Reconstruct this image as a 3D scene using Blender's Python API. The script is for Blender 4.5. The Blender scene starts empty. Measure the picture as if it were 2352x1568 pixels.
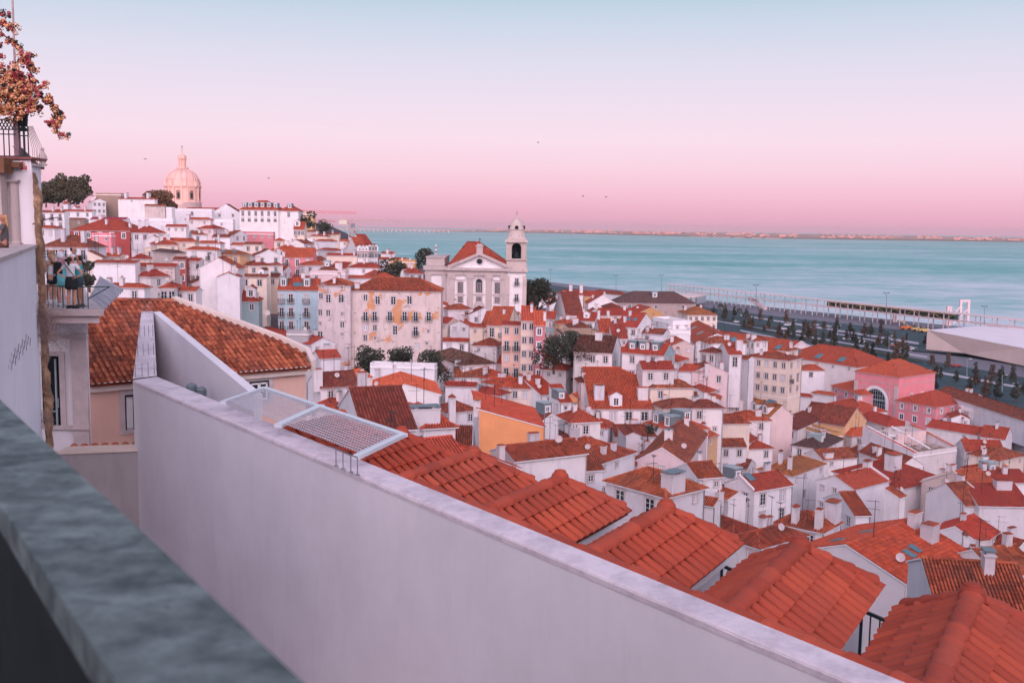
import bpy, bmesh, math, random
from mathutils import Vector, Matrix, Euler
random.seed(7)
C = bpy.context.scene.collection
sc = bpy.context.scene
R_ = math.radians
# ---------------------------------------------------------------- camera
F = 2330.0; CX = 1176.0; CY = 784.0; H = 65.0
PITCH = math.atan(264 / F); ROLL = R_(.83)
cam_d = bpy.data.cameras.new('camera'); cam = bpy.data.objects.new('camera', cam_d); C.objects.link(cam)
MC = Matrix.Rotation(math.pi / 2 - PITCH, 4, 'X') @ Matrix.Rotation(ROLL, 4, 'Z')
cam.matrix_world = Matrix.Translation((0, 0, H)) @ MC
cam_d.sensor_width = 36; cam_d.lens = F / 2352 * 36
cam_d.clip_start = .1; cam_d.clip_end = 40000
cam_d.dof.use_dof = True; cam_d.dof.focus_distance = 40; cam_d.dof.aperture_fstop = 2.2
sc.camera = cam
M3 = MC.to_3x3()
def lin(r, g, b):
    return tuple(((c / 255 / 12.92) if c / 255 <= .04045 else ((c / 255 + .055) / 1.055) ** 2.4) for c in (r, g, b)) + (1,)
# ---------------------------------------------------------------- world: dusk sky
SUN_EL = R_(3.0); SUN_AZ = R_(6.0)          # sun low behind the camera, a little to its right
w = bpy.data.worlds.new('World'); sc.world = w; w.use_nodes = True
nt = w.node_tree; nt.nodes.clear()
def wn(t, **k):
    n = nt.nodes.new(t)
    for a, b in k.items(): setattr(n, a, b)
    return n
out = wn('ShaderNodeOutputWorld'); bgA = wn('ShaderNodeBackground'); bgB = wn('ShaderNodeBackground'); add = wn('ShaderNodeAddShader')
sky = wn('ShaderNodeTexSky', sky_type='NISHITA', sun_disc=False); sky.sun_elevation = SUN_EL; sky.sun_rotation = R_(180) - SUN_AZ
bgB.inputs[1].default_value = .02
tc = wn('ShaderNodeTexCoord'); sp = wn('ShaderNodeSeparateXYZ'); nt.links.new(tc.outputs['Generated'], sp.inputs[0])
rmp = wn('ShaderNodeValToRGB'); nt.links.new(sp.outputs[2], rmp.inputs[0])
E_ = [(0, (222, 164, 192)), (.012, (233, 172, 198)), (.03, (239, 186, 211)), (.055, (242, 203, 224)), (.085, (241, 214, 233)),
      (.12, (230, 214, 234)), (.155, (216, 212, 232)), (.19, (197, 207, 226)), (.23, (166, 196, 214)), (.40, (140, 163, 196)), (1, (112, 126, 168))]
rmp.color_ramp.elements.remove(rmp.color_ramp.elements[1])
for i, (p, c) in enumerate(E_):
    e = rmp.color_ramp.elements[0] if i == 0 else rmp.color_ramp.elements.new(p)
    e.position = p; e.color = tuple(v / 1.30 for v in lin(*c)[:3]) + (1,)
# the western half of the sky (behind the camera) still glows after sunset
mr = wn('ShaderNodeMapRange', interpolation_type='SMOOTHSTEP'); mr.inputs[1].default_value = -.15; mr.inputs[2].default_value = -.95
mr.inputs[3].default_value = 0; mr.inputs[4].default_value = 1; nt.links.new(sp.outputs[1], mr.inputs[0])
mx = wn('ShaderNodeMix', data_type='RGBA'); nt.links.new(mr.outputs[0], mx.inputs[0]); nt.links.new(rmp.outputs[0], mx.inputs[6])
mx.inputs[7].default_value = (3.3, 2.6, 3.0, 1)
nt.links.new(mx.outputs[2], bgA.inputs[0]); bgA.inputs[1].default_value = 1.0
nt.links.new(sky.outputs[0], bgB.inputs[0]); nt.links.new(bgA.outputs[0], add.inputs[0]); nt.links.new(bgB.outputs[0], add.inputs[1])
nt.links.new(add.outputs[0], out.inputs[0])
sd = bpy.data.lights.new('sun', 'SUN'); sun = bpy.data.objects.new('sun', sd); C.objects.link(sun)
sd.energy = 2.3; sd.angle = R_(.5); sd.color = (1, .46, .27)
_sv = Vector((math.sin(SUN_AZ) * math.cos(SUN_EL), -math.cos(SUN_AZ) * math.cos(SUN_EL), math.sin(SUN_EL)))
sun.rotation_euler = _sv.to_track_quat('Z', 'Y').to_euler()
sc.view_settings.view_transform = 'Standard'; sc.view_settings.look = 'None'
sc.view_settings.exposure = 0.40; sc.view_settings.gamma = 1
# ---------------------------------------------------------------- projection helpers (pixel of the 2352 px wide photo -> metres)
def ray(x, y): return M3 @ Vector(((x - CX) / F, -(y - CY) / F, -1))
def atd(x, y, d):
    v = ray(x, y); return Vector((0, 0, H)) + v * (d / v.y)
def atz(x, y, z):
    v = ray(x, y)
    if v.z > -1e-4: return None
    return Vector((0, 0, H)) + v * ((z - H) / v.z)
ZO = {0: (0, 0), 1: (0, 287), 2: (588, 402), 3: (1176, 516.8), 4: (1764, 574.2), 5: (0, 679), 6: (588, 746.5), 7: (1176, 803.9), 8: (1764, 918.8), 9: (1176, 1176), 10: (1764, 1176)}
def Z(zn, p):
    if zn == 0: return p
    o = ZO[zn]; return (o[0] + p[0] * .25, o[1] + p[1] * .25)
DC = [(150, 470, 560), (250, 470, 520), (250, 560, 400), (250, 650, 260), (250, 700, 215), (60, 560, 400), (600, 480, 520), (600, 560, 400), (600, 650, 272), (600, 740, 215), (700, 480, 520),
      (900, 560, 480), (900, 600, 400), (900, 650, 270), (900, 760, 215), (900, 850, 195), (900, 900, 165), (900, 960, 92), (1200, 620, 470), (1200, 740, 262),
      (1200, 850, 232), (1200, 900, 200), (1200, 950, 160), (1200, 1000, 132), (1200, 1060, 108), (1500, 670, 450), (1500, 740, 350), (1500, 800, 300), (1500, 850, 262),
      (1500, 900, 235), (1500, 950, 205), (1500, 1000, 180), (1500, 1050, 155), (1500, 1100, 130), (1500, 1150, 102), (1850, 720, 425), (1850, 780, 380), (1850, 850, 335), (1850, 900, 300),
      (1850, 950, 265), (1850, 1000, 235), (1850, 1050, 208), (1850, 1100, 182), (1850, 1150, 155), (1850, 1200, 126), (1850, 1300, 84), (2200, 870, 350), (2200, 950, 290), (2200, 1000, 252),
      (2200, 1050, 220), (2200, 1100, 190), (2200, 1150, 166), (2200, 1200, 148), (2200, 1250, 126), (2200, 1350, 86)]
def Dm(x, y):
    s = t = 0
    for a, b, d in DC:
        q = 1 / (((x - a) * .45) ** 2 + ((y - b) * 1.6) ** 2 + 300) ** 1.5
        s += q; t += q * math.log(d)
    return math.exp(t / s)
# ---------------------------------------------------------------- mesh builder
class MB:
    def __init__(s): s.v = []; s.f = []; s.m = []; s.uv = []; s.has = False
    def add(s, vs, fs, mi=0, uvs=None):
        o = len(s.v); s.v.extend(vs)
        for k, f in enumerate(fs):
            s.f.append(tuple(i + o for i in f)); s.m.append(mi)
            if uvs: s.uv.extend(uvs[k]); s.has = True
            else: s.uv.extend([(0, 0)] * len(f))
    def poly(s, pts, mi=0, uv=None): s.add([tuple(p) for p in pts], [tuple(range(len(pts)))], mi, [uv] if uv else None)
    def hexa(s, b, t, mi=0):           # bottom 4, top 4 (same winding, counter-clockwise from above)
        s.add([tuple(p) for p in b] + [tuple(p) for p in t], [(3, 2, 1, 0), (4, 5, 6, 7), (0, 1, 5, 4), (1, 2, 6, 5), (2, 3, 7, 6), (3, 0, 4, 7)], mi)
    def box(s, c, size, rz=0, mi=0, taper=1):
        x, y, z = size[0] / 2, size[1] / 2, size[2]
        cs, sn = math.cos(rz), math.sin(rz)
        def q(a, b, h): return (c[0] + a * cs - b * sn, c[1] + a * sn + b * cs, c[2] + h)
        s.hexa([q(-x, -y, 0), q(x, -y, 0), q(x, y, 0), q(-x, y, 0)], [q(-x * taper, -y * taper, z), q(x * taper, -y * taper, z), q(x * taper, y * taper, z), q(-x * taper, y * taper, z)], mi)
    def tube(s, p, q, r, r2=None, n=6, mi=0, cap=True):
        p = Vector(p); q = Vector(q); r2 = r if r2 is None else r2
        d = (q - p)
        if d.length < 1e-6: return
        d.normalize(); a = d.orthogonal().normalized(); b = d.cross(a)
        vs = []
        for (c, rr) in ((p, r), (q, r2)):
            for i in range(n):
                t = 2 * math.pi * i / n; vs.append(tuple(c + (a * math.cos(t) + b * math.sin(t)) * rr))
        fs = [(i, (i + 1) % n, n + (i + 1) % n, n + i) for i in range(n)]
        if cap: fs += [tuple(reversed(range(n))), tuple(range(n, 2 * n))]
        s.add(vs, fs, mi)
    def path(s, pts, r, r2=None, n=5, mi=0):
        r2 = r if r2 is None else r2; k = len(pts) - 1
        for i in range(k): s.tube(pts[i], pts[i + 1], r + (r2 - r) * i / k, r + (r2 - r) * (i + 1) / k, n, mi)
    def lathe(s, c, prof, n=32, mi=0, a0=0, a1=2 * math.pi):
        vs = []; full = abs(a1 - a0 - 2 * math.pi) < 1e-6; m = n if full else n + 1
        for r, z in prof:
            for i in range(m):
                t = a0 + (a1 - a0) * i / n; vs.append((c[0] + r * math.cos(t), c[1] + r * math.sin(t), c[2] + z))
        fs = []
        for j in range(len(prof) - 1):
            for i in range(n):
                i2 = (i + 1) % m; fs.append((j * m + i, j * m + i2, (j + 1) * m + i2, (j + 1) * m + i))
        s.add(vs, fs, mi)
    def build(s, name, mats, parent=None, smooth=False, origin=None):
        o = Vector(origin) if origin is not None else (parent_loc(parent) if parent else Vector((0, 0, 0)))
        me = bpy.data.meshes.new(name)
        me.from_pydata([(a - o.x, b - o.y, c - o.z) for a, b, c in s.v], [], s.f)
        if not isinstance(mats, (list, tuple)): mats = [mats]
        for m in mats: me.materials.append(m)
        me.polygons.foreach_set('material_index', s.m)
        if s.has:
            ul = me.uv_layers.new(name='UVMap'); flat = [c for u in s.uv for c in u]; ul.data.foreach_set('uv', flat)
        if smooth: me.polygons.foreach_set('use_smooth', [True] * len(me.polygons))
        me.update()
        ob = bpy.data.objects.new(name, me); C.objects.link(ob)
        if parent: ob.parent = parent
        elif origin is not None: ob.location = o
        return ob
_loc = {}
def parent_loc(p):
    v = Vector((0, 0, 0))
    while p is not None: v += p.location; p = p.parent
    return v
def thing(name, label, cat, loc, group=None):
    o = bpy.data.objects.new(name, None); C.objects.link(o); o.location = loc
    o['label'] = label; o['category'] = cat
    if group: o['group'] = group
    o.empty_display_size = .5
    return o
def tag(o, label, cat, group=None):
    o['label'] = label; o['category'] = cat
    if group: o['group'] = group
    return o
def struct(o, kind='structure'): o['kind'] = kind; return o
def rebase(o):                        # move a top-level mesh's origin to the foot of the mesh
    me = o.data; xs = [v.co for v in me.vertices]
    c = Vector(((min(v.x for v in xs) + max(v.x for v in xs)) / 2, (min(v.y for v in xs) + max(v.y for v in xs)) / 2, min(v.z for v in xs)))
    me.transform(Matrix.Translation(-c)); o.location = o.location + c
    return o
# ---------------------------------------------------------------- materials
class NB:
    def __init__(s, name):
        s.mat = bpy.data.materials.new(name); s.mat.use_nodes = True; s.nt = s.mat.node_tree
        s.b = s.nt.nodes['Principled BSDF']
    def n(s, t, **k):
        x = s.nt.nodes.new(t)
        for a, b in k.items(): setattr(x, a, b)
        return x
    def l(s, a, b): s.nt.links.new(a, b)
    def noise(s, scale, vec=None, detail=4, rough=.6):
        x = s.n('ShaderNodeTexNoise'); x.inputs['Scale'].default_value = scale; x.inputs['Detail'].default_value = detail; x.inputs['Roughness'].default_value = rough
        if vec: s.l(vec, x.inputs['Vector'])
        return x
    def ramp(s, src, stops):
        r = s.n('ShaderNodeValToRGB'); s.l(src, r.inputs[0]); el = r.color_ramp.elements
        el[0].position = stops[0][0]; el[0].color = stops[0][1]; el[1].position = stops[-1][0]; el[1].color = stops[-1][1]
        for p, c in stops[1:-1]: e = el.new(p); e.color = c
        return r
    def mix(s, f, a, b, mode='MIX'):
        m = s.n('ShaderNodeMix', data_type='RGBA', blend_type=mode)
        for k, x in ((0, f), (6, a), (7, b)):
            if hasattr(x, 'default_value') or hasattr(x, 'links'): s.l(x, m.inputs[k])
            else: m.inputs[k].default_value = x
        return m.outputs[2]
    def bump(s, src, dist=.02, strength=.6):
        b = s.n('ShaderNodeBump'); b.inputs['Distance'].default_value = dist; b.inputs['Strength'].default_value = strength
        s.l(src, b.inputs['Height']); s.l(b.outputs[0], s.b.inputs['Normal'])
    def math(s, op, a, b=None):
        m = s.n('ShaderNodeMath', operation=op)
        for k, x in ((0, a), (1, b)):
            if x is None: continue
            if isinstance(x, (int, float)): m.inputs[k].default_value = x
            else: s.l(x, m.inputs[k])
        return m.outputs[0]
def g1(v): return (v, v, v, 1)
def plain(name, col, rough=.6, metal=0, var=.12, scale=3.0, bump=0):
    m = NB(name); geo = m.n('ShaderNodeNewGeometry'); n = m.noise(scale, geo.outputs['Position'])
    r = m.ramp(n.outputs[0], [(.3, tuple(c * (1 - var) for c in col[:3]) + (1,)), (.7, tuple(min(1, c * (1 + var)) for c in col[:3]) + (1,))])
    m.l(r.outputs[0], m.b.inputs['Base Color']); m.b.inputs['Roughness'].default_value = rough; m.b.inputs['Metallic'].default_value = metal
    m.b.inputs['Specular IOR Level'].default_value = .25
    if bump: m.bump(n.outputs[0], bump)
    return m.mat
def plaster(name, col, dirt=.35, peel=None, streak=True):
    m = NB(name); geo = m.n('ShaderNodeNewGeometry'); P = geo.outputs['Position']
    n1 = m.noise(.35, P, 5); n2 = m.noise(2.2, P, 6, .7)
    mp = m.n('ShaderNodeMapping'); m.l(P, mp.inputs[0]); mp.inputs['Scale'].default_value = (.9, .9, .22)
    n3 = m.noise(1.3, mp.outputs[0], 5, .65)
    base = m.mix(m.ramp(n1.outputs[0], [(.35, g1(0)), (.7, g1(1))]).outputs[0], tuple(c * 1.0 for c in col[:3]) + (1,), tuple(c * .88 for c in col[:3]) + (1,))
    grime = (.23, .21, .22, 1)
    a = m.ramp(n3.outputs[0], [(.52, g1(0)), (.80, g1(dirt))]).outputs[0]
    c1 = m.mix(a, base, grime)
    b = m.ramp(n2.outputs[0], [(.58, g1(0)), (.78, g1(dirt * .7))]).outputs[0]
    c2 = m.mix(b, c1, (.32, .28, .27, 1))
    if peel:
        n4 = m.noise(.22, P, 8, .62); c2 = m.mix(m.ramp(n4.outputs[0], [(peel[0], g1(0)), (peel[0] + .02, g1(1))]).outputs[0], c2, peel[1])
        n5 = m.noise(.6, P, 8, .65); c2 = m.mix(m.ramp(n5.outputs[0], [(peel[0] + .05, g1(0)), (peel[0] + .07, g1(.8))]).outputs[0], c2, (.36, .30, .28, 1))
    oi = m.n('ShaderNodeObjectInfo'); c2 = m.mix(m.ramp(oi.outputs['Random'], [(0, (.86, .84, .85, 1)), (.35, (1, 1, 1, 1)), (.7, (1, .965, .93, 1)), (1, (.93, .92, .95, 1))]).outputs[0], c2, c2) if False else m.mix(1.0, c2, m.ramp(oi.outputs['Random'], [(0, (.87, .85, .86, 1)), (.35, (1, 1, 1, 1)), (.7, (1, .96, .92, 1)), (1, (.92, .92, .96, 1))]).outputs[0], 'MULTIPLY')
    m.l(c2, m.b.inputs['Base Color']); m.b.inputs['Roughness'].default_value = .85; m.b.inputs['Specular IOR Level'].default_value = .15
    m.bump(n2.outputs[0], .03, .5)
    return m.mat
def tilemat(name, col, var=.25, grime=.35, moss=(.10, .075, .06, 1), geo=False, pu=.36, pv=.55, ov=.34):
    m = NB(name); uv = m.n('ShaderNodeUVMap'); sp = m.n('ShaderNodeSeparateXYZ'); m.l(uv.outputs[0], sp.inputs[0])
    gp = m.n('ShaderNodeNewGeometry').outputs['Position']; oi = m.n('ShaderNodeObjectInfo')
    cu = m.math('DIVIDE', sp.outputs[0], pu); cv = m.math('DIVIDE', sp.outputs[1], pv)
    cb = m.n('ShaderNodeCombineXYZ'); m.l(m.math('FLOOR', cu), cb.inputs[0]); m.l(m.math('FLOOR', cv), cb.inputs[1]); m.l(oi.outputs['Random'], cb.inputs[2])
    wn_ = m.n('ShaderNodeTexWhiteNoise', noise_dimensions='3D'); m.l(cb.outputs[0], wn_.inputs[0])
    lo = tuple(c * (1 - var) for c in col[:3]) + (1,); hi = (min(1, col[0] * (1 + var * .8)), min(1, col[1] * (1 + var * 1.3)), min(1, col[2] * (1 + var)), 1)
    r = m.ramp(wn_.outputs[0], [(0, lo), (.5, tuple(col[:3]) + (1,)), (1, hi)])
    n1 = m.noise(.5, gp, 6, .65); n2 = m.noise(3.2, gp, 5, .7)
    c1 = m.mix(m.ramp(n1.outputs[0], [(.42, g1(0)), (.72, g1(grime))]).outputs[0], r.outputs[0], moss)
    c2 = m.mix(m.ramp(n2.outputs[0], [(.55, g1(0)), (.78, g1(grime * .55))]).outputs[0], c1, tuple(c * .8 for c in moss[:3]) + (1,))
    hsv = m.n('ShaderNodeHueSaturation'); m.l(c2, hsv.inputs['Color'])
    m.l(m.math('ADD', m.math('MULTIPLY', oi.outputs['Random'], ov), .97 - ov / 2), hsv.inputs['Value'])
    m.l(m.math('ADD', m.math('MULTIPLY', oi.outputs['Random'], ov * .035), .5 - ov * .0175), hsv.inputs['Hue'])
    hsv.inputs['Saturation'].default_value = 1.0
    c3 = hsv.outputs[0]
    if not geo:
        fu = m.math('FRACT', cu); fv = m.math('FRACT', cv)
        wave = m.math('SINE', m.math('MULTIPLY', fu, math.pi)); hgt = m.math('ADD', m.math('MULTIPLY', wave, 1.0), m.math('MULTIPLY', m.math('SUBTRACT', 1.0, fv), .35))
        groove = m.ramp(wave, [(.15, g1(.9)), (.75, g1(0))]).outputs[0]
        c3 = m.mix(groove, c3, (.075, .035, .03, 1))  # channel dirt plus valley shade between the covers, painted as dark lines
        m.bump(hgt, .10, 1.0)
    else:
        m.bump(n2.outputs[0], .01, .5)
    m.l(c3, m.b.inputs['Base Color']); m.b.inputs['Roughness'].default_value = .75; m.b.inputs['Specular IOR Level'].default_value = .2
    return m.mat
M = {}
M['white'] = plaster('white_plaster', (.79, .77, .80), .36)
M['clean'] = plaster('clean_white_plaster', (.81, .79, .82), .18)
M['white2'] = plaster('worn_white_plaster', (.70, .67, .70), .60)
M['cream'] = plaster('cream_plaster', (.80, .68, .59), .25)
M['peach'] = plaster('peach_plaster', (.88, .57, .46), .12)
M['pinkw'] = plaster('pale_pink_plaster', (.78, .62, .62), .25)
M['orange'] = plaster('orange_plaster', (.84, .37, .17), .15)
M['ochre'] = plaster('ochre_plaster', (.60, .34, .15), .4)
M['yellow'] = plaster('yellow_plaster', (.78, .50, .29), .25)
M['pink'] = plaster('pink_plaster', (.80, .30, .34), .15)
M['rose'] = plaster('rose_plaster', (.66, .25, .28), .15)
M['redw'] = plaster('red_plaster', (.40, .085, .08), .3)
M['blue'] = plaster('pale_blue_plaster', (.50, .69, .77), .2)
M['teal'] = plaster('grey_teal_plaster', (.33, .47, .50), .3)
M['stain'] = plaster('stained_plaster', (.64, .54, .52), .8)
M['brown'] = plaster('brown_render', (.34, .25, .20), .8)
M['grey'] = plaster('grey_render', (.42, .41, .43), .5)
M['derelict'] = plaster('peeling_plaster', (.68, .60, .60), .55, peel=(.565, (.60, .31, .17, 1)))
M['ruin'] = plaster('weathered_warehouse_plaster', (.42, .35, .34), .95, peel=(.58, (.24, .15, .12, 1)))
M['stone'] = plaster('pale_limestone', (.56, .48, .46), .7)
M['dome'] = plaster('dome_limestone', (.57, .41, .40), .45)
M['trim'] = plain('stone_trim', (.55, .47, .47, 1), .7)
M['paint'] = plain('white_paint', (.82, .80, .82, 1), .5, var=.04)
TC = {'red': ((.52, .085, .044), .22, .35), 'bright': ((.60, .10, .055), .16, .2), 'old': ((.40, .085, .044), .40, .62), 'brown': ((.29, .065, .042), .38, .6), 'gold': ((.42, .13, .05), .3, .5),
      'slate': ((.13, .072, .07), .3, .5), 'burnt': ((.11, .045, .035), .9, .75), 'magenta': ((.36, .035, .09), .05, .3)}
for k, (c, v, g) in TC.items():
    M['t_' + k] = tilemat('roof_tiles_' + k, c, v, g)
    M['g_' + k] = tilemat('clay_tiles_' + k, c, v, g, geo=True)
M['pan'] = plain('dirty_shaded_pan_tiles', (.15, .042, .032, 1), .9, var=.35, scale=1.5)  # pan dirt plus the gap shade between covers, put into one colour
M['zinc'] = plain('zinc_sheet', (.17, .22, .24, 1), .5, .2, .15)
M['zincl'] = plain('pale_zinc_sheet', (.36, .44, .47, 1), .45, .2, .15)
M['iron'] = plain('dark_iron', (.02, .035, .04, 1), .5)
M['steel'] = plain('galvanised_steel', (.25, .26, .28, 1), .45, .5)
M['asph'] = plain('asphalt', (.042, .072, .08, 1), .85, var=.2, scale=.2)
M['pave'] = plain('pale_paving', (.40, .38, .42, 1), .8, var=.15, scale=.3)
M['pave2'] = plain('grey_paving', (.17, .17, .20, 1), .8, var=.15, scale=.3)
M['soil'] = plain('alley_ground', (.09, .075, .08, 1), .9, var=.3, scale=.2)
M['bark'] = plain('bark', (.10, .065, .05, 1), .9)
M['crred'] = plain('mast_red', (.45, .05, .05, 1), .6)
M['curtain'] = plain('pale_curtain', (.45, .46, .50, 1), .7, var=.2)
M['dark'] = plain('dark_interior', (.012, .016, .02, 1), .8)
def glass(name, col, rough=.12):
    m = NB(name); m.b.inputs['Base Color'].default_value = col; m.b.inputs['Roughness'].default_value = rough; m.b.inputs['Specular IOR Level'].default_value = .5
    n = m.noise(.6, m.n('ShaderNodeNewGeometry').outputs['Position']); m.bump(n.outputs[0], .01, .4)
    return m.mat
M['glass'] = glass('window_glass', (.022, .035, .045, 1))
M['glass2'] = glass('skylight_glass', (.10, .20, .24, 1), .08)
def leafmat(name, a, b):
    m = NB(name); oi = m.n('ShaderNodeNewGeometry'); n = m.noise(1.4, oi.outputs['Position'], 3)
    wn_ = m.n('ShaderNodeTexWhiteNoise', noise_dimensions='1D'); m.l(oi.outputs['Random Per Island'], wn_.inputs['W'])
    c = m.mix(m.math('MULTIPLY', m.math('ADD', n.outputs[0], wn_.outputs[0]), .5), a, b)
    m.l(c, m.b.inputs['Base Color']); m.b.inputs['Roughness'].default_value = .7; m.b.inputs['Specular IOR Level'].default_value = .15
    return m.mat
M['leaf'] = leafmat('dark_foliage', (.022, .036, .034, 1), (.085, .085, .055, 1))
M['leafb'] = leafmat('brown_green_foliage', (.05, .045, .035, 1), (.17, .10, .065, 1))
M['flower'] = leafmat('orange_bracts', (.80, .30, .12, 1), (.95, .62, .36, 1))
M['flower2'] = leafmat('magenta_bracts', (.36, .05, .09, 1), (.66, .16, .16, 1))
M['dry'] = leafmat('dry_weeds', (.22, .15, .13, 1), (.45, .33, .30, 1))
# ---------------------------------------------------------------- windows (built once per kind, then copied)
WSZ = {'w': (1.0, 1.45), 'f': (1.1, 2.15), 's': (.7, .8), 'b': (1.3, 1.7), 'm': (1.15, 1.9)}
_wm = {}
def win_meshes(kind, near, fr='trim', dark=False):
    k = (kind, near, fr, dark)
    if k in _wm: return _wm[k]
    W, Hh = WSZ[kind]; a = MB(); t = .15
    for x in (-1, 1): a.box((x * (W / 2 + t / 2), -.04, -t), (t, .12, Hh + 2 * t))
    a.box((0, -.05, -t), (W, .14, t)); a.box((0, -.05, Hh), (W, .14, t)); a.box((0, -.07, Hh + t), (W + .5, .18, .07))
    p = MB(); p.poly([(-W / 2, -.012, 0), (W / 2, -.012, 0), (W / 2, -.012, Hh), (-W / 2, -.012, Hh)])
    s = MB()
    for x in (-1, 1): s.box((x * (W / 2 - .035), -.03, 0), (.07, .03, Hh))
    s.box((0, -.03, 0), (W - .14, .03, .07)); s.box((0, -.03, Hh - .07), (W - .14, .03, .07)); s.box((0, -.032, .07), (.09, .03, Hh - .14))
    nz = 3 if Hh > 1.2 else 2
    for i in range(1, nz): s.box((0, -.028, Hh * i / nz), (W - .14, .02, .035))
    def me(mb, n, m):
        o = mb.build(n, m); d = o.data; bpy.data.objects.remove(o); return d
    def join(dst, src, mi): dst.add(src.v, src.f, mi)
    fr_ = MB(); join(fr_, a, 0)
    if not dark: join(fr_, s, 1)
    fl = MB(); join(fl, a, 0); join(fl, s, 1); join(fl, p, 2)
    _wm[k] = (me(fr_, 'window', [M[fr], M['paint']]), me(p, 'pane', M['dark'] if dark else M['glass']), me(fl, 'window', [M[fr], M['paint'], M['glass']]), me(p, 'pane', M['curtain']))
    return _wm[k]
def rail_mesh(W=1.7, D=.55, h=1.0, slab=True, n=12):
    a = MB()
    if slab: a.box((0, -D / 2, -.12), (W, D, .12), mi=1)
    a.box((0, -D + .03, h), (W, .05, .05)); a.box((-W / 2 + .03, -D / 2, h), (.05, D, .05)); a.box((W / 2 - .03, -D / 2, h), (.05, D, .05))
    a.box((0, -D + .03, .08), (W, .03, .03))
    for i in range(n + 1): a.box((-W / 2 + .03 + (W - .06) * i / n, -D + .03, 0), (.028, .028, h))
    for x in (-1, 1):
        for k in range(1, 4): a.box((x * (W / 2 - .03), -D + .03 + k * D / 4, 0), (.028, .028, h))
    o = a.build('balcony', [M['iron'], M['trim']]); d = o.data; bpy.data.objects.remove(o); return d
_rail = rail_mesh()
def link(name, me, parent, mat):
    o = bpy.data.objects.new(name, me); C.objects.link(o); o.parent = parent; o.matrix_local = mat; return o
def put_window(root, pos, outdir, kind, dist, fr='trim', balc=False, dark=False, flat=None):
    """window facing outdir (2d) with its sill centre at pos"""
    ang = math.atan2(outdir[1], outdir[0]) + math.pi / 2
    if flat is None: flat = dist > 300
    fm, pm, sm, cm = win_meshes(kind, dist < 200, fr, dark)
    mt = Matrix.Translation(Vector(pos) - parent_loc(root)) @ Matrix.Rotation(ang, 4, 'Z')
    f = link('window', sm if flat else fm, root, mt)
    if not flat: link('pane', cm if (random.random() < .2 and not dark) else pm, f, Matrix.Identity(4))
    if balc: link('balcony', _rail, root, mt)
    return f
_ch = {}
def chimney_mesh(w, d, h, cap):
    k = (round(w, 1), round(d, 1), round(h, 1), cap)
    if k in _ch: return _ch[k]
    a = MB(); a.box((0, 0, -1.2), (w, d, h + 1.2))
    a.box((0, 0, h), (w + .16, d + .16, .09))
    if cap == 0:
        for x in (-1, 1): a.box((x * w * .3, 0, h + .09), (w * .16, d * .7, .22))
        a.box((0, 0, h + .31), (w + .12, d + .12, .07), mi=1)
    elif cap == 1:
        for x in (-1, 1):
            for y in (-1, 1): a.box((x * w * .38, y * d * .36, h + .09), (.1, .1, .2))
        a.box((0, 0, h + .29), (w + .2, d + .2, .34), mi=2, taper=.15)
    elif cap == 2:
        for x in (-.28, .28): a.tube((x * w, 0, h + .09), (x * w, 0, h + .45), .1, .08, 8, mi=2)
    else:
        a.box((0, 0, h + .09), (w + .05, d + .05, .12), mi=2, taper=.85)
    o = a.build('chimney', [M['white2'], M['zinc'], M['g_old']]); _ch[k] = o.data; bpy.data.objects.remove(o); return _ch[k]
_sk = None
def skylight_mesh():
    global _sk
    if _sk: return _sk
    a = MB()
    for x in (-1, 1): a.box((x * .47, 0, 0), (.09, 1.4, .13))
    for y in (-1, 1): a.box((0, y * .66, 0), (.85, .09, .13))
    a.box((0, 0, 0), (.85, 1.22, .09), mi=1)
    o = a.build('skylight', [M['zinc'], M['glass2']]); _sk = o.data; bpy.data.objects.remove(o); return _sk
# ---------------------------------------------------------------- clay tiles as real half-round covers
def tile_face(mb, org, ud, vd, poly, pu=.22, pv=.40, r=.082, lift=.02, mi=0, jit=.006, seg=4):
    """poly: list of (u,v) in metres in the slope's plane; covers run along v"""
    nd = ud.cross(vd).normalized()
    us = [p[0] for p in poly]; n0 = math.ceil(min(us) / pu - .5); n1 = math.floor(max(us) / pu - .5)
    for k in range(n0, n1 + 1):
        u = (k + .5) * pu; ys = []
        for i in range(len(poly)):
            (x0, y0), (x1, y1) = poly[i], poly[(i + 1) % len(poly)]
            if (x0 - u) * (x1 - u) < 0: ys.append(y0 + (y1 - y0) * (u - x0) / (x1 - x0))
        if len(ys) < 2: continue
        v0, v1 = min(ys), max(ys); v0 -= .04; nrow = max(1, int(math.ceil((v1 - v0) / pv)))
        for j in range(nrow):
            a = v0 + j * pv; b = min(a + pv + .05, v1 + .03)
            if b - a < .06: continue
            ju = random.uniform(-jit, jit); jl = random.uniform(0, jit)
            vs = []; uvs_ = []
            for (vv, rr, lf) in ((a, r, lift + .022 + jl), (b, r * .80, lift + jl - .006)):
                for s in range(seg + 1):
                    t = math.pi * s / seg
                    p = org + ud * (u + ju + rr * math.cos(t)) + vd * vv + nd * (lf + rr * .85 * math.sin(t))
                    vs.append(tuple(p))
            fs = [(s, s + 1, seg + 2 + s, seg + 1 + s) for s in range(seg)] + [tuple(range(seg, -1, -1))]
            cu = (k + .5) * pu; cv = (j + .5) * pv + 200
            mb.add(vs, fs, mi, [[(cu, cv)] * 4] * seg + [[(cu, cv)] * (seg + 1)])
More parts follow.
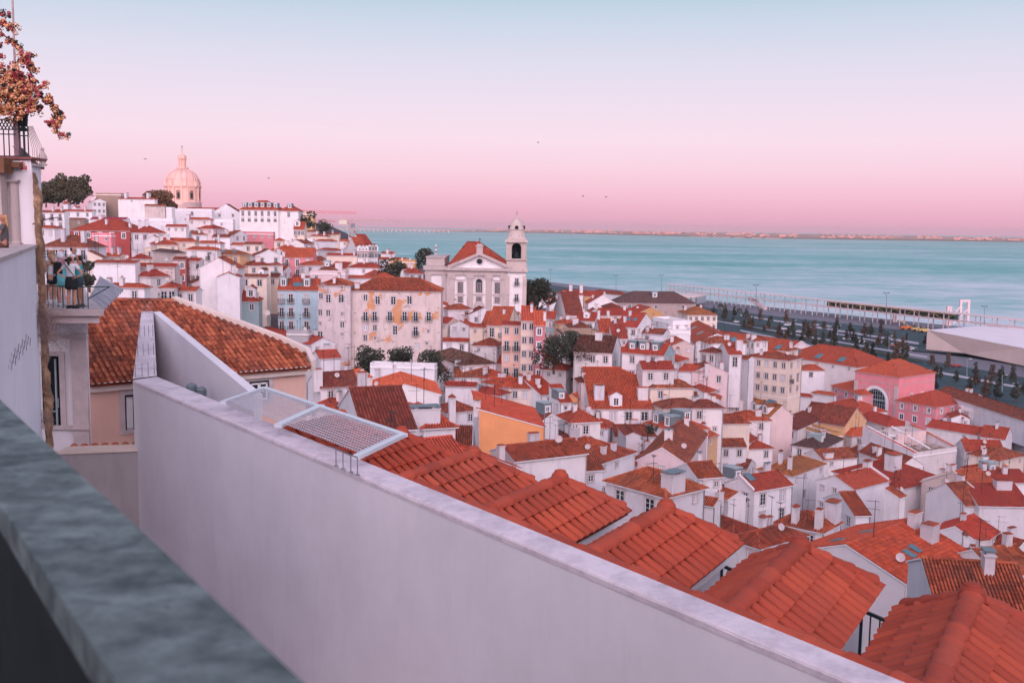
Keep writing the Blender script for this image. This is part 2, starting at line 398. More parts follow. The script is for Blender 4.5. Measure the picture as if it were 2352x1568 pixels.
def ridge_row(mb, p, q, r=.13, step=.42, mi=0, lift=.03, seg=6, bell=.0):
    p = Vector(p); q = Vector(q); d = q - p; L = d.length
    if L < .05: return
    d.normalize(); sd_ = d.cross(Vector((0, 0, 1))).normalized(); up = sd_.cross(d).normalized(); n = max(1, round(L / step)); st = L / n
    for j in range(n):
        a = p + d * st * j; b = p + d * (st * (j + 1) + .04); vs = []
        rings = ((a, r * .92), (b, r * 1.06)) if not bell else ((a, r * .9), (a + d * st * .8, r), (a + d * st * .93, r * (1 + bell)), (b, r * (1 + bell * 1.15)))
        for c, rr in rings:
            for s in range(seg + 1):
                t = math.pi * s / seg; vs.append(tuple(c + sd_ * rr * math.cos(t) * 1.05 + up * (lift + rr * math.sin(t) * .9 - .03)))
        fs = []
        for k in range(len(rings) - 1): fs += [(k * (seg + 1) + s, k * (seg + 1) + s + 1, (k + 1) * (seg + 1) + s + 1, (k + 1) * (seg + 1) + s) for s in range(seg)]
        o = (len(rings) - 1) * (seg + 1); fs.append(tuple(range(o, o + seg + 1)))
        if j == 0: fs.append(tuple(range(seg, -1, -1)))
        cu = random.random() * 50; mb.add(vs, fs, mi, [[(cu, 3)] * len(f) for f in fs])
# ---------------------------------------------------------------- houses
BASES = []; HOUSES = {}; FOOT = []
def xplan(N, dr, px, py):
    r = ray(px, py); det = dr.x * (-r.y) - dr.y * (-r.x)
    if abs(det) < 1e-5: return 99
    # N + t dr = s r
    t = (-N.x * (-r.y) + N.y * (-r.x)) / det
    return t
def house(zn, N, Rr, Lr, label, h=8, roof='gr', wall='white', tile='red', wr=None, wl=None, yaw=None, d=None, ch=(), sk=(), do=(), pitch=.44,
          cat='house', name='house', win='trim', para=False, oh=.32, band=None, group=None, fix=False, wallL=None, tiles=None, corn='paint'):
    N = Z(zn, N); cv = lambda q: Z(zn, q) if isinstance(q, tuple) else (Z(zn, (q, 0))[0] if isinstance(q, int) else q)
    Rr = cv(Rr) if not isinstance(Rr, int) else int(Z(zn, (Rr, 0))[0]); Lr = cv(Lr) if not isinstance(Lr, int) else int(Z(zn, (Lr, 0))[0])
    if d is None: d = Dm(*N)
    elif not fix and (zn >= 6 or N[1] > 832):
        f_ = Dm(*N) / d; d *= f_; f_ = max(.8, min(f_, 1.9)); h *= f_
        if isinstance(Rr, float): Rr = min(Rr, 6.5)
        if isinstance(Lr, float): Lr = min(Lr * .8, 6.5)
    P = atd(*N, d)
    d = P.y; ze = P.z; u = None
    if yaw is not None: u = Vector((math.cos(R_(yaw)), math.sin(R_(yaw)), 0))
    elif isinstance(Rr, tuple) and atz(*Rr, ze) is not None and atz(*Rr, ze).length < 3000:
        u = atz(*Rr, ze) - P; u.z = 0
    elif isinstance(Lr, tuple) and atz(*Lr, ze) is not None:
        l_ = atz(*Lr, ze) - P; u = Vector((l_.y, -l_.x, 0))
    else: u = Vector((1, .2, 0))
    u.normalize()
    if yaw is None and isinstance(Rr, float) and isinstance(Lr, tuple) and atz(*Lr, ze) is not None:
        l_ = atz(*Lr, ze) - P; u = Vector((l_.y, -l_.x, 0)).normalized()
    l = Vector((-u.y, u.x, 0))
    def ln(q, dr):
        if isinstance(q, float): return q
        if isinstance(q, int): return xplan(P, dr, q, N[1])
        if yaw is None:
            w_ = atz(*q, ze)
            if w_ is not None and abs(w_.y - P.y) < 60: return (w_ - P).dot(dr)
        return xplan(P, dr, q[0], N[1])
    LR = ln(Rr, u); LL = ln(Lr, l)
    LR = min(max(LR, 2.5), 75) if LR == LR else 8; LL = min(max(LL if LL > 0 else 8, 2.5), 60)
    if isinstance(Rr, (tuple, int)) and LR > 60 and cat == 'house': LR = 20
    if isinstance(Lr, (tuple, int)) and LL > 28 and cat == 'house': LL = 14
    h0 = h; h = h + (4 if name == 'house' and roof != 'x' else 0)
    base = Vector((P.x, P.y, ze - h)) + u * LR / 2 + l * LL / 2
    root = thing(name, label, cat, base, group)
    W = lambda a, b, zz: P + u * a + l * b + Vector((0, 0, zz - ze))
    near = d < 150 if tiles is None else tiles
    rz = pitch * (LL / 2 if roof == 'gr' else LR / 2 if roof == 'gl' else min(LL, LR) / 2)
    def zf(a, b):
        if roof == 'gr': return ze + pitch * min(b, LL - b)
        if roof == 'gl': return ze + pitch * min(a, LR - a)
        if roof in ('h', 'hp'): return ze + pitch * min(a, b, LR - a, LL - b)
        if roof == 's': return ze + pitch * b
        if roof == 'sl': return ze + pitch * a
        return ze
    # walls
    wb = MB(); zb = ze - h
    A = [(0, 0), (LR, 0), (LR, LL), (0, LL)]
    def wallface(p, q, mid=None, zp=ze, zq=ze):
        pts = [W(*p, zb), W(*q, zb), W(*q, zq)] + ([mid] if mid is not None else []) + [W(*p, zp)]
        wb.poly(pts)
    dz = -.04
    if roof == 'gr':
        wallface(A[0], A[1]); wallface(A[1], A[2], W(LR, LL / 2, ze + rz + dz)); wallface(A[2], A[3]); wallface(A[3], A[0], W(0, LL / 2, ze + rz + dz))
    elif roof == 'gl':
        wallface(A[0], A[1], W(LR / 2, 0, ze + rz + dz)); wallface(A[1], A[2]); wallface(A[2], A[3], W(LR / 2, LL, ze + rz + dz)); wallface(A[3], A[0])
    elif roof == 's':
        zt = ze + pitch * LL + dz; wallface(A[0], A[1]); wallface(A[1], A[2], None, ze, zt); wallface(A[2], A[3], None, zt, zt); wallface(A[3], A[0], None, zt, ze)
    elif roof == 'sl':
        zt = ze + pitch * LR + dz; wallface(A[0], A[1], None, ze, zt); wallface(A[1], A[2], None, zt, zt); wallface(A[2], A[3], None, zt, ze); wallface(A[3], A[0])
    else:
        for i in range(4): wallface(A[i], A[(i + 1) % 4])
    def bar(p, q, z0, hh, t, mi=1, ins=0):       # band standing proud of the wall between plan points p and q on the near sides
        pv = W(*p, z0); qv = W(*q, z0); dd = (qv - pv).normalized(); nn = Vector((dd.y, -dd.x, 0))
        a0 = pv - nn * ins; b0 = qv - nn * ins; a1 = pv + nn * t; b1 = qv + nn * t; up = Vector((0, 0, hh))
        wb.hexa([a0, a1, b1, b0][::-1], [x + up for x in [a0, a1, b1, b0]][::-1], mi)
    if roof in ('gr', 's', 'h', 'hp', 'f'): bar(A[0], A[1], ze - .34, .26, .14, ins=-.003)
    if roof in ('gl', 'sl', 'h', 'hp', 'f'): bar(A[3], A[0], ze - .34, .26, .14, ins=-.003)
    if roof == 'h' or roof == 'gl': bar(A[1], A[2], ze - .34, .26, .14, ins=-.003)
    if band:
        for zz in band: bar(A[0], A[1], ze - zz, .18, .08, ins=-.003); bar(A[3], A[0], ze - zz, .18, .08, ins=-.003)
    if roof == 'f':
        t = .25
        for i in range(4):
            p, q = A[i], A[(i + 1) % 4]; pv = W(*p, ze); qv = W(*q, ze); dd = (qv - pv).normalized(); nn = Vector((-dd.y, dd.x, 0)) * t
            s0 = dd * (t if i % 2 else 0)
            wb.hexa([pv + s0, qv - s0, qv + nn - s0, pv + nn + s0], [x + Vector((0, 0, .7)) for x in (pv + s0, qv - s0, qv + nn - s0, pv + nn + s0)])
    if para:
        for side in para:
            if roof == 'gl' : pts = [(0, LL), (LR / 2, LL), (LR, LL)] if side == 'b' else [(0, 0), (LR / 2, 0), (LR, 0)]; dd = l * .35 * (-1 if side == 'b' else 1); pts = [W(a, b, zf(a, b) + .3) for a, b in pts]
            else: x0 = 0 if side == 'l' else LR; pts = [W(x0, b, zf(x0, b) + .3) for b in (0, LL / 2, LL)]; dd = u * .35 * (1 if side == 'l' else -1)
            if roof == 's': pts = [W(x0, 0, ze + .35), W(x0, LL / 2, ze + pitch * LL / 2 + .35), W(x0, LL, ze + pitch * LL + .35)]
            for i in range(2):
                p, q = pts[i], pts[i + 1]; dn = Vector((0, 0, -.6)); wb.hexa([p + dn, p + dd + dn, q + dd + dn, q + dn], [p, p + dd, q + dd, q])
    if wallL:
        wb.m[3] = 2
    if roof != 'f' and d < 330 and name == 'house':
        for (ca, cb) in ((.12, 0), (LR - .12, 0)) if random.random() < .6 else ((0, LL - .2),):
            q = W(ca, cb, zb) - (l if cb == 0 else u) * .08; dp = MB(); dp.box((q.x, q.y, zb), (.1, .1, h - .35)); dp.build('downpipe', M['zinc' if random.random() < .5 else 'trim'], root)
    wob = wb.build('wall', [M[wall], M[corn], M[wallL or wall]], root)
    # roof
    rb = MB(); T = ('g_' if near else 't_') + tile
    faces = []
    o = oh; E = ze - pitch * o
    if roof == 'gr':
        og = .12; m = LL / 2
        faces = [([(-og, -o, E), (LR + og, -o, E), (LR + og, m, ze + rz), (-og, m, ze + rz)], u, l), ([(LR + og, LL + o, E), (-og, LL + o, E), (-og, m, ze + rz), (LR + og, m, ze + rz)], -u, -l)]
        rd = [((-og, m), (LR + og, m))]
    elif roof == 'gl':
        og = .12; m = LR / 2
        faces = [([(-o, LL + og, E), (-o, -og, E), (m, -og, ze + rz), (m, LL + og, ze + rz)], -l, u), ([(LR + o, -og, E), (LR + o, LL + og, E), (m, LL + og, ze + rz), (m, -og, ze + rz)], l, -u)]
        rd = [((m, -og), (m, LL + og))]
    elif roof in ('h', 'hp'):
        q = min(LR, LL) / 2
        if LR >= LL: r0, r1 = (q, LL / 2), (LR - q, LL / 2)
        else: r0, r1 = (LR / 2, q), (LR / 2, LL - q)
        a0, a1, a2, a3 = (-o, -o, E), (LR + o, -o, E), (LR + o, LL + o, E), (-o, LL + o, E); zr = ze + rz; p0 = (*r0, zr); p1 = (*r1, zr)
        if LR >= LL: faces = [([a0, a1, p1, p0], u, l), ([a1, a2, p1], l, -u), ([a2, a3, p0, p1], -u, -l), ([a3, a0, p0], -l, u)]; rd = [((-o, -o), r0), ((LR + o, -o), r1), ((LR + o, LL + o), r1), ((-o, LL + o), r0), (r0, r1)]
        else: faces = [([a0, a1, p0], u, l), ([a1, a2, p1, p0], l, -u), ([a2, a3, p1], -u, -l), ([a3, a0, p0, p1], -l, u)]; rd = [((-o, -o), r0), ((LR + o, -o), r0), ((LR + o, LL + o), r1), ((-o, LL + o), r1), (r0, r1)]
    elif roof == 's':
        faces = [([(-.1, -o, E), (LR + .1, -o, E), (LR + .1, LL + .1, ze + pitch * LL), (-.1, LL + .1, ze + pitch * LL)], u, l)]; rd = []
    elif roof == 'sl':
        faces = [([(-o, LL + .1, E), (-o, -.1, E), (LR + .1, -.1, ze + pitch * LR), (LR + .1, LL + .1, ze + pitch * LR)], -l, u)]; rd = []
    else:
        rd = []; rb.poly([W(.25, .25, ze + .05), W(LR - .25, .25, ze + .05), W(LR - .25, LL - .25, ze + .05), W(.25, LL - .25, ze + .05)], 1)
    sl = math.sqrt(1 + pitch * pitch)
    for pts, ud, vd2 in faces:
        w3 = [W(*p) for p in pts]; org = w3[0]; vd = (vd2 + Vector((0, 0, pitch))).normalized()
        uvp = [((p - org).dot(ud), (p - org).dot(vd)) for p in w3]
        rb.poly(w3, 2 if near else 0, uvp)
        rb.poly([p - Vector((0, 0, .12)) for p in reversed(w3)], 1)
        for i in range(len(w3)):
            p, q = w3[i], w3[(i + 1) % len(w3)]
            if max(pts[i][2], pts[(i + 1) % len(w3)][2]) < ze or (roof[0] in 'gs' and i in (1, 3)): rb.poly([p - Vector((0, 0, .12)), q - Vector((0, 0, .12)), q, p], 1)
        if near and (ud.cross(vd)).dot(Vector((0, 0, H)) - org) > 0: tile_face(rb, org, ud, vd, uvp, pu=.22 if d < 70 else .30, r=.08 if d < 70 else .098, lift=.03, seg=4 if d < 90 else 3, pv=.4 if d < 90 else .5)
    for (p, q) in rd:
        zz = lambda c: max(zf(*c), E) if not (c[0] < 0 or c[1] < 0 or c[0] > LR or c[1] > LL) else (E if roof[0] == 'h' else ze + rz)
        ridge_row(rb, W(*p, zz(p)), W(*q, zz(q)), r=.14, seg=5 if near else 4, step=.42 if near else .9)
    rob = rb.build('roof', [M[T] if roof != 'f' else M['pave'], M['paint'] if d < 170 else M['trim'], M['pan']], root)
    if not near: pass
    # windows
    def row(spec, p0, dr, L, outd, gab):
        if not spec: return
        cols, rows, kd = spec[:3]; skip = spec[3] if len(spec) > 3 else .0
        for r in range(rows):
            for c in range(cols):
                if random.random() < skip: continue
                kk = kd[r % len(kd)]; WW, HH = WSZ[kk]
                top = .75 + r * 3.05
                if top + HH > h0 - .2: continue
                pos = p0 + dr * (L * (c + .5) / cols) + Vector((0, 0, -top - HH))
                put_window(root, pos, outd, kk, d, fr=win, balc=(kk == 'f' and d < 420 and random.random() < .7))
    rw = random.Random(int(P.x * 3 + P.y * 5))
    if name == 'house' and d < 330 and 'blank' not in label and 'plain' not in label and 'peeling' not in label and 'orange walled' not in label and 'pale blue' not in label:
        if wl is None and LL > 4 and rw.random() < .6: wl = (max(2, int(LL / 3)), 2, 'ws', .45)
        if wr is None and LR > 4 and rw.random() < .7: wr = (max(2, int(LR / 3)), 2, 'sw', .4)
    row(wr, W(0, 0, ze), u, LR, -l, roof == 'gl'); row(wl, W(0, 0, ze), l, LL, -u, roof == 'gr')
    # roof furniture
    if not ch and name == 'house' and roof != 'f' and d < 430 and LR > 3.5:
        rc = random.Random(int(P.x * 7 + P.y)); ch = [(rc.uniform(.08, .92), rc.uniform(.2, .9), rc.choice((.7, .9, 1.3)), .6, rc.uniform(.8, 1.7), rc.choice((0, 1, 3, 3)))] + ([(rc.uniform(.1, .9), rc.uniform(.5, .95), .8, .6, 1.1, 3)] if rc.random() < .5 else [])
    for c in ch:
        a, b = c[0] * LR, c[1] * LL; cw, cd, hh, cp = (list(c[2:]) + [.9, .55, 1.3, 0][len(c) - 2:])[:4] if len(c) > 2 else (.9, .55, 1.3, 0)
        link('chimney', chimney_mesh(cw, cd, hh, cp), rob, Matrix.Translation(W(a, b, zf(a, b)) - base) @ Matrix.Rotation(math.atan2(u.y, u.x), 4, 'Z'))
    for s in sk:
        a, b = s[0] * LR, s[1] * LL; e = .05; gx = (zf(a + e, b) - zf(a - e, b)) / (2 * e); gy = (zf(a, b + e) - zf(a, b - e)) / (2 * e)
        nrm = (-u * gx - l * gy + Vector((0, 0, 1))).normalized(); up = (u * gx + l * gy); up.z = gx * gx + gy * gy
        if up.length < 1e-4: up = l.copy()
        up.normalize(); xx = up.cross(nrm); mt = Matrix((xx, up, nrm)).transposed().to_4x4(); sc_ = s[2] if len(s) > 2 else 1
        link('skylight', skylight_mesh(), rob, Matrix.Translation(W(a, b, zf(a, b)) + nrm * (.10 if near else .02) - base) @ mt @ Matrix.Scale(sc_, 4))
    for dm in do:
        side, fr_, kind = dm[0], dm[1], dm[2]; back = dm[3] if len(dm) > 3 else .9; sz = dm[4] if len(dm) > 4 else 1
        if side == 'R': p = W(fr_ * LR, back, ze); dx, dy = u, l; zp = zf(fr_ * LR, back)
        else: p = W(back, fr_ * LL, ze); dx, dy = -l, u; zp = zf(back, fr_ * LL)
        p.z = zp; dormer(root, p, dx, dy, kind, pitch, d, sz, T)
    BASES.append((base.x, base.y, zb, max(LR, LL) / 2)); FOOT.append((P, u, l, LR, LL, zb))
    HOUSES[label] = dict(W=W, zf=zf, LR=LR, LL=LL, ze=ze, root=root, u=u, l=l, d=d, P=P)
    return HOUSES[label]
def dormer(root, p, dx, dy, kind, pitch, dist, s=1, T='t_red'):
    """p: front foot on the roof slope, dx across, dy into the roof"""
    w_ = .8 * s; hh = 1.45 * s; dp = hh / pitch * .95; up = Vector((0, 0, 1)); a = MB()
    f = [p - dx * w_, p + dx * w_]; b = [q + dy * dp + up * hh * 0 for q in f]
    lo = -.3
    a.hexa([f[0] + up * lo, f[1] + up * lo, b[1] + up * lo, b[0] + up * lo], [f[0] + up * hh, f[1] + up * hh, b[1] + up * hh, b[0] + up * hh])
    if kind in ('white', 'tile'): a.poly([f[0] + up * hh, f[1] + up * hh, p + up * (hh + .5 * s)])
    ob = a.build('dormer', M['zinc' if kind == 'zinc' else 'clean' if kind != 'grey' else 'zincl'], root)
    r = MB(); e = .12
    if kind in ('white', 'tile'):
        top = p - dy * .15 + up * (hh + .5 * s); tb = p + dy * (dp + .9 * s) + up * (hh + .5 * s)
        for sg in (-1, 1):
            q0 = p + dx * sg * (w_ + e) - dy * .15 + up * (hh - .06); q1 = p + dx * sg * (w_ + e) + dy * dp + up * (hh - .06)
            pts = [q0, q1, tb, top] if sg > 0 else [top, tb, q1, q0]
            L1 = (q1 - q0).length; r.poly(pts, 0, [(0, 0), (L1, 0), (L1, 1), (0, 1)]); r.poly([x - up * .06 for x in reversed(pts)], 0, [(0, 0)] * 4)
        ridge_row(r, top, tb, r=.1)
        r.build('dormer_roof', M[T], ob)
    else:
        g = [p - dx * (w_ + e) - dy * .15, p + dx * (w_ + e) - dy * .15, p + dx * (w_ + e) + dy * dp, p - dx * (w_ + e) + dy * dp]
        r.hexa([x + up * (hh + .004) for x in g], [x + up * (hh + .10 + (.14 if i < 2 else 0)) for i, x in enumerate(g)]); r.build('dormer_roof', M['zincl'], ob)
    put_window(ob, p + up * .12 - dy * .01, (-dy.x, -dy.y), 's' if s < 1 else 'w' if s >= 1.15 else 's', dist, fr='paint', flat=True)
# ---------------------------------------------------------------- the houses: zone, near eave corner, right and left eave corners, ...
HL = house
# -- the hillside, upper left
HL(1, (850, 700), (972, 716), (605, 690), 'pale teal and white tall house with red roof right of the dark pines', h=13, roof='gl', wall='white', tile='red', wr=(3, 3, 'ww'), wl=(2, 1, 's'), yaw=30, ch=((.1, .3, 1.6, 1, 1.8, 1), (.5, .9)), d=470)
HL(1, (580, 722), 600, 372, 'low red roofed cottage below the pines by the stone quoin', h=6, roof='gr', yaw=12, ch=((.3, .4),))
HL(1, (845, 793), 850, 500, 'long white house with red tiled roof and small dormer below the pines', h=9, roof='gl', yaw=80, wl=(4, 1, 'w'), d=425, do=(('L', .55, 'white', 2.2),), ch=((.3, .2),))
HL(1, (590, 802), 600, 360, 'white balconied block left of the grey stone house', h=13, roof='gl', yaw=75, wl=(3, 3, 'ff'), d=370, tile='old', ch=((.4, .5), (.6, .2)))
HL(1, (770, 870), 800, 590, 'grey brown stone house between the white block and the magenta roof', h=9, roof='gl', yaw=70, wall='brown', tile='brown', wl=(2, 2, 's', .3), d=385)
HL(1, (1340, 742), 1372, 1000, 'big weathered gable house with bare blotched wall on the hilltop', h=14, roof='gl', yaw=-82, wall='stain', tile='old', d=420)
# skipped
HL(1, (1420, 680), 1430, 1085, 'tall white house with hip roof and roof terrace behind the blotched gable', h=20, roof='h', yaw=80, wall='white', wl=(4, 1, 's', .3), d=460, ch=((.5, .2, 2, 1, 2, 3), (.5, .8, 2, 1, 2, 3)), tile='red')
HL(1, (1110, 640), 1112, 880, 'low flat roofed brown house on the skyline beside the pines', h=10, roof='f', yaw=80, wall='brown', d=480)
HL(1, (1578, 770), 1591, 1447, 'plain white cube house with one small window below the dome', h=12, roof='f', yaw=75, wall='clean', wl=(1, 1, 's'), d=450)
HL(1, (1945, 785), 1955, 1585, 'long flat roofed white building with one dark opening below the dome', h=12, roof='f', yaw=78, wall='clean', wl=(1, 1, 'b'), d=465)
HL(1, (2020, 780), 2065, 1700, 'white wing with long red roof right of the dome', h=12, roof='gl', yaw=75, wl=(2, 1, 'w'), d=485)
# skipped
HL(1, (1955, 800), 2200, 8.0, 'white gable fronted building with two windows near the hilltop', h=17, roof='gl', yaw=3, wr=(2, 2, 'w'), d=472, pitch=.62, tile='brown')
HL(2, (205, 320), 14.0, -152, 'large white hotel with red mansard roof and a row of grey dormers', h=19, roof='h', yaw=88, wl=(6, 2, 'fb'), d=462, do=(('L', .1, 'zinc', 2, 1.3), ('L', .27, 'zinc', 2, 1.3), ('L', .44, 'zinc', 2, 1.3), ('L', .6, 'zinc', 2, 1.3), ('L', .76, 'zinc', 2, 1.3), ('L', .9, 'zinc', 2, 1.3)), band=(4.2,), pitch=.6)
HL(2, (388, 328), 9.0, 212, 'narrow white house with pyramid roof at the right end of the hotel', h=18, roof='hp', yaw=88, wl=(1, 1, 'f'), d=463, do=(('L', .5, 'zinc', 2, 1.3),), pitch=.6)
HL(2, (523, 362), 6.0, 388, 'plain ochre block with one window beside the far palm', h=14, roof='f', yaw=88, wall='yellow', wl=(1, 1, 's'), d=500)
# skipped
HL(1, (1148, 866), 1172, 830, 'white shed with shiny magenta metal roof on the hillside', h=7, roof='gl', yaw=72, wall='clean', tile='magenta', d=350, ch=((.3, .7, 2, 1.2, .8, 3),))
HL(1, (1365, 872), 1372, 1170, 'long low white terrace wall building right of the magenta roof', h=9, roof='f', yaw=85, wall='clean', d=365)
HL(1, (1590, 877), 1592, 1370, 'low white flat building with plain wall left of the tall plain white house', h=10, roof='f', yaw=85, wall='clean', d=362)
HL(1, (1708, 932), 1710, 1522, 'small white house with brown roof left of the tall plain white house', h=8, roof='gl', yaw=86, tile='red', wl=(3, 1, 's'), d=345)
HL(1, (1935, 868), 1940, 1705, 'tall plain white house with stained wall and low red hip roof', h=15, roof='h', yaw=86, wall='white2', wl=(2, 2, 's'), d=352, ch=((.2, .9, 1.6, 1, 1.2, 3),))
HL(1, (2140, 885), 2148, 1935, 'white flat roofed house with a corner balcony below the gable fronted building', h=9, roof='f', yaw=86, wall='clean', wl=(1, 1, 's'), d=372)
HL(1, (2510, 1000), 2520, 2165, 'low pink terrace building with dark glazed openings under the hotel', h=5, roof='f', yaw=86, wall='rose', wl=(5, 1, 's'), d=385)
HL(1, (1190, 972), 14.0, 650, 'long rust red mansard building with white framed windows', h=9, roof='h', yaw=82, wall='redw', tile='red', wl=(5, 1, 'b'), d=330, win='paint', pitch=.5, ch=((.3, .5), (.3, .1)))
HL(1, (1215, 985), 1522, 1055, 'white house with three chimneys right of the red mansard building', h=9, roof='h', yaw=22, wr=(4, 1, 'w'), wl=(2, 1, 'f'), d=305, ch=((.25, .3, 1, .8, 2.4, 3), (.45, .3, 1, .8, 1.8, 3), (.95, .5)), tile='red')
HL(1, (1020, 1015), 1022, 840, 'bright pink cube house with two small windows', h=9, roof='f', yaw=85, wall='pink', wl=(2, 1, 's'), d=290)
HL(1, (500, 945), 518, 355, 'white house with red roof peeking out right of the quoin, above the dark roofed one', h=8, roof='hp', yaw=70, wl=(2, 1, 'w'), d=285)
HL(1, (700, 1060), 703, 505, 'red roof with a skylight left of the pink cube house', h=6, roof='gl', yaw=80, tile='red', d=285, sk=((.3, .7),))
HL(1, (805, 1120), 9.0, 380, 'large white house with dark brown roof directly behind the people on the terrace', h=14, roof='h', yaw=86, wl=(5, 2, 'f'), d=232, tile='brown', pitch=.55, ch=((.25, .18, 1.2, .9, 2.4, 3), (.25, .62, .9, .9, 2.6, 3)), band=(.8,), wall='white')
HL(1, (1100, 1205), 1105, 805, 'red roofed house with one skylight right of the house behind the people', h=7, roof='gl', yaw=80, wall='cream', d=245, sk=((.3, .8),), ch=((.5, .3), (.5, .1)))
HL(1, (1210, 1225), 1385, 1100, 'small hip roofed house in the middle of the hillside, cream walled', h=6, roof='h', yaw=20, wall='cream', d=240, tile='red', ch=((.1, .9), (.3, .95)))
HL(1, (935, 1215), 940, 806, 'cream walled house with brown roof edge right of the terrace people', h=9, roof='s', yaw=84, wall='cream', tile='brown', d=228)
HL(1, (1240, 1268), 1245, 850, 'broad blank white wall house with tiny slit window', h=11, roof='sl', yaw=86, wall='clean', d=222, tile='red', pitch=.2, do=())
HL(1, (1605, 1300), 1612, 1245, 'stained grey gable house in the middle of the hillside', h=12, roof='gl', yaw=82, wall='stain', tile='red', d=226)
HL(1, (1700, 1235), 1705, 1590, 'tall brick red narrow house with white windows', h=14, roof='gl', yaw=84, wall='redw', wl=(2, 3, 'w'), d=250, tile='brown', win='paint')
HL(1, (1835, 1245), 1838, 1706, 'slim white house with six windows right of the brick red house', h=14, roof='gl', yaw=85, wl=(3, 2, 'w'), d=252, tile='red')
HL(1, (1600, 1175), 1700, 1410, 'grey brown roofed cottage above the brick red house', h=6, roof='hp', yaw=35, wall='stain', tile='slate', d=262)
HL(1, (1990, 1145), 1996, 1718, 'white house with pyramid roof and one balcony below the plain white tower house', h=10, roof='hp', yaw=80, wl=(2, 1, 'fs'), d=275, pitch=.5)
HL(1, (2025, 1085), 2050, 1800, 'white cottage with low red roof and tall round chimney', h=6, roof='h', yaw=80, wl=(1, 1, 's'), d=300, ch=((.2, .1, .5, .5, 2.2, 2),))
HL(1, (1430, 1095), 1640, 1290, 'white house with three pale chimneys below the chimneyed white house', h=7, roof='h', yaw=25, d=278, ch=((.1, .2), (.3, .2), (.6, .2)), tile='red', wall='cream')
HL(1, (1790, 1070), 1800, 1590, 'low red roofed house with dark shutters behind the flowering bush', h=6, roof='h', yaw=80, wl=(1, 1, 's'), d=290, wall='cream')
HL(1, (1760, 1060), 1765, 1420, 'flat stretched red roof above the low shuttered house', h=5, roof='gl', yaw=84, d=302, tile='red')
HL(1, (2205, 1190), 2300, 1950, 'yellow ochre house with gold brown roofs and small skylights', h=10, roof='h', yaw=70, wall='yellow', tile='gold', wl=(3, 1, 'w'), d=280, sk=((.3, .7), (.3, .3)))
HL(1, (2110, 1028), 2150, 1950, 'small brown roofed white house under the pink terrace', h=7, roof='gl', yaw=80, wall='clean', tile='brown', d=318)
HL(1, (2240, 1100), 2252, 2085, 'red roofed house left of the big cream gable house', h=7, roof='gl', yaw=82, d=318, tile='red')
HL(1, (2400, 1095), 2420, 2240, 'brown roofed cream cottage under the big cream gable house', h=7, roof='gl', yaw=80, wall='cream', tile='brown', d=312)
HL(1, (1830, 1310), 2185, 1795, 'large white gable end house with red roof slope on its left', h=12, roof='gl', yaw=4, wall='clean', d=230, pitch=.55)
HL(1, (1995, 1395), 2200, 1850, 'white house with stepped red roofs and air conditioner', h=8, roof='gl', yaw=12, d=222, pitch=.4)
# skipped
HL(0, (497, 690), 594, 470, 'house clad in blue grey tiles with red roof and two white dormers', h=8, roof='h', yaw=8, wall='teal', wr=(3, 1, 'w'), wl=(1, 1, 's'), d=232, do=(('R', .35, 'tile', 1.4, 1.35), ('R', .8, 'tile', 1.4, 1.35)), pitch=.55)
HL(1, (1325, 1490), 1330, 960, 'white house with low red roof and grey chimney just behind the corrugated awning', h=7, roof='h', yaw=84, wl=(2, 1, 'w'), d=185, ch=((.3, .6, .9, .7, 1.2, 2), (.2, .9, .9, .7, 1.2, 3)))
HL(1, (1470, 1490), 1612, 1325, 'white house with hip roof and iron balcony right of the grey chimneyed one', h=7, roof='h', yaw=12, wr=(2, 1, 'f'), wl=(1, 1, 'w'), d=192, sk=((.4, .8, 1.4),))
HL(1, (1800, 1520), 1810, 1600, 'low red roof with white wall left of the tile clad house', h=6, roof='gl', yaw=80, d=196)
HL(1, (2450, 1395), 2470, 2190, 'brown roofed house with grey wall left of the blue house', h=9, roof='gl', yaw=82, wall='cream', tile='brown', d=262, do=(('L', .3, 'tile', 2),), wl=(2, 1, 'b'))
HL(2, (210, 935), 216, -20, 'cream house under a deep brown roof with little round top dormers', h=8, roof='gl', yaw=84, wall='cream', tile='brown', d=290, wl=(2, 1, 'w'), do=(('L', .35, 'grey', 3),), pitch=.7)
# -- centre left
HL(2, (345, 495), 446, 28, 'big cream gable house with four tiny windows', h=17, roof='gr', yaw=5, wall='cream', tile='red', wr=(3, 3, 'w'), wl=(3, 2, 's', .3), d=360, pitch=.62, do=(('R', .3, 'tile', 1.6, 1.2),))
HL(2, (165, 600), 252, 12, 'low cream house with gold red roof under the cream gable', h=8, roof='h', yaw=10, wall='cream', tile='red', d=345, wr=(1, 1, 'w'))
HL(2, (235, 752), 525, 112, 'bright pink villa with three tall windows over a long balcony', h=12, roof='gr', yaw=3, wall='pink', tile='red', wr=(3, 2, 'f'), d=320, pitch=.7, ch=((.06, .05, .9, .7, 1.2, 3),), win='paint')
HL(2, (560, 880), 757, 478, 'brown weathered house with one dormer right of the pink villa', h=7, roof='h', yaw=3, wall='brown', tile='brown', wr=(3, 1, 'b'), d=300, pitch=.6, do=(('R', .42, 'grey', 2.2, 1.1),), ch=((.95, .5, 2, 2, 2, 3),))
HL(2, (928, 738), 935, 650, 'long cream house with red roof and many chimneys', h=7, roof='gl', yaw=80, wall='cream', d=345, ch=((.2, .1), (.3, .5)))
HL(2, (565, 695), 572, 455, 'red roofed cottage behind the brown dormer house', h=6, roof='gl', yaw=85, d=360, ch=((.2, .95), (.5, .1)))
HL(2, (735, 690), 742, 585, 'small red pyramid roof behind the brown dormer house', h=6, roof='hp', yaw=40, d=372)
HL(2, (700, 606), 712, 545, 'white cottage with low hip roof facing the river', h=5, roof='hp', yaw=50, d=410)
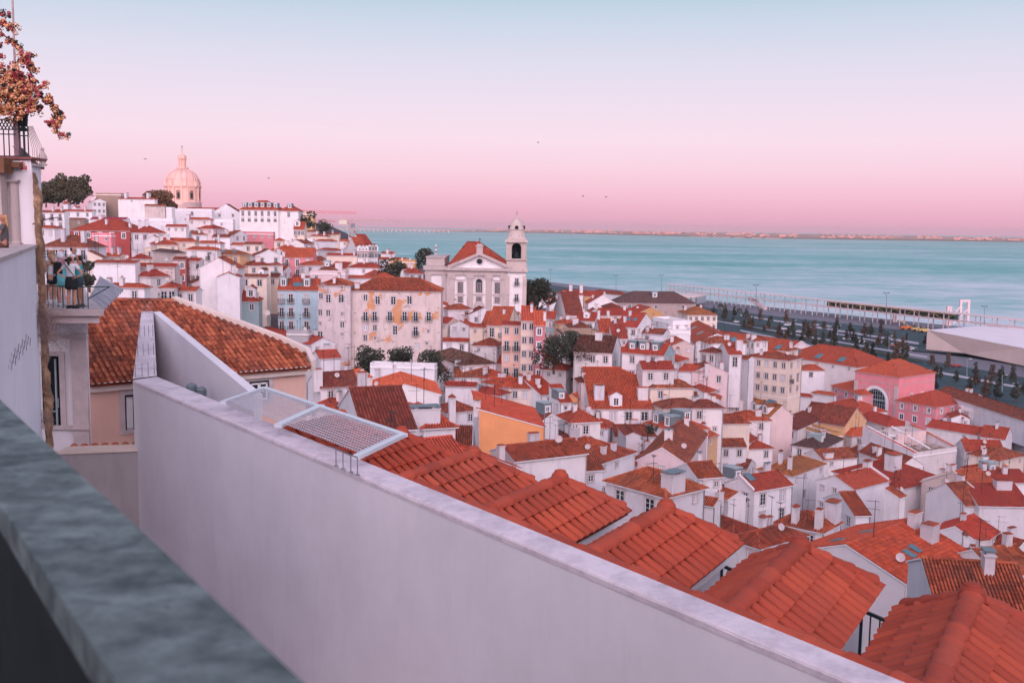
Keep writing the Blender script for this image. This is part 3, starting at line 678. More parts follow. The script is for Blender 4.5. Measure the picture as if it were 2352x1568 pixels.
HL(2, (760, 545), 765, 640, 'cream house on the ridge below the crane', h=6, roof='gl', yaw=82, wall='cream', d=450, ch=((.3, .5),))
HL(2, (650, 560), 655, 500, 'pale house with two chimneys on the ridge right of the palm', h=6, roof='h', yaw=70, wall='cream', d=440, ch=((.3, .2), (.6, .7)))
HL(2, (560, 520), 565, 470, 'little brown roofed house nearest the palm', h=5, roof='gl', yaw=80, wall='stain', tile='brown', d=465)
HL(2, (520, 600), 530, 446, 'jumbled white house with roof terrace right of the cream gable house', h=7, roof='f', yaw=80, d=400, wl=(3, 1, 's'))
HL(2, (860, 606), 865, 770, 'white house with skylight dormer near the water line', h=6, roof='gl', yaw=80, d=425, wl=(1, 1, 's'), wall='clean')
HL(2, (955, 612), 1028, 825, 'red roofed house with green dormer and ochre side wall by the water', h=7, roof='h', yaw=50, wall='yellow', wl=(1, 1, 's'), wr=(1, 1, 'w'), d=405, do=(('L', .5, 'zinc', 2),))
HL(2, (1030, 700), 1120, 810, 'white house with zigzag row of gabled dormers', h=9, roof='gr', yaw=28, wall='clean', wr=(3, 2, 'w'), d=352, do=(('R', .2, 'tile', .2, 1.2), ('R', .5, 'tile', .2, 1.2), ('R', .8, 'tile', .2, 1.2)))
HL(2, (935, 700), 1030, 830, 'pale grey house with three small gabled dormers left of the zigzag house', h=9, roof='gr', yaw=20, wr=(3, 2, 'w'), d=345, do=(('R', .2, 'tile', .2, 1.1), ('R', .55, 'tile', .2, 1.1), ('R', .85, 'tile', .2, 1.1)))
HL(2, (1130, 850), 1172, 850, 'low white house with wide red roof over plain wall', h=5, roof='h', yaw=82, wall='white', d=305, wl=(1, 1, 's'))
HL(2, (1120, 942), 1285, 970, 'wide red hip roof just above the big peeling house', h=5, roof='h', yaw=18, d=285, tile='red', pitch=.5)
HL(2, (1460, 800), 1466, 1222, 'plain ochre flat house with three small chimneys', h=9, roof='f', yaw=84, wall='ochre', wl=(1, 1, 's'), d=335, ch=((.3, .2, .8, .6, 1.2, 3), (.3, .5, .8, .6, 1.2, 3), (.3, .85, .8, .6, 1.2, 3)))
HL(2, (1400, 898), 1540, 1330, 'white house with pyramid roof left of the church', h=8, roof='hp', yaw=12, wr=(2, 1, 'w'), d=318, pitch=.5)
HL(2, (1375, 775), 1392, 1135, 'red roofed house with dark awning left of the tree clump', h=7, roof='gl', yaw=75, d=375, ch=((.4, .6, 1.2, .8, 1.2, 1),))
HL(2, (1265, 720), 1272, 1150, 'low red roof with tall brick chimney near the shore', h=6, roof='gl', yaw=75, d=400, ch=((.4, .5, 2.5, .8, 1, 3),))
HL(2, (820, 905), 845, 500, 'long pale parapet wall house behind the blue house', h=7, roof='f', yaw=82, wall='pinkw', d=285)
HL(2, (480, 950), 486, 330, 'small red roofed annex between the pink villa and the blue house', h=6, roof='gl', yaw=84, d=275)
HL(2, (1060, 945), 1066, 845, 'white cottage with satellite dish above the peeling house', h=6, roof='gl', yaw=84, d=290) 
blue = HL(2, (200, 1050), (572, 1037), 24, 'pale blue house with french windows, balconies and red roof', h=16, roof='gr', yaw=4, wall='blue', tile='red', d=250, wr=None, pitch=.62, do=(('R', .12, 'zinc', 1.3, 1.25), ('R', .7, 'zinc', 1.3, 1.25)), sk=((.42, .22, 1.1), (.52, .22, 1.1)))
W_ = blue['W']
for i, fx in enumerate((.09, .32, .70)):
    for r in range(3):
        put_window(blue['root'], W_(fx * blue['LR'], 0, blue['ze'] - 3.3 - r * 3.4), -blue['l'], 'f', 250, fr='pinkw', balc=True)
# the peeling house
pe = HL(2, (1700, 1065), 11.0, (868, 1050), 'long derelict looking house with peeling wall and many mismatched windows', h=17.5, roof='h', wall='derelict', tile='old', d=240, yaw=91.5, wl=None, tiles=True, ch=((.12, .93, 1.7, 1.1, .8, 3),), pitch=.5)
pw = HL(2, (865, 1010), 9.0, (572, 1000), 'narrow peeling wing with corner balcony at the left end of the derelict house', h=19, roof='h', wall='derelict', tile='old', d=238, yaw=91.5, tiles=True, pitch=.4)
def zwin(hs, zn, lst, side='L'):
    for x, y, k, b in lst:
        px, py = Z(zn, (x, y)); P = hs['P']; dr = hs['l'] if side == 'L' else hs['u']; out_ = -hs['u'] if side == 'L' else -hs['l']
        t = xplan(P, dr, px, py); q = P + dr * t; r = ray(px, py); dd = math.hypot(q.x, q.y) / math.hypot(r.x, r.y)
        put_window(hs['root'], (q.x, q.y, H + r.z * dd), out_, k, hs['d'], balc=b)
zwin(pe, 2, [(1006, 1155, 'w', 0), (1118, 1188, 'm', 0), (1262, 1190, 'm', 0), (1410, 1186, 'm', 0), (1006, 1340, 'f', 1), (1090, 1338, 'f', 1), (1230, 1338, 'f', 1), (1365, 1338, 'f', 1), (1466, 1340, 'f', 1), (1587, 1340, 'f', 1),
    (1004, 1430, 'w', 0), (1092, 1432, 'w', 0), (1278, 1466, 'f', 0), (1466, 1476, 'f', 1), (1582, 1448, 's', 0), (1004, 1524, 'w', 0), (1094, 1514, 's', 0), (1570, 1560, 's', 0), (1480, 1600, 'w', 0), (1004, 1640, 'w', 0)])
zwin(pw, 2, [(597, 1140, 'w', 0), (665, 1172, 'm', 0), (782, 1172, 'm', 0), (822, 1152, 's', 0), (590, 1290, 'w', 0), (664, 1296, 'w', 0), (793, 1292, 's', 0), (793, 1402, 'w', 0), (586, 1380, 's', 0), (793, 1480, 's', 0), (590, 1508, 'm', 0), (616, 1040, 's', 0), (790, 1048, 's', 0)])
# -- right of the church foot
HL(6, (1950, 148), 1955, 1716, 'white house with red roof at the right foot of the peeling house', h=13, roof='gl', yaw=86, wl=(2, 2, 'w'), d=205, tile='red', tiles=True)
HL(2, (2160, 1395), 2168, 1965, 'cream house with red roof under the church steps', h=12, roof='gl', yaw=84, wall='cream', d=245, wl=(2, 2, 's'))
HL(2, (2310, 1380), 2420, 2120, 'cream terrace house with red roof and roof balcony under the church', h=13, roof='gl', yaw=80, wall='cream', wl=(2, 2, 'f'), d=240)
HL(3, (88, 915), 92, -90, 'peach house with balcony left of the three narrow row houses', h=16, roof='gl', yaw=84, wall='peach', wl=(2, 4, 'wf'), d=226)
HL(3, (212, 872), 9.0, 85, 'tall pale yellow narrow row house', h=19, roof='gl', yaw=88, wall='cream', wl=(2, 4, 'w'), d=222, tile='bright', pitch=.6)
HL(3, (305, 918), 9.0, 214, 'tall pink narrow row house beside the alley', h=18, roof='gl', yaw=88, wall='rose', wl=(1, 4, 'w'), d=220, tile='bright', ch=((.2, .05, 1.0, .6, 1.6, 3),), pitch=.6, win='paint')
HL(6, (2320, 175), (2500, 140), 2005, 'white house with dormer and red roof beside the dark trees', h=12, roof='gl', yaw=80, wl=(1, 2, 's'), d=178, do=(('L', .45, 'zinc', 1, 1.1),))
HL(6, (1898, 362), (2198, 346), (1832, 255), 'white house with blackened burnt looking roof tiles', h=6, roof='h', tile='burnt', wr=(2, 1, 's'), d=165, tiles=True)
HL(6, (1640, 395), 1650, 1050, 'flat white parapet house carrying a satellite dish and aerials', h=5, roof='f', yaw=82, wall='clean', d=165)
HL(6, (1035, 640), (1692, 562), (995, 585), 'white gable house with a forest of television aerials', h=9, roof='gl', wall='clean', tile='red', d=132, pitch=.30, tiles=True, yaw=9, ch=((.02, .5, 1, .8, 1.6, 2),))
HL(6, (595, 572), (955, 545), 9.0, 'white house with dark steep tiled roof and two blinds', h=9, roof='gr', tile='brown', wr=(2, 1, 'w'), d=112, pitch=.65, ch=((-.05, .1, 1.6, .9, 2.6, 3),))
HL(6, (940, 500), (1062, 470), 7.0, 'tiny orange roof left of the aerial gable house', h=5, roof='gr', d=150, tile='bright', tiles=True)
HL(6, (585, 302), (780, 292), 7.0, 'small bright roof at the foot of the peeling wing', h=5, roof='gr', d=190, tile='bright')
# skipped
HL(6, (980, 962), (1472, 937), 13.0, 'brown tiled roof right behind the mesh pergola', h=7, roof='gr', tile='brown', d=88, pitch=.42, fix=True)
# skipped
HL(6, (1540, 935), (1832, 920), (1400, 760), 'red hip roof with skylight and grey box dormer', h=6, roof='h', tile='red', d=62, pitch=.5, sk=((.55, .3),), ch=((.1, .1, 3.2, 1.6, 1.6, 0), (-.1, .5, 1.8, 1.2, 1.3, 1), (.98, .1, .7, .5, 2.6, 1)))
HL(6, (1510, 1160), (1975, 1165), 6.0, 'dark narrow roof below the orange wall', h=5, roof='s', tile='brown', d=47, pitch=.55)
og = HL(6, (2045, 768), 2662, 1872, 'plain orange walled house with white flank and sloping red roof', h=11, roof='sl', wall='orange', wallL='white', tile='red', d=128, pitch=-.28, yaw=5, fix=True, ch=((-.02, .05, .9, .8, .8, 1),))
HL(6, (2020, 560), 2026, 1740, 'cluttered low red roof full of aerials', h=6, roof='gl', yaw=82, d=122, tile='red', tiles=True)
HL(6, (2230, 640), (2330, 600), 1790, 'second cluttered red roof behind the orange house', h=6, roof='h', yaw=60, d=112, sk=((.4, .5),))
HL(6, (2300, 560), (2520, 520), 2085, 'red hip roof behind the orange house with zinc chimney', h=6, roof='h', yaw=40, d=128, tiles=True, ch=((.3, .5, 1.3, 1, 1, 2),))
# -- centre, zone 7
HL(7, (785, 1040), (1127, 928), (462, 868), 'red brown hip roof with two small white chimneys in the centre foreground', h=7, roof='h', tile='old', d=64, ch=((.35, .12, .8, .6, 1.1, 3), (.62, .12, .8, .6, 1.1, 3), (.85, .9, 1.5, .9, 2.0, 2)))
HL(7, (1415, 1338), 7.5, (866, 1188), 'dark tiled hip roof house with one framed window facing the viewer', h=6, roof='h', tile='old', d=44, wl=(2, 1, 'b'), ch=((.3, .08, 2.2, 1.6, 1.6, 0),), pitch=.5)
HL(7, (1152, 1002), (1600, 1040), (928, 692), 'long brown roof with pale pink gable in front', h=6, roof='gl', tile='old', wall='pinkw', d=62, pitch=.6, wr=(3, 1, 's', .6))
HL(7, (1525, 745), (1803, 712), (1326, 652), 'white house with bright hip roof and zinc box dormers', h=9, roof='h', tile='bright', wr=(1, 2, 'wf'), wl=(2, 2, 'w'), d=98, do=(('L', .40, 'zinc', .6, 1.25), ('L', .75, 'zinc', .6, 1.25), ('R', .55, 'zinc', 2.2, 1.3)), pitch=.5, ch=((.2, .9, 1, .8, 1.2, 1),))
HL(7, (718, 530), (1290, 515), (572, 440), 'long white house with gabled dormer between two fat chimneys', h=8, roof='gr', tile='red', wr=(4, 2, 'b'), d=122, do=(('R', .42, 'tile', .5, 1.5),), ch=((.17, .12, 1.9, 1.6, 2.4, 1), (.88, .12, 2.0, 1.6, 2.0, 3)), pitch=.55, tiles=True, yaw=4)
HL(7, (545, 657), (813, 645), (433, 592), 'white house with small pyramid roof left of the fat chimneys', h=6, roof='hp', tile='red', wr=(1, 1, 'w'), d=96, pitch=.55)
HL(7, (285, 640), (430, 625), (147, 505), 'brown gable roof with zinc box dormer beside the orange house', h=6, roof='gl', tile='old', d=92, pitch=.6, do=(('R', .5, 'zinc', 1),))
HL(7, (258, 347), 5.0, (-200, 335), 'cream house with long red roof below the row houses', h=8, roof='gl', wall='cream', wl=(5, 1, 'w'), d=140, tile='red', tiles=True, ch=((.3, .4, 1.3, .8, 1.1, 1),), pitch=.6)
HL(7, (262, 404), (427, 386), 10.0, 'large red roof plane over a white wall with balcony door', h=8, roof='s', tile='red', wr=(1, 1, 'f'), d=132, tiles=True, pitch=.42)
HL(7, (440, 475), (543, 470), 7.0, 'white cottage with round zinc dormer', h=6, roof='s', tile='red', d=126, do=(('R', .3, 'zinc', 1, 1),), tiles=True, wr=(1, 1, 's'))
HL(7, (800, 277), (915, 213), (556, 236), 'long stained white wall house with red roof', h=8, roof='gl', tile='red', wall='white2', d=165, ch=((.9, .8, .4, .4, 2.4, 2),))
HL(7, (375, 246), (520, 195), (286, 186), 'red roofed house with small white chimney above the stained wall', h=6, roof='gr', tile='red', d=172, ch=((.1, .9, 1, .8, 1, 3),))
HL(7, (600, 438), (900, 372), (545, 412), 'broad red roof with orange end wall left of the dormered long house', h=7, roof='gr', tile='red', wall='orange', d=135, tiles=True)
HL(7, (1160, 282), (1322, 213), (1015, 241), 'white cottage with low red roof and bay windows', h=6, roof='gr', tile='red', d=158, wl=(2, 1, 'w'))
HL(7, (1460, 330), (1612, 335), (1235, 282), 'tall white gable with stacked french windows', h=10, roof='gl', tile='red', d=145, wr=(1, 2, 'f'), pitch=.5, ch=((.2, .1, 2, .8, 1.2, 3),))
HL(7, (1205, 400), (1487, 387), 7.0, 'red roof over blank white wall with grey patch', h=7, roof='gr', tile='red', d=130, sk=((.05, .3, 1.3),), tiles=True)
HL(7, (1640, 522), (1835, 498), 9.0, 'red roofed white house with one window right of the dormered long house', h=6, roof='gr', tile='old', d=128, wr=(2, 1, 's'), tiles=True, pitch=.55)
HL(7, (1860, 252), (2087, 235), (1640, 205), 'tall white house with big gable end and white dormer', h=14, roof='gr', tile='bright', d=178, wr=(2, 3, 'w'), wl=(2, 3, 's', .3), do=(('R', .42, 'white', 1.6, 1.3),), band=(5.6,), pitch=.55)
HL(7, (1640, 160), (1890, 130), (1545, 152), 'broad red pyramid roof behind the big gable end', h=7, roof='hp', tile='red', d=205, pitch=.5)
ol = HL(7, (1998, 512), (2372, 612), 11.0, 'tall cream apartment house with four white dormers and old orange roof', h=16, roof='gr', wall='pinkw', tile='gold', wr=(4, 4, 'm'), d=150, do=(('R', .12, 'white', .4, 1.2), ('R', .34, 'white', .4, 1.2), ('R', .58, 'white', .4, 1.2), ('R', .84, 'white', .4, 1.2)), sk=((.75, .35, 2.6),), pitch=.75)
HL(7, (1985, 603), 5.0, (1836, 560), 'white house with two green shuttered windows left of the cream apartment house', h=9, roof='gl', wl=(2, 2, 'w', .2), d=140, tile='red', wall='white', pitch=.6)
HL(7, (1870, 513), (1998, 448), (1802, 460), 'small red roof above the green shuttered house', h=6, roof='gr', d=152, tile='red')
HL(7, (1800, 800), (1903, 765), 6.0, 'narrow red roof strip right of the zinc dormer house', h=6, roof='gr', wall='yellow', d=108, tile='red', pitch=.7)
HL(7, (2215, 1290), (2577, 1228), 13.0, 'white house with zinc edged parapet gable and red roof', h=9, roof='gr', tile='red', d=70, wr=(2, 2, 'm'), para=('l',), do=(('R', .08, 'zinc', 4.2, 1.0),), sk=((.2, .42, 1.3),), pitch=.5)
HL(7, (1705, 1168), (1935, 1150), 8.0, 'red roof left of the zinc edged house', h=6, roof='gr', tile='old', d=72)
HL(7, (1990, 1362), (2150, 1335), (1762, 1218), 'red tiled lean roof with white round topped gable', h=6, roof='gl', tile='old', d=62, ch=((-.4, .05, .9, .8, 1.5, 2),))
HL(7, (1850, 1422), (1920, 1380), (1702, 1332), 'low red roof with terrace awning beside it', h=6, roof='gl', tile='old', d=58)
# skipped
HL(9, (2030, 195), (2260, 150), (1530, -30), 'mossy brown roof behind the third and fourth pavilions', h=6, roof='h', tile='old', d=40, pitch=.42)
HL(9, (2275, 320), (2700, 200), (2100, 195), 'brown roof with long hip line behind the fourth pavilion', h=6, roof='h', tile='old', d=37, pitch=.42)
HL(7, (390, 1110), (835, 1085), 9.0, 'long tiled roof with low white end wall left of the centre', h=6, roof='gr', tile='old', d=50, pitch=.45)
HL(7, (25, 1010), (685, 935), 7.0, 'long low brown roof under the orange wall', h=5, roof='gr', tile='old', d=54, pitch=.38)
HL(7, (205, 1260), (700, 1190), (20, 1060), 'blackened old roof close behind the second pavilion', h=5, roof='h', tile='burnt', d=36, pitch=.42)
HL(7, (440, 890), 470, 300, 'dark patched roof right of the orange wall', h=6, roof='gl', yaw=70, tile='brown', d=74)
HL(7, (1050, 780), (1052, 780), (820, 700), 'brown roof sliver with white wall behind the centre hip roof', h=6, roof='gl', tile='old', d=80)
# -- zone 3
HL(3, (1615, 822), (1886, 814), 1524, 'cream yellow three storey building with golden roof near the waterfront', h=13, roof='h', yaw=5, wall='cream', tile='gold', wr=(5, 3, 'w'), wl=(1, 2, 'b'), d=375)
HL(3, (960, 712), (1692, 706), 16.0, 'huge weathered warehouse with grey brown roof and dark openings', h=15, roof='h', wall='ruin', tile='slate', d=425, yaw=2, wr=(3, 2, 'b', .2), pitch=.55, cat='warehouse', name='warehouse', do=(('R', .5, 'grey', 4, 1.4),))
HL(3, (700, 720), (966, 722), 12.0, 'broad white gable end left of the weathered warehouse', h=9, roof='gl', wall='clean', d=400, yaw=2, pitch=.62, tile='red')
HL(3, (1000, 640), (1062, 608), 735, 'dark red hip roof with glazed lantern at the water edge', h=8, roof='hp', d=470, yaw=40, tile='brown', pitch=.6)
HL(3, (655, 640), 8.0, 462, 'white gable with two red brick chimneys near the water', h=8, roof='gl', yaw=86, wall='clean', d=440, ch=((.3, .1, 2, 1.4, 3, 3), (.3, .6, 2, 1.4, 3, 3)), tile='red')
HL(3, (470, 640), (560, 640), 330, 'red roofed house beside the church pine by the water', h=7, roof='gl', yaw=10, d=460, wall='clean', tile='red')
HL(3, (345, 735), (590, 745), 9.0, 'white gable with slotted vent right of the church pine', h=9, roof='gl', wall='clean', d=370, yaw=6, pitch=.6, tile='red')
HL(3, (835, 655), 9.0, 660, 'orange and red house block with round glass dome', h=8, roof='gl', yaw=84, wall='ochre', d=440, tile='red')
HL(3, (800, 825), (1180, 826), 9.0, 'long low red roof over a cream parapet', h=7, roof='gr', wall='cream', d=340, yaw=0, tile='red')
HL(3, (845, 760), (1010, 760), 10.0, 'dark red roof with glass pyramid left of the warehouse', h=7, roof='h', d=372, yaw=0, tile='brown')
HL(3, (700, 800), (820, 800), 9.0, 'brown red roof with boxy skylight above the long low one', h=6, roof='gl', d=352, yaw=0, tile='brown')
HL(3, (1162, 806), (1385, 850), 1048, 'tan gable house with white side right of the long low roof', h=8, roof='gl', wall='ochre', d=345, yaw=14, tile='red', ch=((.0, .1, .6, .6, 2, 2),))
HL(3, (935, 925), (1120, 880), 870, 'brown roofed house with white parapet and zinc lantern', h=7, roof='gl', tile='brown', d=300, yaw=20, pitch=.5, para=('f',))
HL(3, (1148, 937), 1305, (951, 912), 'white house with red roof, two skylights and a balcony', h=10, roof='gl', wall='clean', wl=(3, 2, 'wf'), d=262, yaw=62, sk=((.25, .3), (.25, .6)), pitch=.5, tile='bright')
HL(3, (1480, 900), (1640, 930), 1290, 'terraced white building with roof terrace and vents', h=12, roof='f', yaw=20, wall='clean', d=270, wr=(2, 1, 's'), wl=(2, 1, 's'))
HL(3, (1390, 1000), (1450, 985), 1195, 'low red roof in front of the terraced white building', h=7, roof='gl', yaw=60, d=248, tile='old')
HL(3, (1640, 990), 9.0, 1440, 'plain white stepped wall building right of the terrace', h=12, roof='f', yaw=84, wall='clean', d=262)
HL(3, (805, 985), (922, 975), 8.0, 'white house with zinc chimneys and one square window', h=9, roof='gr', wr=(1, 1, 'w'), d=232, yaw=4, ch=((.1, .5, .6, .6, 1.8, 2), (.9, .6, .6, .6, 2.2, 2)), pitch=.7)
HL(3, (925, 1035), (1065, 1030), 6.0, 'small white extension with red lean roof', h=7, roof='s', wr=(2, 1, 's'), d=226, yaw=2)
HL(3, (455, 1000), (805, 970), 408, 'ruinous grey brown house with ragged roof edge', h=9, roof='f', wall='brown', wr=(4, 1, 's', .1), d=222, yaw=8)
HL(3, (560, 960), (760, 950), 12.0, 'patched brown roof on top of the ruinous house', h=4, roof='h', tile='brown', wall='brown', d=234, yaw=4)
HL(3, (430, 905), (605, 882), 395, 'ochre yellow house above the ruinous one', h=10, roof='h', wall='ochre', wr=(2, 1, 's'), wl=(1, 2, 's'), d=252, yaw=10, tile='red')
HL(3, (395, 860), 7.0, 330, 'tall grey blue house flanking the dark alley', h=16, roof='gl', wall='teal', wl=(3, 3, 'w'), d=258, yaw=80, tile='red')
HL(3, (500, 825), (660, 815), 385, 'white gabled house with air conditioner above the ochre house', h=9, roof='gr', wall='clean', d=300, yaw=8, tile='brown', pitch=.6)
HL(3, (760, 880), 9.0, 590, 'steep red roof with white dormer behind the zinc chimney house', h=8, roof='gl', d=270, yaw=75, tile='red', do=(('L', .5, 'white', 1.4),))
HL(3, (920, 1172), (1000, 1105), (632, 1115), 'white cottage with black moss covered roof', h=6, roof='gl', tile='burnt', wl=(3, 1, 'w'), d=205, pitch=.4, tiles=True, ch=((.4, .45, 1.8, 1.4, 1.3, 3),))
HL(3, (1395, 1190), (1492, 1162), (1200, 1112), 'grey teal and white corner house with three grey dormers', h=11, roof='gl', wall='teal', wallL='white', tile='bright', wr=(2, 2, 'w'), wl=(2, 2, 'w', .2), d=200, pitch=.6, do=(('L', .25, 'zinc', 1, 1.1), ('L', .55, 'zinc', 1, 1.1), ('L', .8, 'zinc', 1, 1.1)), tiles=True)
HL(3, (1480, 1102), (1672, 1102), 9.0, 'stained cream gable house right of the grey teal corner house', h=11, roof='gl', wall='stain', wr=(2, 1, 's', .4), d=222, yaw=3, tile='red')
HL(3, (1790, 1078), (2160, 1085), 1735, 'low white house with long red roof and one skylight', h=7, roof='h', d=248, yaw=6, sk=((.7, .2, 1.6),), tile='old')
HL(3, (1868, 1170), (1948, 1150), 1735, 'white house with mossy brown roof and two shutters', h=8, roof='h', tile='brown', wl=(2, 1, 'w'), d=225, yaw=50)
HL(3, (1990, 1182), (2112, 1168), 9.0, 'white house with red roof and iron balcony left of the cream palace', h=8, roof='gr', wr=(1, 1, 'f'), d=222, yaw=4, ch=((.95, .2, 1.4, 1, 2, 3),), tile='red')
HL(3, (2170, 1230), (2228, 1190), 2085, 'steep brown roof beside the cream palace', h=8, roof='gl', tile='old', d=230, yaw=40)
HL(3, (1180, 1280), (1272, 1245), (880, 1215), 'large red roof with hipped end in the middle distance', h=6, roof='h', tile='red', d=192, tiles=False, sk=())
HL(3, (1140, 1290), (1145, 1270), (940, 1235), 'lower red roof with stained grey wall', h=6, roof='h', wall='stain', tile='old', d=185, yaw=60)
HL(3, (1080, 1375), (1085, 1340), (895, 1365), 'red roof with iron roof railing', h=6, roof='h', tile='red', d=172, yaw=50)
HL(3, (860, 1330), (905, 1320), (660, 1290), 'red roof peeking left of the railed one', h=6, roof='gl', tile='red', d=184, yaw=60, ch=((.9, .1, 1.2, .9, 2.2, 3),))
HL(3, (2230, 1060), (2351, 1100), 2150, 'small attic house with red roof by the warehouses', h=6, roof='hp', d=262, yaw=20, tile='old')
HL(3, (1270, 1085), (1290, 1020), (1105, 1080), 'steep red roof left of the water tanks', h=8, roof='gl', tile='red', d=228, yaw=50)
HL(3, (2240, 1300), (2250, 1290), (2030, 1330), 'red roof with solar panel right of the big gable end', h=7, roof='h', tile='red', d=192, yaw=60, sk=((.3, .5, 1.8), (.3, .75, 1.8)))
HL(3, (2060, 1300), (2065, 1290), (1960, 1280), 'small red roof behind the big gable end house', h=7, roof='gl', tile='red', d=210, yaw=70)
HL(3, (1600, 1440), (1800, 1442), 1545, 'white house with red roof and scaffolding', h=9, roof='gr', wr=(2, 1, 'w'), d=160, yaw=2, tile='red', para=('l',), sk=((.55, .2, 1.6),))
HL(3, (2351, 1420), 9.0, 2130, 'bright red roof with pale skylight left of the golden roofed house', h=7, roof='gl', tile='bright', d=182, yaw=80, sk=((.3, .6, 1.8),))
# -- zone 4
HL(4, (820, 1072), (1152, 1042), (325, 950), 'long white warehouse with red hipped end roof and three skylights', h=13, roof='h', wall='white', tile='red', wr=(3, 1, 's'), wl=(5, 1, 's', .3), d=335, sk=((.13, .25, 2), (.13, .55, 2), (.13, .85, 2)), cat='warehouse', name='warehouse', pitch=.5)
S3 = HOUSES['long white warehouse with red hipped end roof and three skylights']
for i, (lab, nsk) in enumerate((('middle shed of the long red roofed warehouses, with four skylights', 4), ('left shed of the long red roofed warehouses, with three skylights', 3))):
    q = S3['P'] + S3['l'] * (S3['LL'] - 1 + i * 42); pp = MC.to_3x3().transposed() @ (q - Vector((0, 0, H))); px = (CX - F * pp.x / pp.z, CY + F * pp.y / pp.z)
    HL(0, px, S3['LR'], 41.0, lab, h=13, roof='gl', wall='clean', tile='red', d=q.y, yaw=math.degrees(math.atan2(S3['u'].y, S3['u'].x)), cat='warehouse', name='warehouse', para=('f',), pitch=.5, sk=[(.22, .15 + .75 * j / nsk, 2) for j in range(nsk)])
HL(3, (1690, 1088), 12.0, (1535, 945), 'red shed with white parapet and two skylights below the cream yellow building', h=9, roof='gl', wall='clean', tile='red', d=285, sk=((.25, .35, 1.6), (.25, .7, 1.6)), para=('f',), cat='warehouse', name='warehouse')
HL(4, (185, 1010), (312, 985), (-165, 965), 'cream four storey palace like house with corner pilaster', h=17, roof='h', wall='cream', tile='old', wr=(2, 3, 'wf'), wl=(5, 3, 'w'), d=245, pitch=.3, band=(9.6,))
HL(4, (185, 925), (278, 905), (20, 935), 'attic storey with little gables on the cream palace like house', h=5, roof='h', wall='cream', tile='old', wr=(1, 1, 'w'), wl=(1, 1, 'w'), d=250, pitch=.3)
HL(4, (310, 1100), (657, 1092), 16.0, 'white annex with two windows and red hip roof by the cream palace', h=11, roof='h', wall='clean', wr=(2, 1, 'b'), d=262, yaw=3, tile='red')
HL(4, (105, 1190), (118, 1170), -60, 'small white gable with red roof at the foot of the cream palace', h=7, roof='gl', d=205, yaw=60, tile='bright', wall='clean', pitch=.7)
HL(4, (395, 1345), (402, 1310), 195, 'red roof with white chimney below the white annex', h=6, roof='h', d=200, yaw=60, tile='red')
HL(4, (600, 1330), (612, 1300), 400, 'red pyramid roof left of the pink museum', h=6, roof='hp', d=215, yaw=50, tile='red')
HL(4, (2600, 1640), 14.0, (1545, 1300), 'long low brown roofed arcade shed behind the pink museum', h=7, roof='gl', tile='brown', d=255, wall='white', cat='warehouse', name='warehouse', pitch=.55)
HL(4, (1862, 1385), (2000, 1335), 12.0, 'white gabled transept of the brown roofed arcade shed', h=9, roof='gl', wall='clean', tile='brown', d=262, yaw=35, wr=(2, 1, 's'))
HL(4, (1760, 1450), (2500, 1620), 9.0, 'low grey roofed modern strip building with dark ribbon windows', h=7, roof='f', wall='white', d=225, wr=(5, 1, 'b'), cat='building', name='building')
# -- zone 8
HL(8, (225, 687), (522, 577), (0, 597), 'white house with ochre brown hip roof and two thin chimneys', h=12, roof='h', tile='gold', d=98, wl=(2, 2, 'w'), ch=((.2, .55, .8, .6, 2.0, 1), (.12, .2, .8, .6, 2.2, 3)))
HL(8, (788, 812), (1113, 730), (300, 765), 'white house with parapet gable and laundry on its left wall', h=10, roof='gr', wall='clean', tile='bright', d=92, wl=(3, 2, 's'), pitch=.42, para=('r',), ch=((.95, .55, 1.6, 1, 1.1, 1),))
HL(10, (1257, 645), (1860, 365), (345, 300), 'large white house with wide red roof and four skylights at lower right', h=9, roof='gr', wall='clean', tile='red', d=56, wr=(4, 1, 'w', .2), sk=((.48, .62, .9), (.40, .2, .9), (.52, .22, .9), (.2, .7, .9)), ch=((.80, .25, 1.6, 1.3, 1.6, 3), (.86, .42, 1.4, .9, 1.5, 3)), pitch=.36)
HL(8, (1952, 1312), (2112, 1198), 11.0, 'red roof with dark gutter line beside the skylight house', h=9, roof='gr', wall='clean', tile='red', d=76, pitch=.5)
HL(8, (1215, 604), (1432, 592), (752, 470), 'long brown red roof with white gable below the roofless house', h=7, roof='gl', tile='old', wall='clean', d=128, pitch=.6)
HL(8, (505, 542), (822, 520), 8.0, 'red roof right behind the ochre brown hip roof', h=6, roof='gr', tile='old', d=124, ch=((.2, .1, 2, 1, .8, 3),))
HL(8, (1925, 315), 8.0, (1452, 238), 'big blank white wall house right of the roofless house', h=10, roof='gl', wall='white', tile='bright', d=168, wl=(2, 1, 's', .6))
HL(8, (2180, 356), (2246, 302), (1985, 298), 'red roof right of the blank white wall, upper one', h=6, roof='gl', tile='red', d=160)
HL(8, (1815, 462), (2175, 474), 8.0, 'red roof slope with netting below it', h=7, roof='gr', tile='red', d=148, pitch=.6)
HL(8, (2125, 548), (2356, 500), (1902, 478), 'cream house with one window under a brown red roof', h=7, roof='h', wall='cream', tile='old', wl=(2, 1, 'b', .4), d=128)
HL(8, (2030, 702), (2292, 690), (1752, 612), 'wide brown red roof with small cream box dormer', h=6, roof='h', tile='red', d=112, do=(('R', .3, 'grey', 1.5),))
HL(8, (2035, 748), (2420, 752), 6.0, 'thin red roof above a grey white wall at the right edge', h=6, roof='s', tile='red', d=104, pitch=.3)
HL(8, (1962, 878), (2197, 830), (1622, 700), 'red roof with low grey gable wall and satellite dish', h=7, roof='gr', wall='stain', tile='red', d=94, pitch=.5, para=('l',))
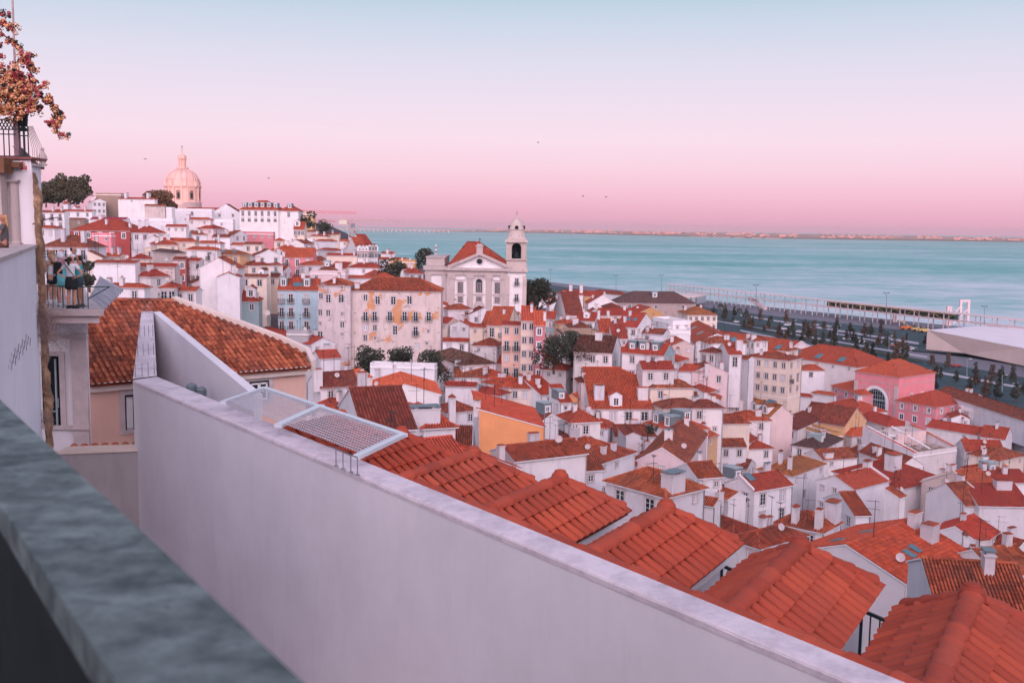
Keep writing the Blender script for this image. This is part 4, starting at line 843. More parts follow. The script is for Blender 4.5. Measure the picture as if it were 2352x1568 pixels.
HL(8, (1935, 962), (2420, 972), 8.0, 'large plain white wall house with thin red roof at the right edge', h=9, roof='s', wall='white', tile='red', d=84, pitch=.35, ch=((.7, .8, 2.6, 1.6, 1.2, 3),))
HL(8, (2275, 1375), (2420, 1335), (2055, 1235), 'mossy red roof at the right edge beside the gutter roof', h=6, roof='gl', tile='old', d=70, pitch=.55)
HL(8, (2110, 1610), (2500, 1560), 10.0, 'old wavy brown roof at the right edge', h=6, roof='gr', tile='old', d=58, pitch=.5)
HL(8, (1225, 805), (1625, 720), (955, 582), 'long red roof with big white chimney under a tiled cap', h=6, roof='h', tile='red', d=104, pitch=.45, ch=((.35, .35, 2.2, 2.2, 2.4, 1),))
HL(8, (1452, 842), (1812, 962), 8.0, 'small white gable with tile edging left of the plain white wall', h=6, roof='gl', wall='clean', tile='old', d=86, pitch=.6)
HL(8, (500, 1205), 6.0, (72, 1115), 'brown roof with two tall white chimneys behind the fifth pavilion', h=6, roof='h', tile='old', d=54, ch=((.1, .12, 1.0, .8, 2.3, 3), (.1, .62, .8, .8, 1.9, 1), (.8, .1, 1.9, 1.5, 2.4, 1)), pitch=.5)
HL(8, (265, 266), (502, 162), (36, 206), 'white house with long balcony and dark brown roof', h=9, roof='h', tile='brown', wl=(3, 2, 'wb'), d=152, pitch=.5, wall='white')
HL(8, (560, 330), (680, 300), (285, 320), 'crumbling orange brown walled house', h=9, roof='f', wall='ochre', d=158, yaw=20, wl=(2, 1, 's'))
HL(8, (705, 236), (905, 182), (492, 122), 'ochre gable house with one balcony window', h=10, roof='gl', wall='yellow', tile='brown', wr=(1, 2, 'sf'), d=160, pitch=.65)
HL(8, (800, 112), (1088, 100), (572, 30), 'sprawling red roof in front of the pink museum', h=6, roof='h', tile='bright', d=190)
HL(8, (1100, 237), (1326, 226), (950, 132), 'bright red roof below the arched window of the museum', h=6, roof='h', tile='bright', d=172)
HL(8, (500, 445), (690, 350), (345, 350), 'grey slate roofed cottage with zinc terrace and box dormer', h=6, roof='h', tile='slate', d=135, do=(('R', .3, 'grey', 1.5),))
# skipped
HL(10, (2450, 900), 8.0, (1540, 700), 'old brown tiled roof with crumbling white parapet at lower right', h=6, roof='gl', tile='old', d=58, pitch=.38, yaw=80, fix=True)
HL(10, (2480, 560), 6.0, (1780, 478), 'low old roof behind the crumbling parapet', h=6, roof='gl', tile='old', d=48, yaw=80)
HL(8, (1200, 890), (1260, 870), (1105, 870), 'tiny red lean roof between the parapet gable house and the big chimney', h=6, roof='s', tile='red', d=86)
HL(8, (795, 1050), (930, 1000), 500, 'small roof patch with white parapets below the laundry wall', h=7, roof='gr', tile='old', d=68, yaw=10)
# -- white gable on the left behind the fin wall
HL(6, (505, 175), 6.0, -10, 'white gable house with orange verge tiles behind the big tiled roof', h=8, roof='gl', wall='clean', tile='bright', d=95, yaw=40)
HL(6, (480, 80), (497, 70), 280, 'grey flat roofed block below the blue house', h=8, roof='f', yaw=85, wall='grey', d=150)
# ---------------------------------------------------------------- church, domed pantheon, museum, cranes
def arch_quad(mb, xs, z0, z1, y, mi=0, n=10):
    """flat arched panel in the plane y, between xs, straight part z0..z1 then a half round top"""
    r = (xs[1] - xs[0]) / 2; c = (xs[0] + xs[1]) / 2
    mb.poly([(xs[0], y, z0), (xs[1], y, z0)] + [(c + r * math.cos(math.pi * i / n), y, z1 + r * math.sin(math.pi * i / n)) for i in range(n + 1)], mi)
def church():
    D = 300.0; S = D / F; P0 = atd(1100, 735, D)
    X = lambda px: P0.x + (px - 1100) * S
    Zz = lambda py: P0.z + (735 - py) * S
    t = thing('church', 'white church with pedimented facade, orange tiled nave roof and one bell tower', 'church', P0)
    y0 = P0.y
    wl = MB()
    def bx(mb, x0, x1, zt, zb, yf, yb, mi=0): mb.hexa([(X(x0), yf, Zz(zb)), (X(x1), yf, Zz(zb)), (X(x1), yb, Zz(zb)), (X(x0), yb, Zz(zb))], [(X(x0), yf, Zz(zt)), (X(x1), yf, Zz(zt)), (X(x1), yb, Zz(zt)), (X(x0), yb, Zz(zt))], mi)
    bx(wl, 1029, 1162, 613, 770, y0, y0 + 34)                  # main body
    bx(wl, 975, 1028.9, 612, 770, y0 + 1.4, y0 + 30)
    wl.poly([(X(1031), y0 + .002, Zz(613)), (X(1169), y0 + .002, Zz(613)), (X(1100), y0 + .002, Zz(584))])
    wl.build('wall', [M['clean']], t)
    st = MB()
    for a, b in ((1029, 1043), (1072, 1086), (1115, 1129), (1150, 1161)):
        bx(st, a, b, 640, 727, y0 - .5, y0 - .003); bx(st, a - 2, b + 2, 726, 741, y0 - .9, y0 - .003); bx(st, a - 1.5, b + 1.5, 632, 640, y0 - .7, y0 - .003)
    bx(st, 1026, 1164, 622, 632, y0 - .6, y0 + .5); bx(st, 1023, 1170, 615, 621.5, y0 - 1.3, y0 + .6)
    bx(st, 974, 1026, 622, 632, y0 + .9, y0 + 1.8); bx(st, 971, 1023, 612, 621.5, y0 + .4, y0 + 30); bx(st, 977, 1019, 594, 611.5, y0 + 1.2, y0 + 24); bx(st, 976, 1021, 591, 593.8, y0 + .9, y0 + 24.5)
    for a, b in ((975, 988), (1013, 1023)): bx(st, a, b, 632.2, 741, y0 + .9, y0 + 1.5)
    for s in (-1, 1):                                           # raking cornices
        a = (X(1100), Zz(580)); b = (X(1100 + s * 72), Zz(611)); th = .75
        st.hexa([(a[0], y0 - 1.2, a[1] - th), (b[0], y0 - 1.2, b[1] - th), (b[0], y0 + .6, b[1] - th), (a[0], y0 + .6, a[1] - th)][::s], [(a[0], y0 - 1.2, a[1] + .1), (b[0], y0 - 1.2, b[1] + .1), (b[0], y0 + .6, b[1] + .1), (a[0], y0 + .6, a[1] + .1)][::s])
    bx(st, 1093, 1107, 566, 582, y0 - .8, y0 + .8); bx(st, 1091, 1109, 563, 566, y0 - 1, y0 + 1); bx(st, 1095, 1105, 560, 563, y0 - .6, y0 + .6)
    for c in (1056, 1141):                                      # side door hoods
        bx(st, c - 11, c + 11, 719, 721.5, y0 - .7, y0 - .003); bx(st, c - 7, c + 7, 715, 718.8, y0 - .6, y0 - .003)
    st.tube((X(1100), y0 - .35, Zz(600)), (X(1100), y0 + .1, Zz(600)), 1.0, n=20)
    arch_quad(st, (X(1087), X(1113)), Zz(705), Zz(704), y0 - .3)
    st.build('stonework', M['stone'], t)
    rf = MB(); zr = Zz(556) - .15; ze_ = Zz(613); k_ = 1 + 12 / D; yb = y0 + 34; ym = y0 + 12; xa, xc = X(1029) - .4, X(1172)
    X2 = lambda px: P0.x * 1 + ((px - CX) * S * k_ - (P0.x)) ; xl_, xr_ = X(1072) * k_, X(1096) * k_; zr = H + (Zz(556) - H) * k_
    q = [(xa, y0 + .7, ze_), (xc, y0 + .7, ze_), (xc, yb, ze_), (xa, yb, ze_)]; r0, r1 = (xl_, ym, zr), (xr_, ym, zr); m0 = (xl_, yb - 8, zr); m1 = (xr_, yb - 8, zr)
    rf.poly([q[0], q[1], r1, r0], 0, [(0, 0), (18, 0), (11, 10), (8, 10)]); rf.poly([q[3], q[0], r0, m0], 0, [(0, 0), (34, 0), (22, 10), (8, 10)]); rf.poly([q[1], q[2], m1, r1], 0, [(0, 0), (34, 0), (26, 10), (12, 10)]); rf.poly([r0, r1, m1, m0]); rf.poly([q[2], q[3], m0, m1])
    ridge_row(rf, q[1], r1, r=.25, step=.9); ridge_row(rf, q[0], r0, r=.25, step=.9); ridge_row(rf, r0, r1, r=.25, step=.9); rf.build('roof', M['t_red'], t)
    dk = lambda x0, x1, zt, zb, nm='window', yo=-.02: None
    def wnd(cx, yt, ybm, w, arched=False, door=False, bal=False):
        a = MB(); hw = w / 2 * S; x = X(cx); zt, zb = Zz(yt), Zz(ybm); yy = y0 - .003
        if arched: zt -= hw
        f_ = .35
        a.hexa([(x - hw - f_, yy - .14, zb - f_), (x + hw + f_, yy - .14, zb - f_), (x + hw + f_, yy, zb - f_), (x - hw - f_, yy, zb - f_)], [(x - hw - f_, yy - .14, zt + (hw if arched else 0) + f_), (x + hw + f_, yy - .14, zt + (hw if arched else 0) + f_), (x + hw + f_, yy, zt + (hw if arched else 0) + f_), (x - hw - f_, yy, zt + (hw if arched else 0) + f_)])
        a.box((x, yy - .2, zt + (hw if arched else 0) + f_ + .25), (w * S + 1.6, .35, .2))
        if not door:
            for k in range(1, 4): a.box((x - hw + 2 * hw * k / 4, yy - .18, zb), (.07, .03, zt - zb))
            for k in range(1, 6): a.box((x, yy - .175, zb + (zt - zb) * k / 6), (2 * hw, .03, .06))
        if bal: a.box((x, yy - .35, zb - .05), (w * S + .6, .1, .9), mi=1)
        o = a.build('door_frame' if door else 'window', [M['trim'], M['iron']], t)
        p = MB()
        if arched: arch_quad(p, (x - hw, x + hw), zb, zt, yy - .155)
        else: p.poly([(x - hw, yy - .155, zb), (x + hw, yy - .155, zb), (x + hw, yy - .155, zt), (x - hw, yy - .155, zt)])
        p.build('pane' if not door else 'door', plain('dark_green_door', (.015, .05, .045, 1), .5) if door else M['glass'], o)
    for c in (1056.5, 1141.5): wnd(c, 648, 673, 11, bal=False); wnd(c, 681, 695, 11)
    wnd(1099.5, 640, 671, 14, arched=True); wnd(1099.5, 681, 694, 12)
    wnd(1098, 717, 735, 18, door=True); wnd(1056, 725, 739, 14, door=True); wnd(1142, 724, 738, 14, door=True)
    p = MB(); p.tube((X(1100), y0 - .37, Zz(600)), (X(1100), y0 - .34, Zz(600)), .78, n=20); p.build('round_window', M['glass'], t)
    cr = MB(); cx, cz = X(1100), Zz(560); cr.box((cx, y0, cz), (.13, .13, 1.9)); cr.box((cx, y0, cz + 1.2), (.95, .13, .13)); cr.build('cross', M['iron'], t)
    # bell tower
    tw = MB(); ty0, ty1 = y0 - .2, y0 + 6.2
    bx(tw, 1162, 1207, 618, 770, ty0, ty1, 0)
    for yy in (600, 606, 640.5, 655, 670, 685, 700, 715): bx(tw, 1161.5, 1208.2, yy, yy + .5, ty0 - .42 if yy > 630 else ty0 - .05, ty0 - .36 if yy > 630 else ty0 - .004, 2) if yy < 630 else None
    bx(tw, 1171, 1197, 592.8, 593, ty0 + .1, ty0 + .2, 1)
    for xx in (1162.5, 1170.5, 1197, 1205.5): bx(tw, xx - 1.1, xx + 1.1, 556, 592.6, ty0 - .28, ty0 - .003, 1)
    for a, b in ((1161, 1169), (1199.5, 1208.5)): bx(tw, a, b, 632, 741, ty0 - .35, ty0 - .003, 1); bx(tw, a - 1, b + 1, 726, 741, ty0 - .7, ty0 - .4, 1)
    bx(tw, 1207.005, 1208.5, 632, 741, ty0, ty1, 1); bx(tw, 1158, 1211.5, 617, 623, ty0 - .9, ty1 + .9, 1); bx(tw, 1160, 1209.5, 612, 616.8, ty0 - .5, ty1 + .5, 1); bx(tw, 1162, 1208, 596, 611.8, ty0, ty1, 1); bx(tw, 1159, 1210, 593, 595.8, ty0 - .5, ty1 + .5, 1)
    # belfry: four corner piers with arches
    for a, b in ((1161, 1173.5), (1195, 1207.5)):
        bx(tw, a, b, 556, 592.8, ty0, ty0 + 1.6, 1); bx(tw, a, b, 556, 592.8, ty1 - 1.6, ty1, 1)
    for (ya, yb2) in ((ty0 + .1, ty0 + 1.5), (ty1 - 1.5, ty1 - .1)):
        cxm = (X(1173.5) + X(1195)) / 2; rr = (X(1195) - X(1173.5)) / 2; zs = Zz(568)
        for i in range(10):
            t0, t1 = math.pi * i / 10, math.pi * (i + 1) / 10
            q = [(cxm + rr * math.cos(t0), zs + rr * math.sin(t0)), (cxm + rr * math.cos(t1), zs + rr * math.sin(t1))]
            tw.hexa([(q[0][0], ya, q[0][1]), (q[1][0], ya, q[1][1]), (q[1][0], yb2, q[1][1]), (q[0][0], yb2, q[0][1])], [(q[0][0], ya, Zz(555.9)), (q[1][0], ya, Zz(555.9)), (q[1][0], yb2, Zz(555.9)), (q[0][0], yb2, Zz(555.9))], 1)
    for s in (X(1161.2), X(1207.3) - .01):
        bxm = MB()
    bx(tw, 1158, 1210, 549, 555.8, ty0 - .7, ty1 + .7, 1); bx(tw, 1163, 1205, 545, 548.8, ty0, ty1, 1)
    tw.build('tower', [M['clean'], M['stone'], M['trim']], t)
    bk_ = MB(); bx(bk_, 1170, 1198, 553, 593, ty1 - 1.9, ty1 - 1.6); bk_.build('belfry_shade_panel', M['dark'], t)  # dark panel added so the arch looks like a shaded interior
    cp = MB(); cxm = X(1184); cym = (ty0 + ty1) / 2
    cp.lathe((cxm, cym, Zz(545)), [(2.9, 0), (2.6, .6), (2.3, 1.4), (2.2, 2.2), (2.35, 2.4), (2.1, 2.9), (1.9, 3.9), (1.4, 4.8), (.7, 5.3), (.55, 5.4), (.5, 6.0), (.2, 6.3), (.12, 6.8), (.3, 7.0), (.3, 7.2), (.05, 7.4)], 24)
    for k in range(4):
        an = math.pi / 4 + k * math.pi / 2; px, py = cxm + 2.9 * math.cos(an), cym + 2.9 * math.sin(an)
        cp.lathe((px, py, Zz(545)), [(.35, 0), (.25, .5), (.32, .7), (.12, 1.3), (.0, 1.5)], 8)
    cp.build('cupola', M['stone'], t, smooth=False)
    ox = MB()
    for an in (-math.pi / 2, 0, math.pi): ox.tube((cxm + 2.0 * math.cos(an), cym + 2.0 * math.sin(an), Zz(545) + 3.0), (cxm + 2.5 * math.cos(an), cym + 2.5 * math.sin(an), Zz(545) + 3.0), .55, n=14)
    ox.build('cupola_opening', M['dark'], t)
    ob = MB(); ob.lathe((cxm, cym, Zz(545) + 3.0), [(0, 0)], 3) if False else None
    cr = MB(); cr.box((cxm, cym, Zz(490) - 1.2), (.1, .1, 2.0)); cr.box((cxm, cym, Zz(490) + .2), (.7, .1, .1)); cr.build('cross', M['iron'], t)
    bl = MB(); bl.lathe((cxm, cym, Zz(590)), [(1.0, 0), (.85, .25), (.6, .8), (.5, 1.4), (.2, 1.7), (.1, 2.6)], 16); bl.build('bell', M['iron'], t)
    for c in (): pass
    for yy_ in (640, 677):
        put_window(t, (X(1186), ty0, Zz(yy_ + 14)), (0, -1), 'f', 300, balc=True, flat=False)
    put_window(t, (X(1185), ty0, Zz(727)), (0, -1), 's', 300, flat=False)
    BASES.append((P0.x, P0.y + 15, Zz(741), 12)); BASES.append((P0.x, P0.y - 4, Zz(741), 12)); BASES.append((P0.x + 10, P0.y - 4, Zz(745), 12))
church()
def pantheon():
    D = 620.0; S = D / F; c = atd(421, 472, D); zz = lambda py: (472 - py) * S
    t = thing('domed_church', 'great domed stone church drum lit by the last sun on the hilltop', 'church', (c.x * 1.018, c.y + 11, c.z - 12)); c = Vector((c.x * 1.018, c.y + 11, c.z)); M_ = M['dome']
    b = MB(); b.lathe(c, [(10.9, -14), (10.9, zz(464)), (10.5, zz(463)), (10.3, zz(462)), (10.1, zz(461)), (10.1, zz(431)), (10.9, zz(430)), (11.0, zz(427)), (10.2, zz(426)), (9.9, zz(425)), (9.9, zz(416))], 64)
    # pilasters
    for k in range(8):
        for off in (-.17, .17):
            an = k * math.pi / 4 + math.pi / 8 + off; b.box((c.x + 10.35 * math.cos(an), c.y + 10.35 * math.sin(an), c.z + zz(463)), (.9, .9, zz(430) - zz(463)), an)
        an = k * math.pi / 4 + math.pi / 8
        b.box((c.x + 10.6 * math.cos(an), c.y + 10.6 * math.sin(an), c.z + zz(427)), (1.6, 2.6, zz(417) - zz(427)), an, taper=.85)
        for off in (-.1, .1): b.lathe((c.x + 10.1 * math.cos(an + off), c.y + 10.1 * math.sin(an + off), c.z + zz(418)), [(.45, 0), (.3, .6), (.42, .9), (.3, 1.6), (.05, 2.6)], 8)
    b.build('drum', M_, t)
    for k in range(8):
        an = k * math.pi / 4 - math.pi / 2 + .05; o = MB(); rc = 10.16
        u = Vector((-math.sin(an), math.cos(an), 0)); n = Vector((math.cos(an), math.sin(an), 0)); q = Vector((c.x, c.y, c.z)) + n * rc; w_, z0, z1 = 1.45, zz(459), zz(442)
        pts = [q - u * w_ + Vector((0, 0, z0)), q + u * w_ + Vector((0, 0, z0))] + [q + u * w_ * math.cos(math.pi * i / 8) + Vector((0, 0, z1 + w_ * math.sin(math.pi * i / 8))) for i in range(9)]
        o.poly(pts, 0)
        fr = []
        for i in range(9):
            for rr in (1.0, 1.25): fr.append(q + n * .35 + u * w_ * rr * math.cos(math.pi * i / 8) + Vector((0, 0, z1 + w_ * rr * math.sin(math.pi * i / 8))))
        o.add([tuple(x) for x in fr], [(2 * i, 2 * i + 1, 2 * i + 3, 2 * i + 2) for i in range(8)], 1)
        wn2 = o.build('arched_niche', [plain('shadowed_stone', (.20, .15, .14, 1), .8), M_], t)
        p = MB(); p.poly([q + n * .05 - u * .7 + Vector((0, 0, z0 + 1)), q + n * .05 + u * .7 + Vector((0, 0, z0 + 1)), q + n * .05 + u * .7 + Vector((0, 0, z1 - .2)), q + n * .05 - u * .7 + Vector((0, 0, z1 - .2))]); p.build('pane', M['dark'], wn2)
    d = MB(); pr = []
    zb = zz(416); Hd = zz(388) - zb; R0 = 9.5
    for i in range(15):
        a = math.pi / 2 * i / 15 * .9; pr.append((R0 * math.cos(a) ** .92, zb + Hd * math.sin(a) / math.sin(math.pi / 2 * .9 * 14 / 15)))
    d.lathe(c, pr, 64)
    for k in range(16):                                        # ribs
        an = k * math.pi / 8 + math.pi / 16
        for i in range(14):
            (ra, za), (rb, zb2) = pr[i], pr[i + 1]; d.tube((c.x + ra * math.cos(an), c.y + ra * math.sin(an), c.z + za), (c.x + rb * math.cos(an), c.y + rb * math.sin(an), c.z + zb2), .34, .3, 5, cap=False)
    d.build('dome', M_, t)
    l = MB(); l.lathe(c, [(3.6, zz(388)), (3.7, zz(385)), (2.2, zz(384.5)), (2.0, zz(384)), (1.5, zz(366)), (2.7, zz(365)), (2.7, zz(363)), (2.3, zz(362)), (2.2, zz(360)), (1.9, zz(357)), (1.0, zz(353.5)), (.35, zz(352)), (.3, zz(349)), (.6, zz(347.5)), (.1, zz(345))], 24)
    for k in range(8):
        an = k * math.pi / 4; l.tube((c.x + 2.3 * math.cos(an), c.y + 2.3 * math.sin(an), c.z + zz(384)), (c.x + 2.3 * math.cos(an), c.y + 2.3 * math.sin(an), c.z + zz(365)), .32, n=6); l.lathe((c.x + 2.5 * math.cos(an), c.y + 2.5 * math.sin(an), c.z + zz(363)), [(.3, 0), (.2, .6), (.3, .8), (0, 1.8)], 6)
    l.build('lantern', M_, t)
    x = MB(); x.box((c.x, c.y, c.z + zz(346)), (.18, .18, zz(334) - zz(346))); x.box((c.x, c.y, c.z + zz(338)), (1.5, .18, .18)); x.build('cross', M['iron'], t)
    BASES.append((c.x, c.y, c.z - 12, 12))
pantheon()
def museum():
    """pink pumping-station museum with an arched window"""
    D = 300.0; lab = 'pink museum hall with huge arched window and red pyramid roof'
    c = house(4, (1205, 1165), (1538, 1122), (868, 1100), lab, h=19, roof='h', wall='pink', tile='bright', d=D, cat='museum', name='museum', pitch=.5, band=(2.6,), corn='stone', fix=True)
    t = c['root']; P, u, l, ze = c['P'], c['u'], c['l'], c['ze']; L = c['LL']
    put_window(t, P + u * c['LR'] * .36 + Vector((0, 0, -7.6)), (-l.x, -l.y), 'm', 290, fr='paint', flat=True); put_window(t, P + u * c['LR'] * .66 + Vector((0, 0, -7.6)), (-l.x, -l.y), 'm', 290, fr='paint', flat=True)
    # arched window on the left face
    def onf(s, z, off): return P + l * s + Vector((0, 0, z)) - u * off
    R0 = L * .235; cz = -8.2; cx = L * .50; a = MB()
    ring = []
    for i in range(17):
        an = math.pi * i / 16
        for rr, of in ((R0, .12), (R0 * 1.28, .12)): ring.append(tuple(onf(cx + rr * math.cos(an), cz + rr * math.sin(an), of)))
    a.add(ring, [(2 * i + 2, 2 * i + 3, 2 * i + 1, 2 * i) for i in range(16)])
    for s in (-1, 1):
        p = cx + s * R0 * 1.14; a.hexa([onf(p - R0 * .14, -19, .003), onf(p - R0 * .14, -19, .14), onf(p + R0 * .14, -19, .14), onf(p + R0 * .14, -19, .003)], [onf(p - R0 * .14, cz, .003), onf(p - R0 * .14, cz, .14), onf(p + R0 * .14, cz, .14), onf(p + R0 * .14, cz, .003)])
    wa = a.build('window', M['clean'], t)
    g = MB(); g.poly([onf(cx + R0, -17, .05), onf(cx - R0, -17, .05)] + [onf(cx + R0 * math.cos(math.pi * i / 16), cz + R0 * math.sin(math.pi * i / 16), .05) for i in range(16, -1, -1)]); g.build('pane', M['glass'], wa)
    mu = MB()
    for i in range(-4, 5):
        x = cx + R0 * i / 4.5; h_ = math.sqrt(max(0, R0 ** 2 - (x - cx) ** 2)); mu.tube(onf(x, -17, .12), onf(x, cz + h_, .12), .06, n=4)
    for k in range(9):
        z = -16 + k * 1.35; hw = R0 if z < cz else math.sqrt(max(0, R0 ** 2 - (z - cz) ** 2))
        if hw > .5: mu.tube(onf(cx - hw, z, .12), onf(cx + hw, z, .12), .06 if abs(z - cz) > .8 else .2, n=4)
    mu.build('glazing_bar', M['zincl'], wa)
    pl = MB()
    for s in (0, L): 
        q = s if s == 0 else L - 1.2; pl.hexa([onf(q, -19, .004), onf(q, -19, .3), onf(q + 1.2, -19, .3), onf(q + 1.2, -19, .004)], [onf(q, -3, .004), onf(q, -3, .3), onf(q + 1.2, -3, .3), onf(q + 1.2, -3, .004)])
    for s in (-1, 1):                                            # spandrel mouldings: nested outline triangles
        for kk, in_ in ((0, 0), (1, .9)):
            A = (cx + s * (L * .5 - 1.9 - in_), -4.0 - in_ * .6); B = (cx + s * (L * .5 - 1.9 - in_), cz - .6 + in_ * 1.6); arc = []
            for i in range(9):
                an = (math.pi / 2) * (.08 + .80 * i / 8); rr = R0 * 1.42 + in_ * .6; arc.append((cx + s * rr * math.cos(an), cz + rr * math.sin(an)))
            arc = [q for q in arc if abs(q[0] - cx) < abs(A[0] - cx) and q[1] < A[1]]
            C_ = (arc[-1][0], A[1]) if arc else A
            ln_ = [A, B] + arc + [C_, A]
            for p, q in zip(ln_, ln_[1:]): pl.tube(onf(p[0], p[1], .06), onf(q[0], q[1], .06), .09, n=4)
    pl.build('moulding', M['trim'], t)
    for nm, N, R_n, L_n, dd, hh, w1, w2 in (('pink museum wing at right with red hip roof and white framed windows', (1545, 1438), (1845, 1392), (1215, 1370), D - 14, 13, (3, 2, 'wb'), (3, 2, 'wb')),
                                         ('pink museum wing at left with low red roof', (860, 1325), 10.0, (585, 1240), D + 6, 11, None, (3, 1, 'b'))):
        w_ = house(4, N, R_n, L_n, nm, h=hh, roof='h', wall='pink', tile='bright', d=dd, cat='museum wing', name='museum_wing', pitch=.45, wr=w1, wl=w2, win='paint', band=(2.6,), corn='stone', fix=True)
        P2, u2, l2 = w_['P'], w_['u'], w_['l']; q = MB()
        for (dr, L2, o_) in ((u2, w_['LR'], -l2), (l2, w_['LL'], -u2)):   # framed panels of the frieze
            n_ = max(2, int(L2 / 4))
            for i in range(n_):
                x0, x1 = L2 * (i + .15) / n_, L2 * (i + .85) / n_; cs = [(x0, -.8), (x1, -.8), (x1, -2.0), (x0, -2.0), (x0, -.8)]
                for (a_, za), (b_, zb) in zip(cs, cs[1:]): q.tube(P2 + dr * a_ + o_ * .06 + Vector((0, 0, za)), P2 + dr * b_ + o_ * .06 + Vector((0, 0, zb)), .07, n=4)
        q.build('moulding', M['trim'], w_['root'])
museum()
def crane(px, pyj, x0, x1, D, lab, mast=True, pyb=545):
    p = atd(px, pyb, D); j = atd(px, pyj, D); t = thing('tower_crane', lab, 'crane', p); S = D / F; cm = plain('crane_paint', (.55, .33, .30, 1), .6); cr_ = plain('crane_red', (.45, .08, .07, 1), .6)
    if mast:
        b = MB(); w_ = 1.0
        for a in ((-w_, -w_), (w_, -w_), (w_, w_), (-w_, w_)): b.tube((p.x + a[0], p.y + a[1], p.z - 20), (p.x + a[0], p.y + a[1], j.z + 1), .17, n=4)
        z = p.z - 20; k = 0
        while z < j.z: b.tube((p.x + (w_ if k % 2 else -w_), p.y - w_, z), (p.x + (-w_ if k % 2 else w_), p.y - w_, z + 2), .12, n=3); z += 2; k += 1
        b.build('mast', cm, t)
        b = MB(); b.box((p.x + 1.4, p.y - 1, j.z - 3.4), (2, 2, 2.2)); b.build('cab', M['zinc'], t)
    b = MB(); xa, xb = p.x + (x0 - px) * S, p.x + (x1 - px) * S; r = 1.1; slope = -.0145
    zf_ = lambda x: j.z + (x - p.x) * 0
    n_ = int(abs(xb - xa) / 2.2)
    for yy, dz in ((-.8, 0), (.8, 0), (0, 1.7)): b.tube((xa, p.y + yy, zf_(xa) + dz), (xb, p.y + yy, zf_(xb) + dz * .5), .12, n=4)
    for i in range(n_):
        a = xa + (xb - xa) * i / n_; c = xa + (xb - xa) * (i + 1) / n_; b.tube((a, p.y - .8, j.z + (0 if i % 2 else 1.5)), (c, p.y - .8, j.z + (1.5 if i % 2 else 0)), .09, n=3)
    b.build('jib', cr_ if not mast else cm, t)
    if mast:
        b = MB(); b.box((xa + 3, p.y, j.z - 1.8), (5, 2.4, 2.6)); b.build('counterweight', plain('ballast', (.6, .55, .45, 1), .8), t)
        b = MB(); hx = p.x + 10 * S; b.tube((hx, p.y, j.z), (hx, p.y, j.z - 6), .1, n=3); b.box((hx, p.y, j.z - 7), (1, 1, 1.1)); b.build('hook', cr_, t)
crane(805, 508.5, 777, 930, 620, 'pale tower crane with red jib section and hook in front of the river')
crane(687, 489, 686, 817, 640, 'upper crane jib reaching right from behind the ochre block', mast=False, pyb=520)
crane(716, 509, 718, 770, 700, 'lower short crane jib just above the horizon beside the palm', mast=False, pyb=525)
# roofless burnt-out house
rn = HL(8, (1330, 515), (1735, 455), (900, 205), 'roofless white house with collapsed timbers and fallen beams', h=10, roof='f', wall='white2', d=128)
W_ = rn['W']; b = MB(); LR, LL, ze = rn['LR'], rn['LL'], rn['ze']
b.poly([W_(.25, .25, ze + .06), W_(LR - .25, .25, ze + .06), W_(LR - .25, LL - .25, ze + .06), W_(.25, LL - .25, ze + .06)]); b.build('floor', M['brown'], rn['root'])
b = MB(); b.hexa([W_(LR * .3, LL * .55, ze), W_(LR * .95, LL * .55, ze), W_(LR * .95, LL * .6, ze), W_(LR * .3, LL * .6, ze)], [W_(LR * .3, LL * .55, ze + 3), W_(LR * .95, LL * .55, ze + 3), W_(LR * .95, LL * .6, ze + 3), W_(LR * .3, LL * .6, ze + 3)]); b.build('inner_wall', M['pinkw'], rn['root'])
b = MB(); b.tube(W_(LR * .05, LL * .95, ze + 4.2), W_(LR * .12, .1, ze + .6), .17, n=6); b.tube(W_(LR * .55, LL * .9, ze + 3.6), W_(LR * .5, LL * .1, ze + .7), .22, n=6); b.build('fallen_beam', M['paint'], rn['root'])
b = MB(); rr = random.Random(5)
for k in range(60):
    a = (rr.uniform(.2, .9) * LR, rr.uniform(.1, .9) * LL); an = rr.uniform(0, 6.28); L_ = rr.uniform(.6, 3); z0 = ze + rr.uniform(.1, .9)
    b.tube(W_(*a, z0), W_(min(LR - .3, max(.3, a[0] + L_ * math.cos(an))), min(LL - .3, max(.3, a[1] + L_ * math.sin(an))), z0 + rr.uniform(-.1, 1.2)), .07, n=4)
for k in range(7): y = LL * (.62 + .05 * k); b.tube(W_(LR * .25, y, ze + 2.9), W_(LR * .95, y, ze + 3.1), .09, n=4)
b.build('broken_timber', M['trim'], rn['root'])
b = MB()
for p, q in (((.06, .98), (.06, .0)), ((.97, .9), (.97, .02))):
    a_ = W_(p[0] * LR, p[1] * LL, ze + 3.8); c_ = W_(q[0] * LR, q[1] * LL, ze + .7); b = MB(); ridge_row(b, a_, c_, r=.16); ridge_row(b, a_ + rn['u'] * .3, c_ + rn['u'] * .3, r=.14); b.build('tile_remnant', M['g_red'], rn['root'])
b = MB()
for x0 in (0.0, 1.0):
    xx = LR * x0 + (.02 if x0 == 0 else -.27); b.hexa([W_(xx, 0, ze + .3), W_(xx + .25, 0, ze + .3), W_(xx + .25, LL, ze + .3), W_(xx, LL, ze + .3)], [W_(xx, 0, ze + .75), W_(xx + .25, 0, ze + .75), W_(xx + .25, LL, ze + 4.2), W_(xx, LL, ze + 4.2)])
b.build('gable_stub', M['white2'], rn['root'])
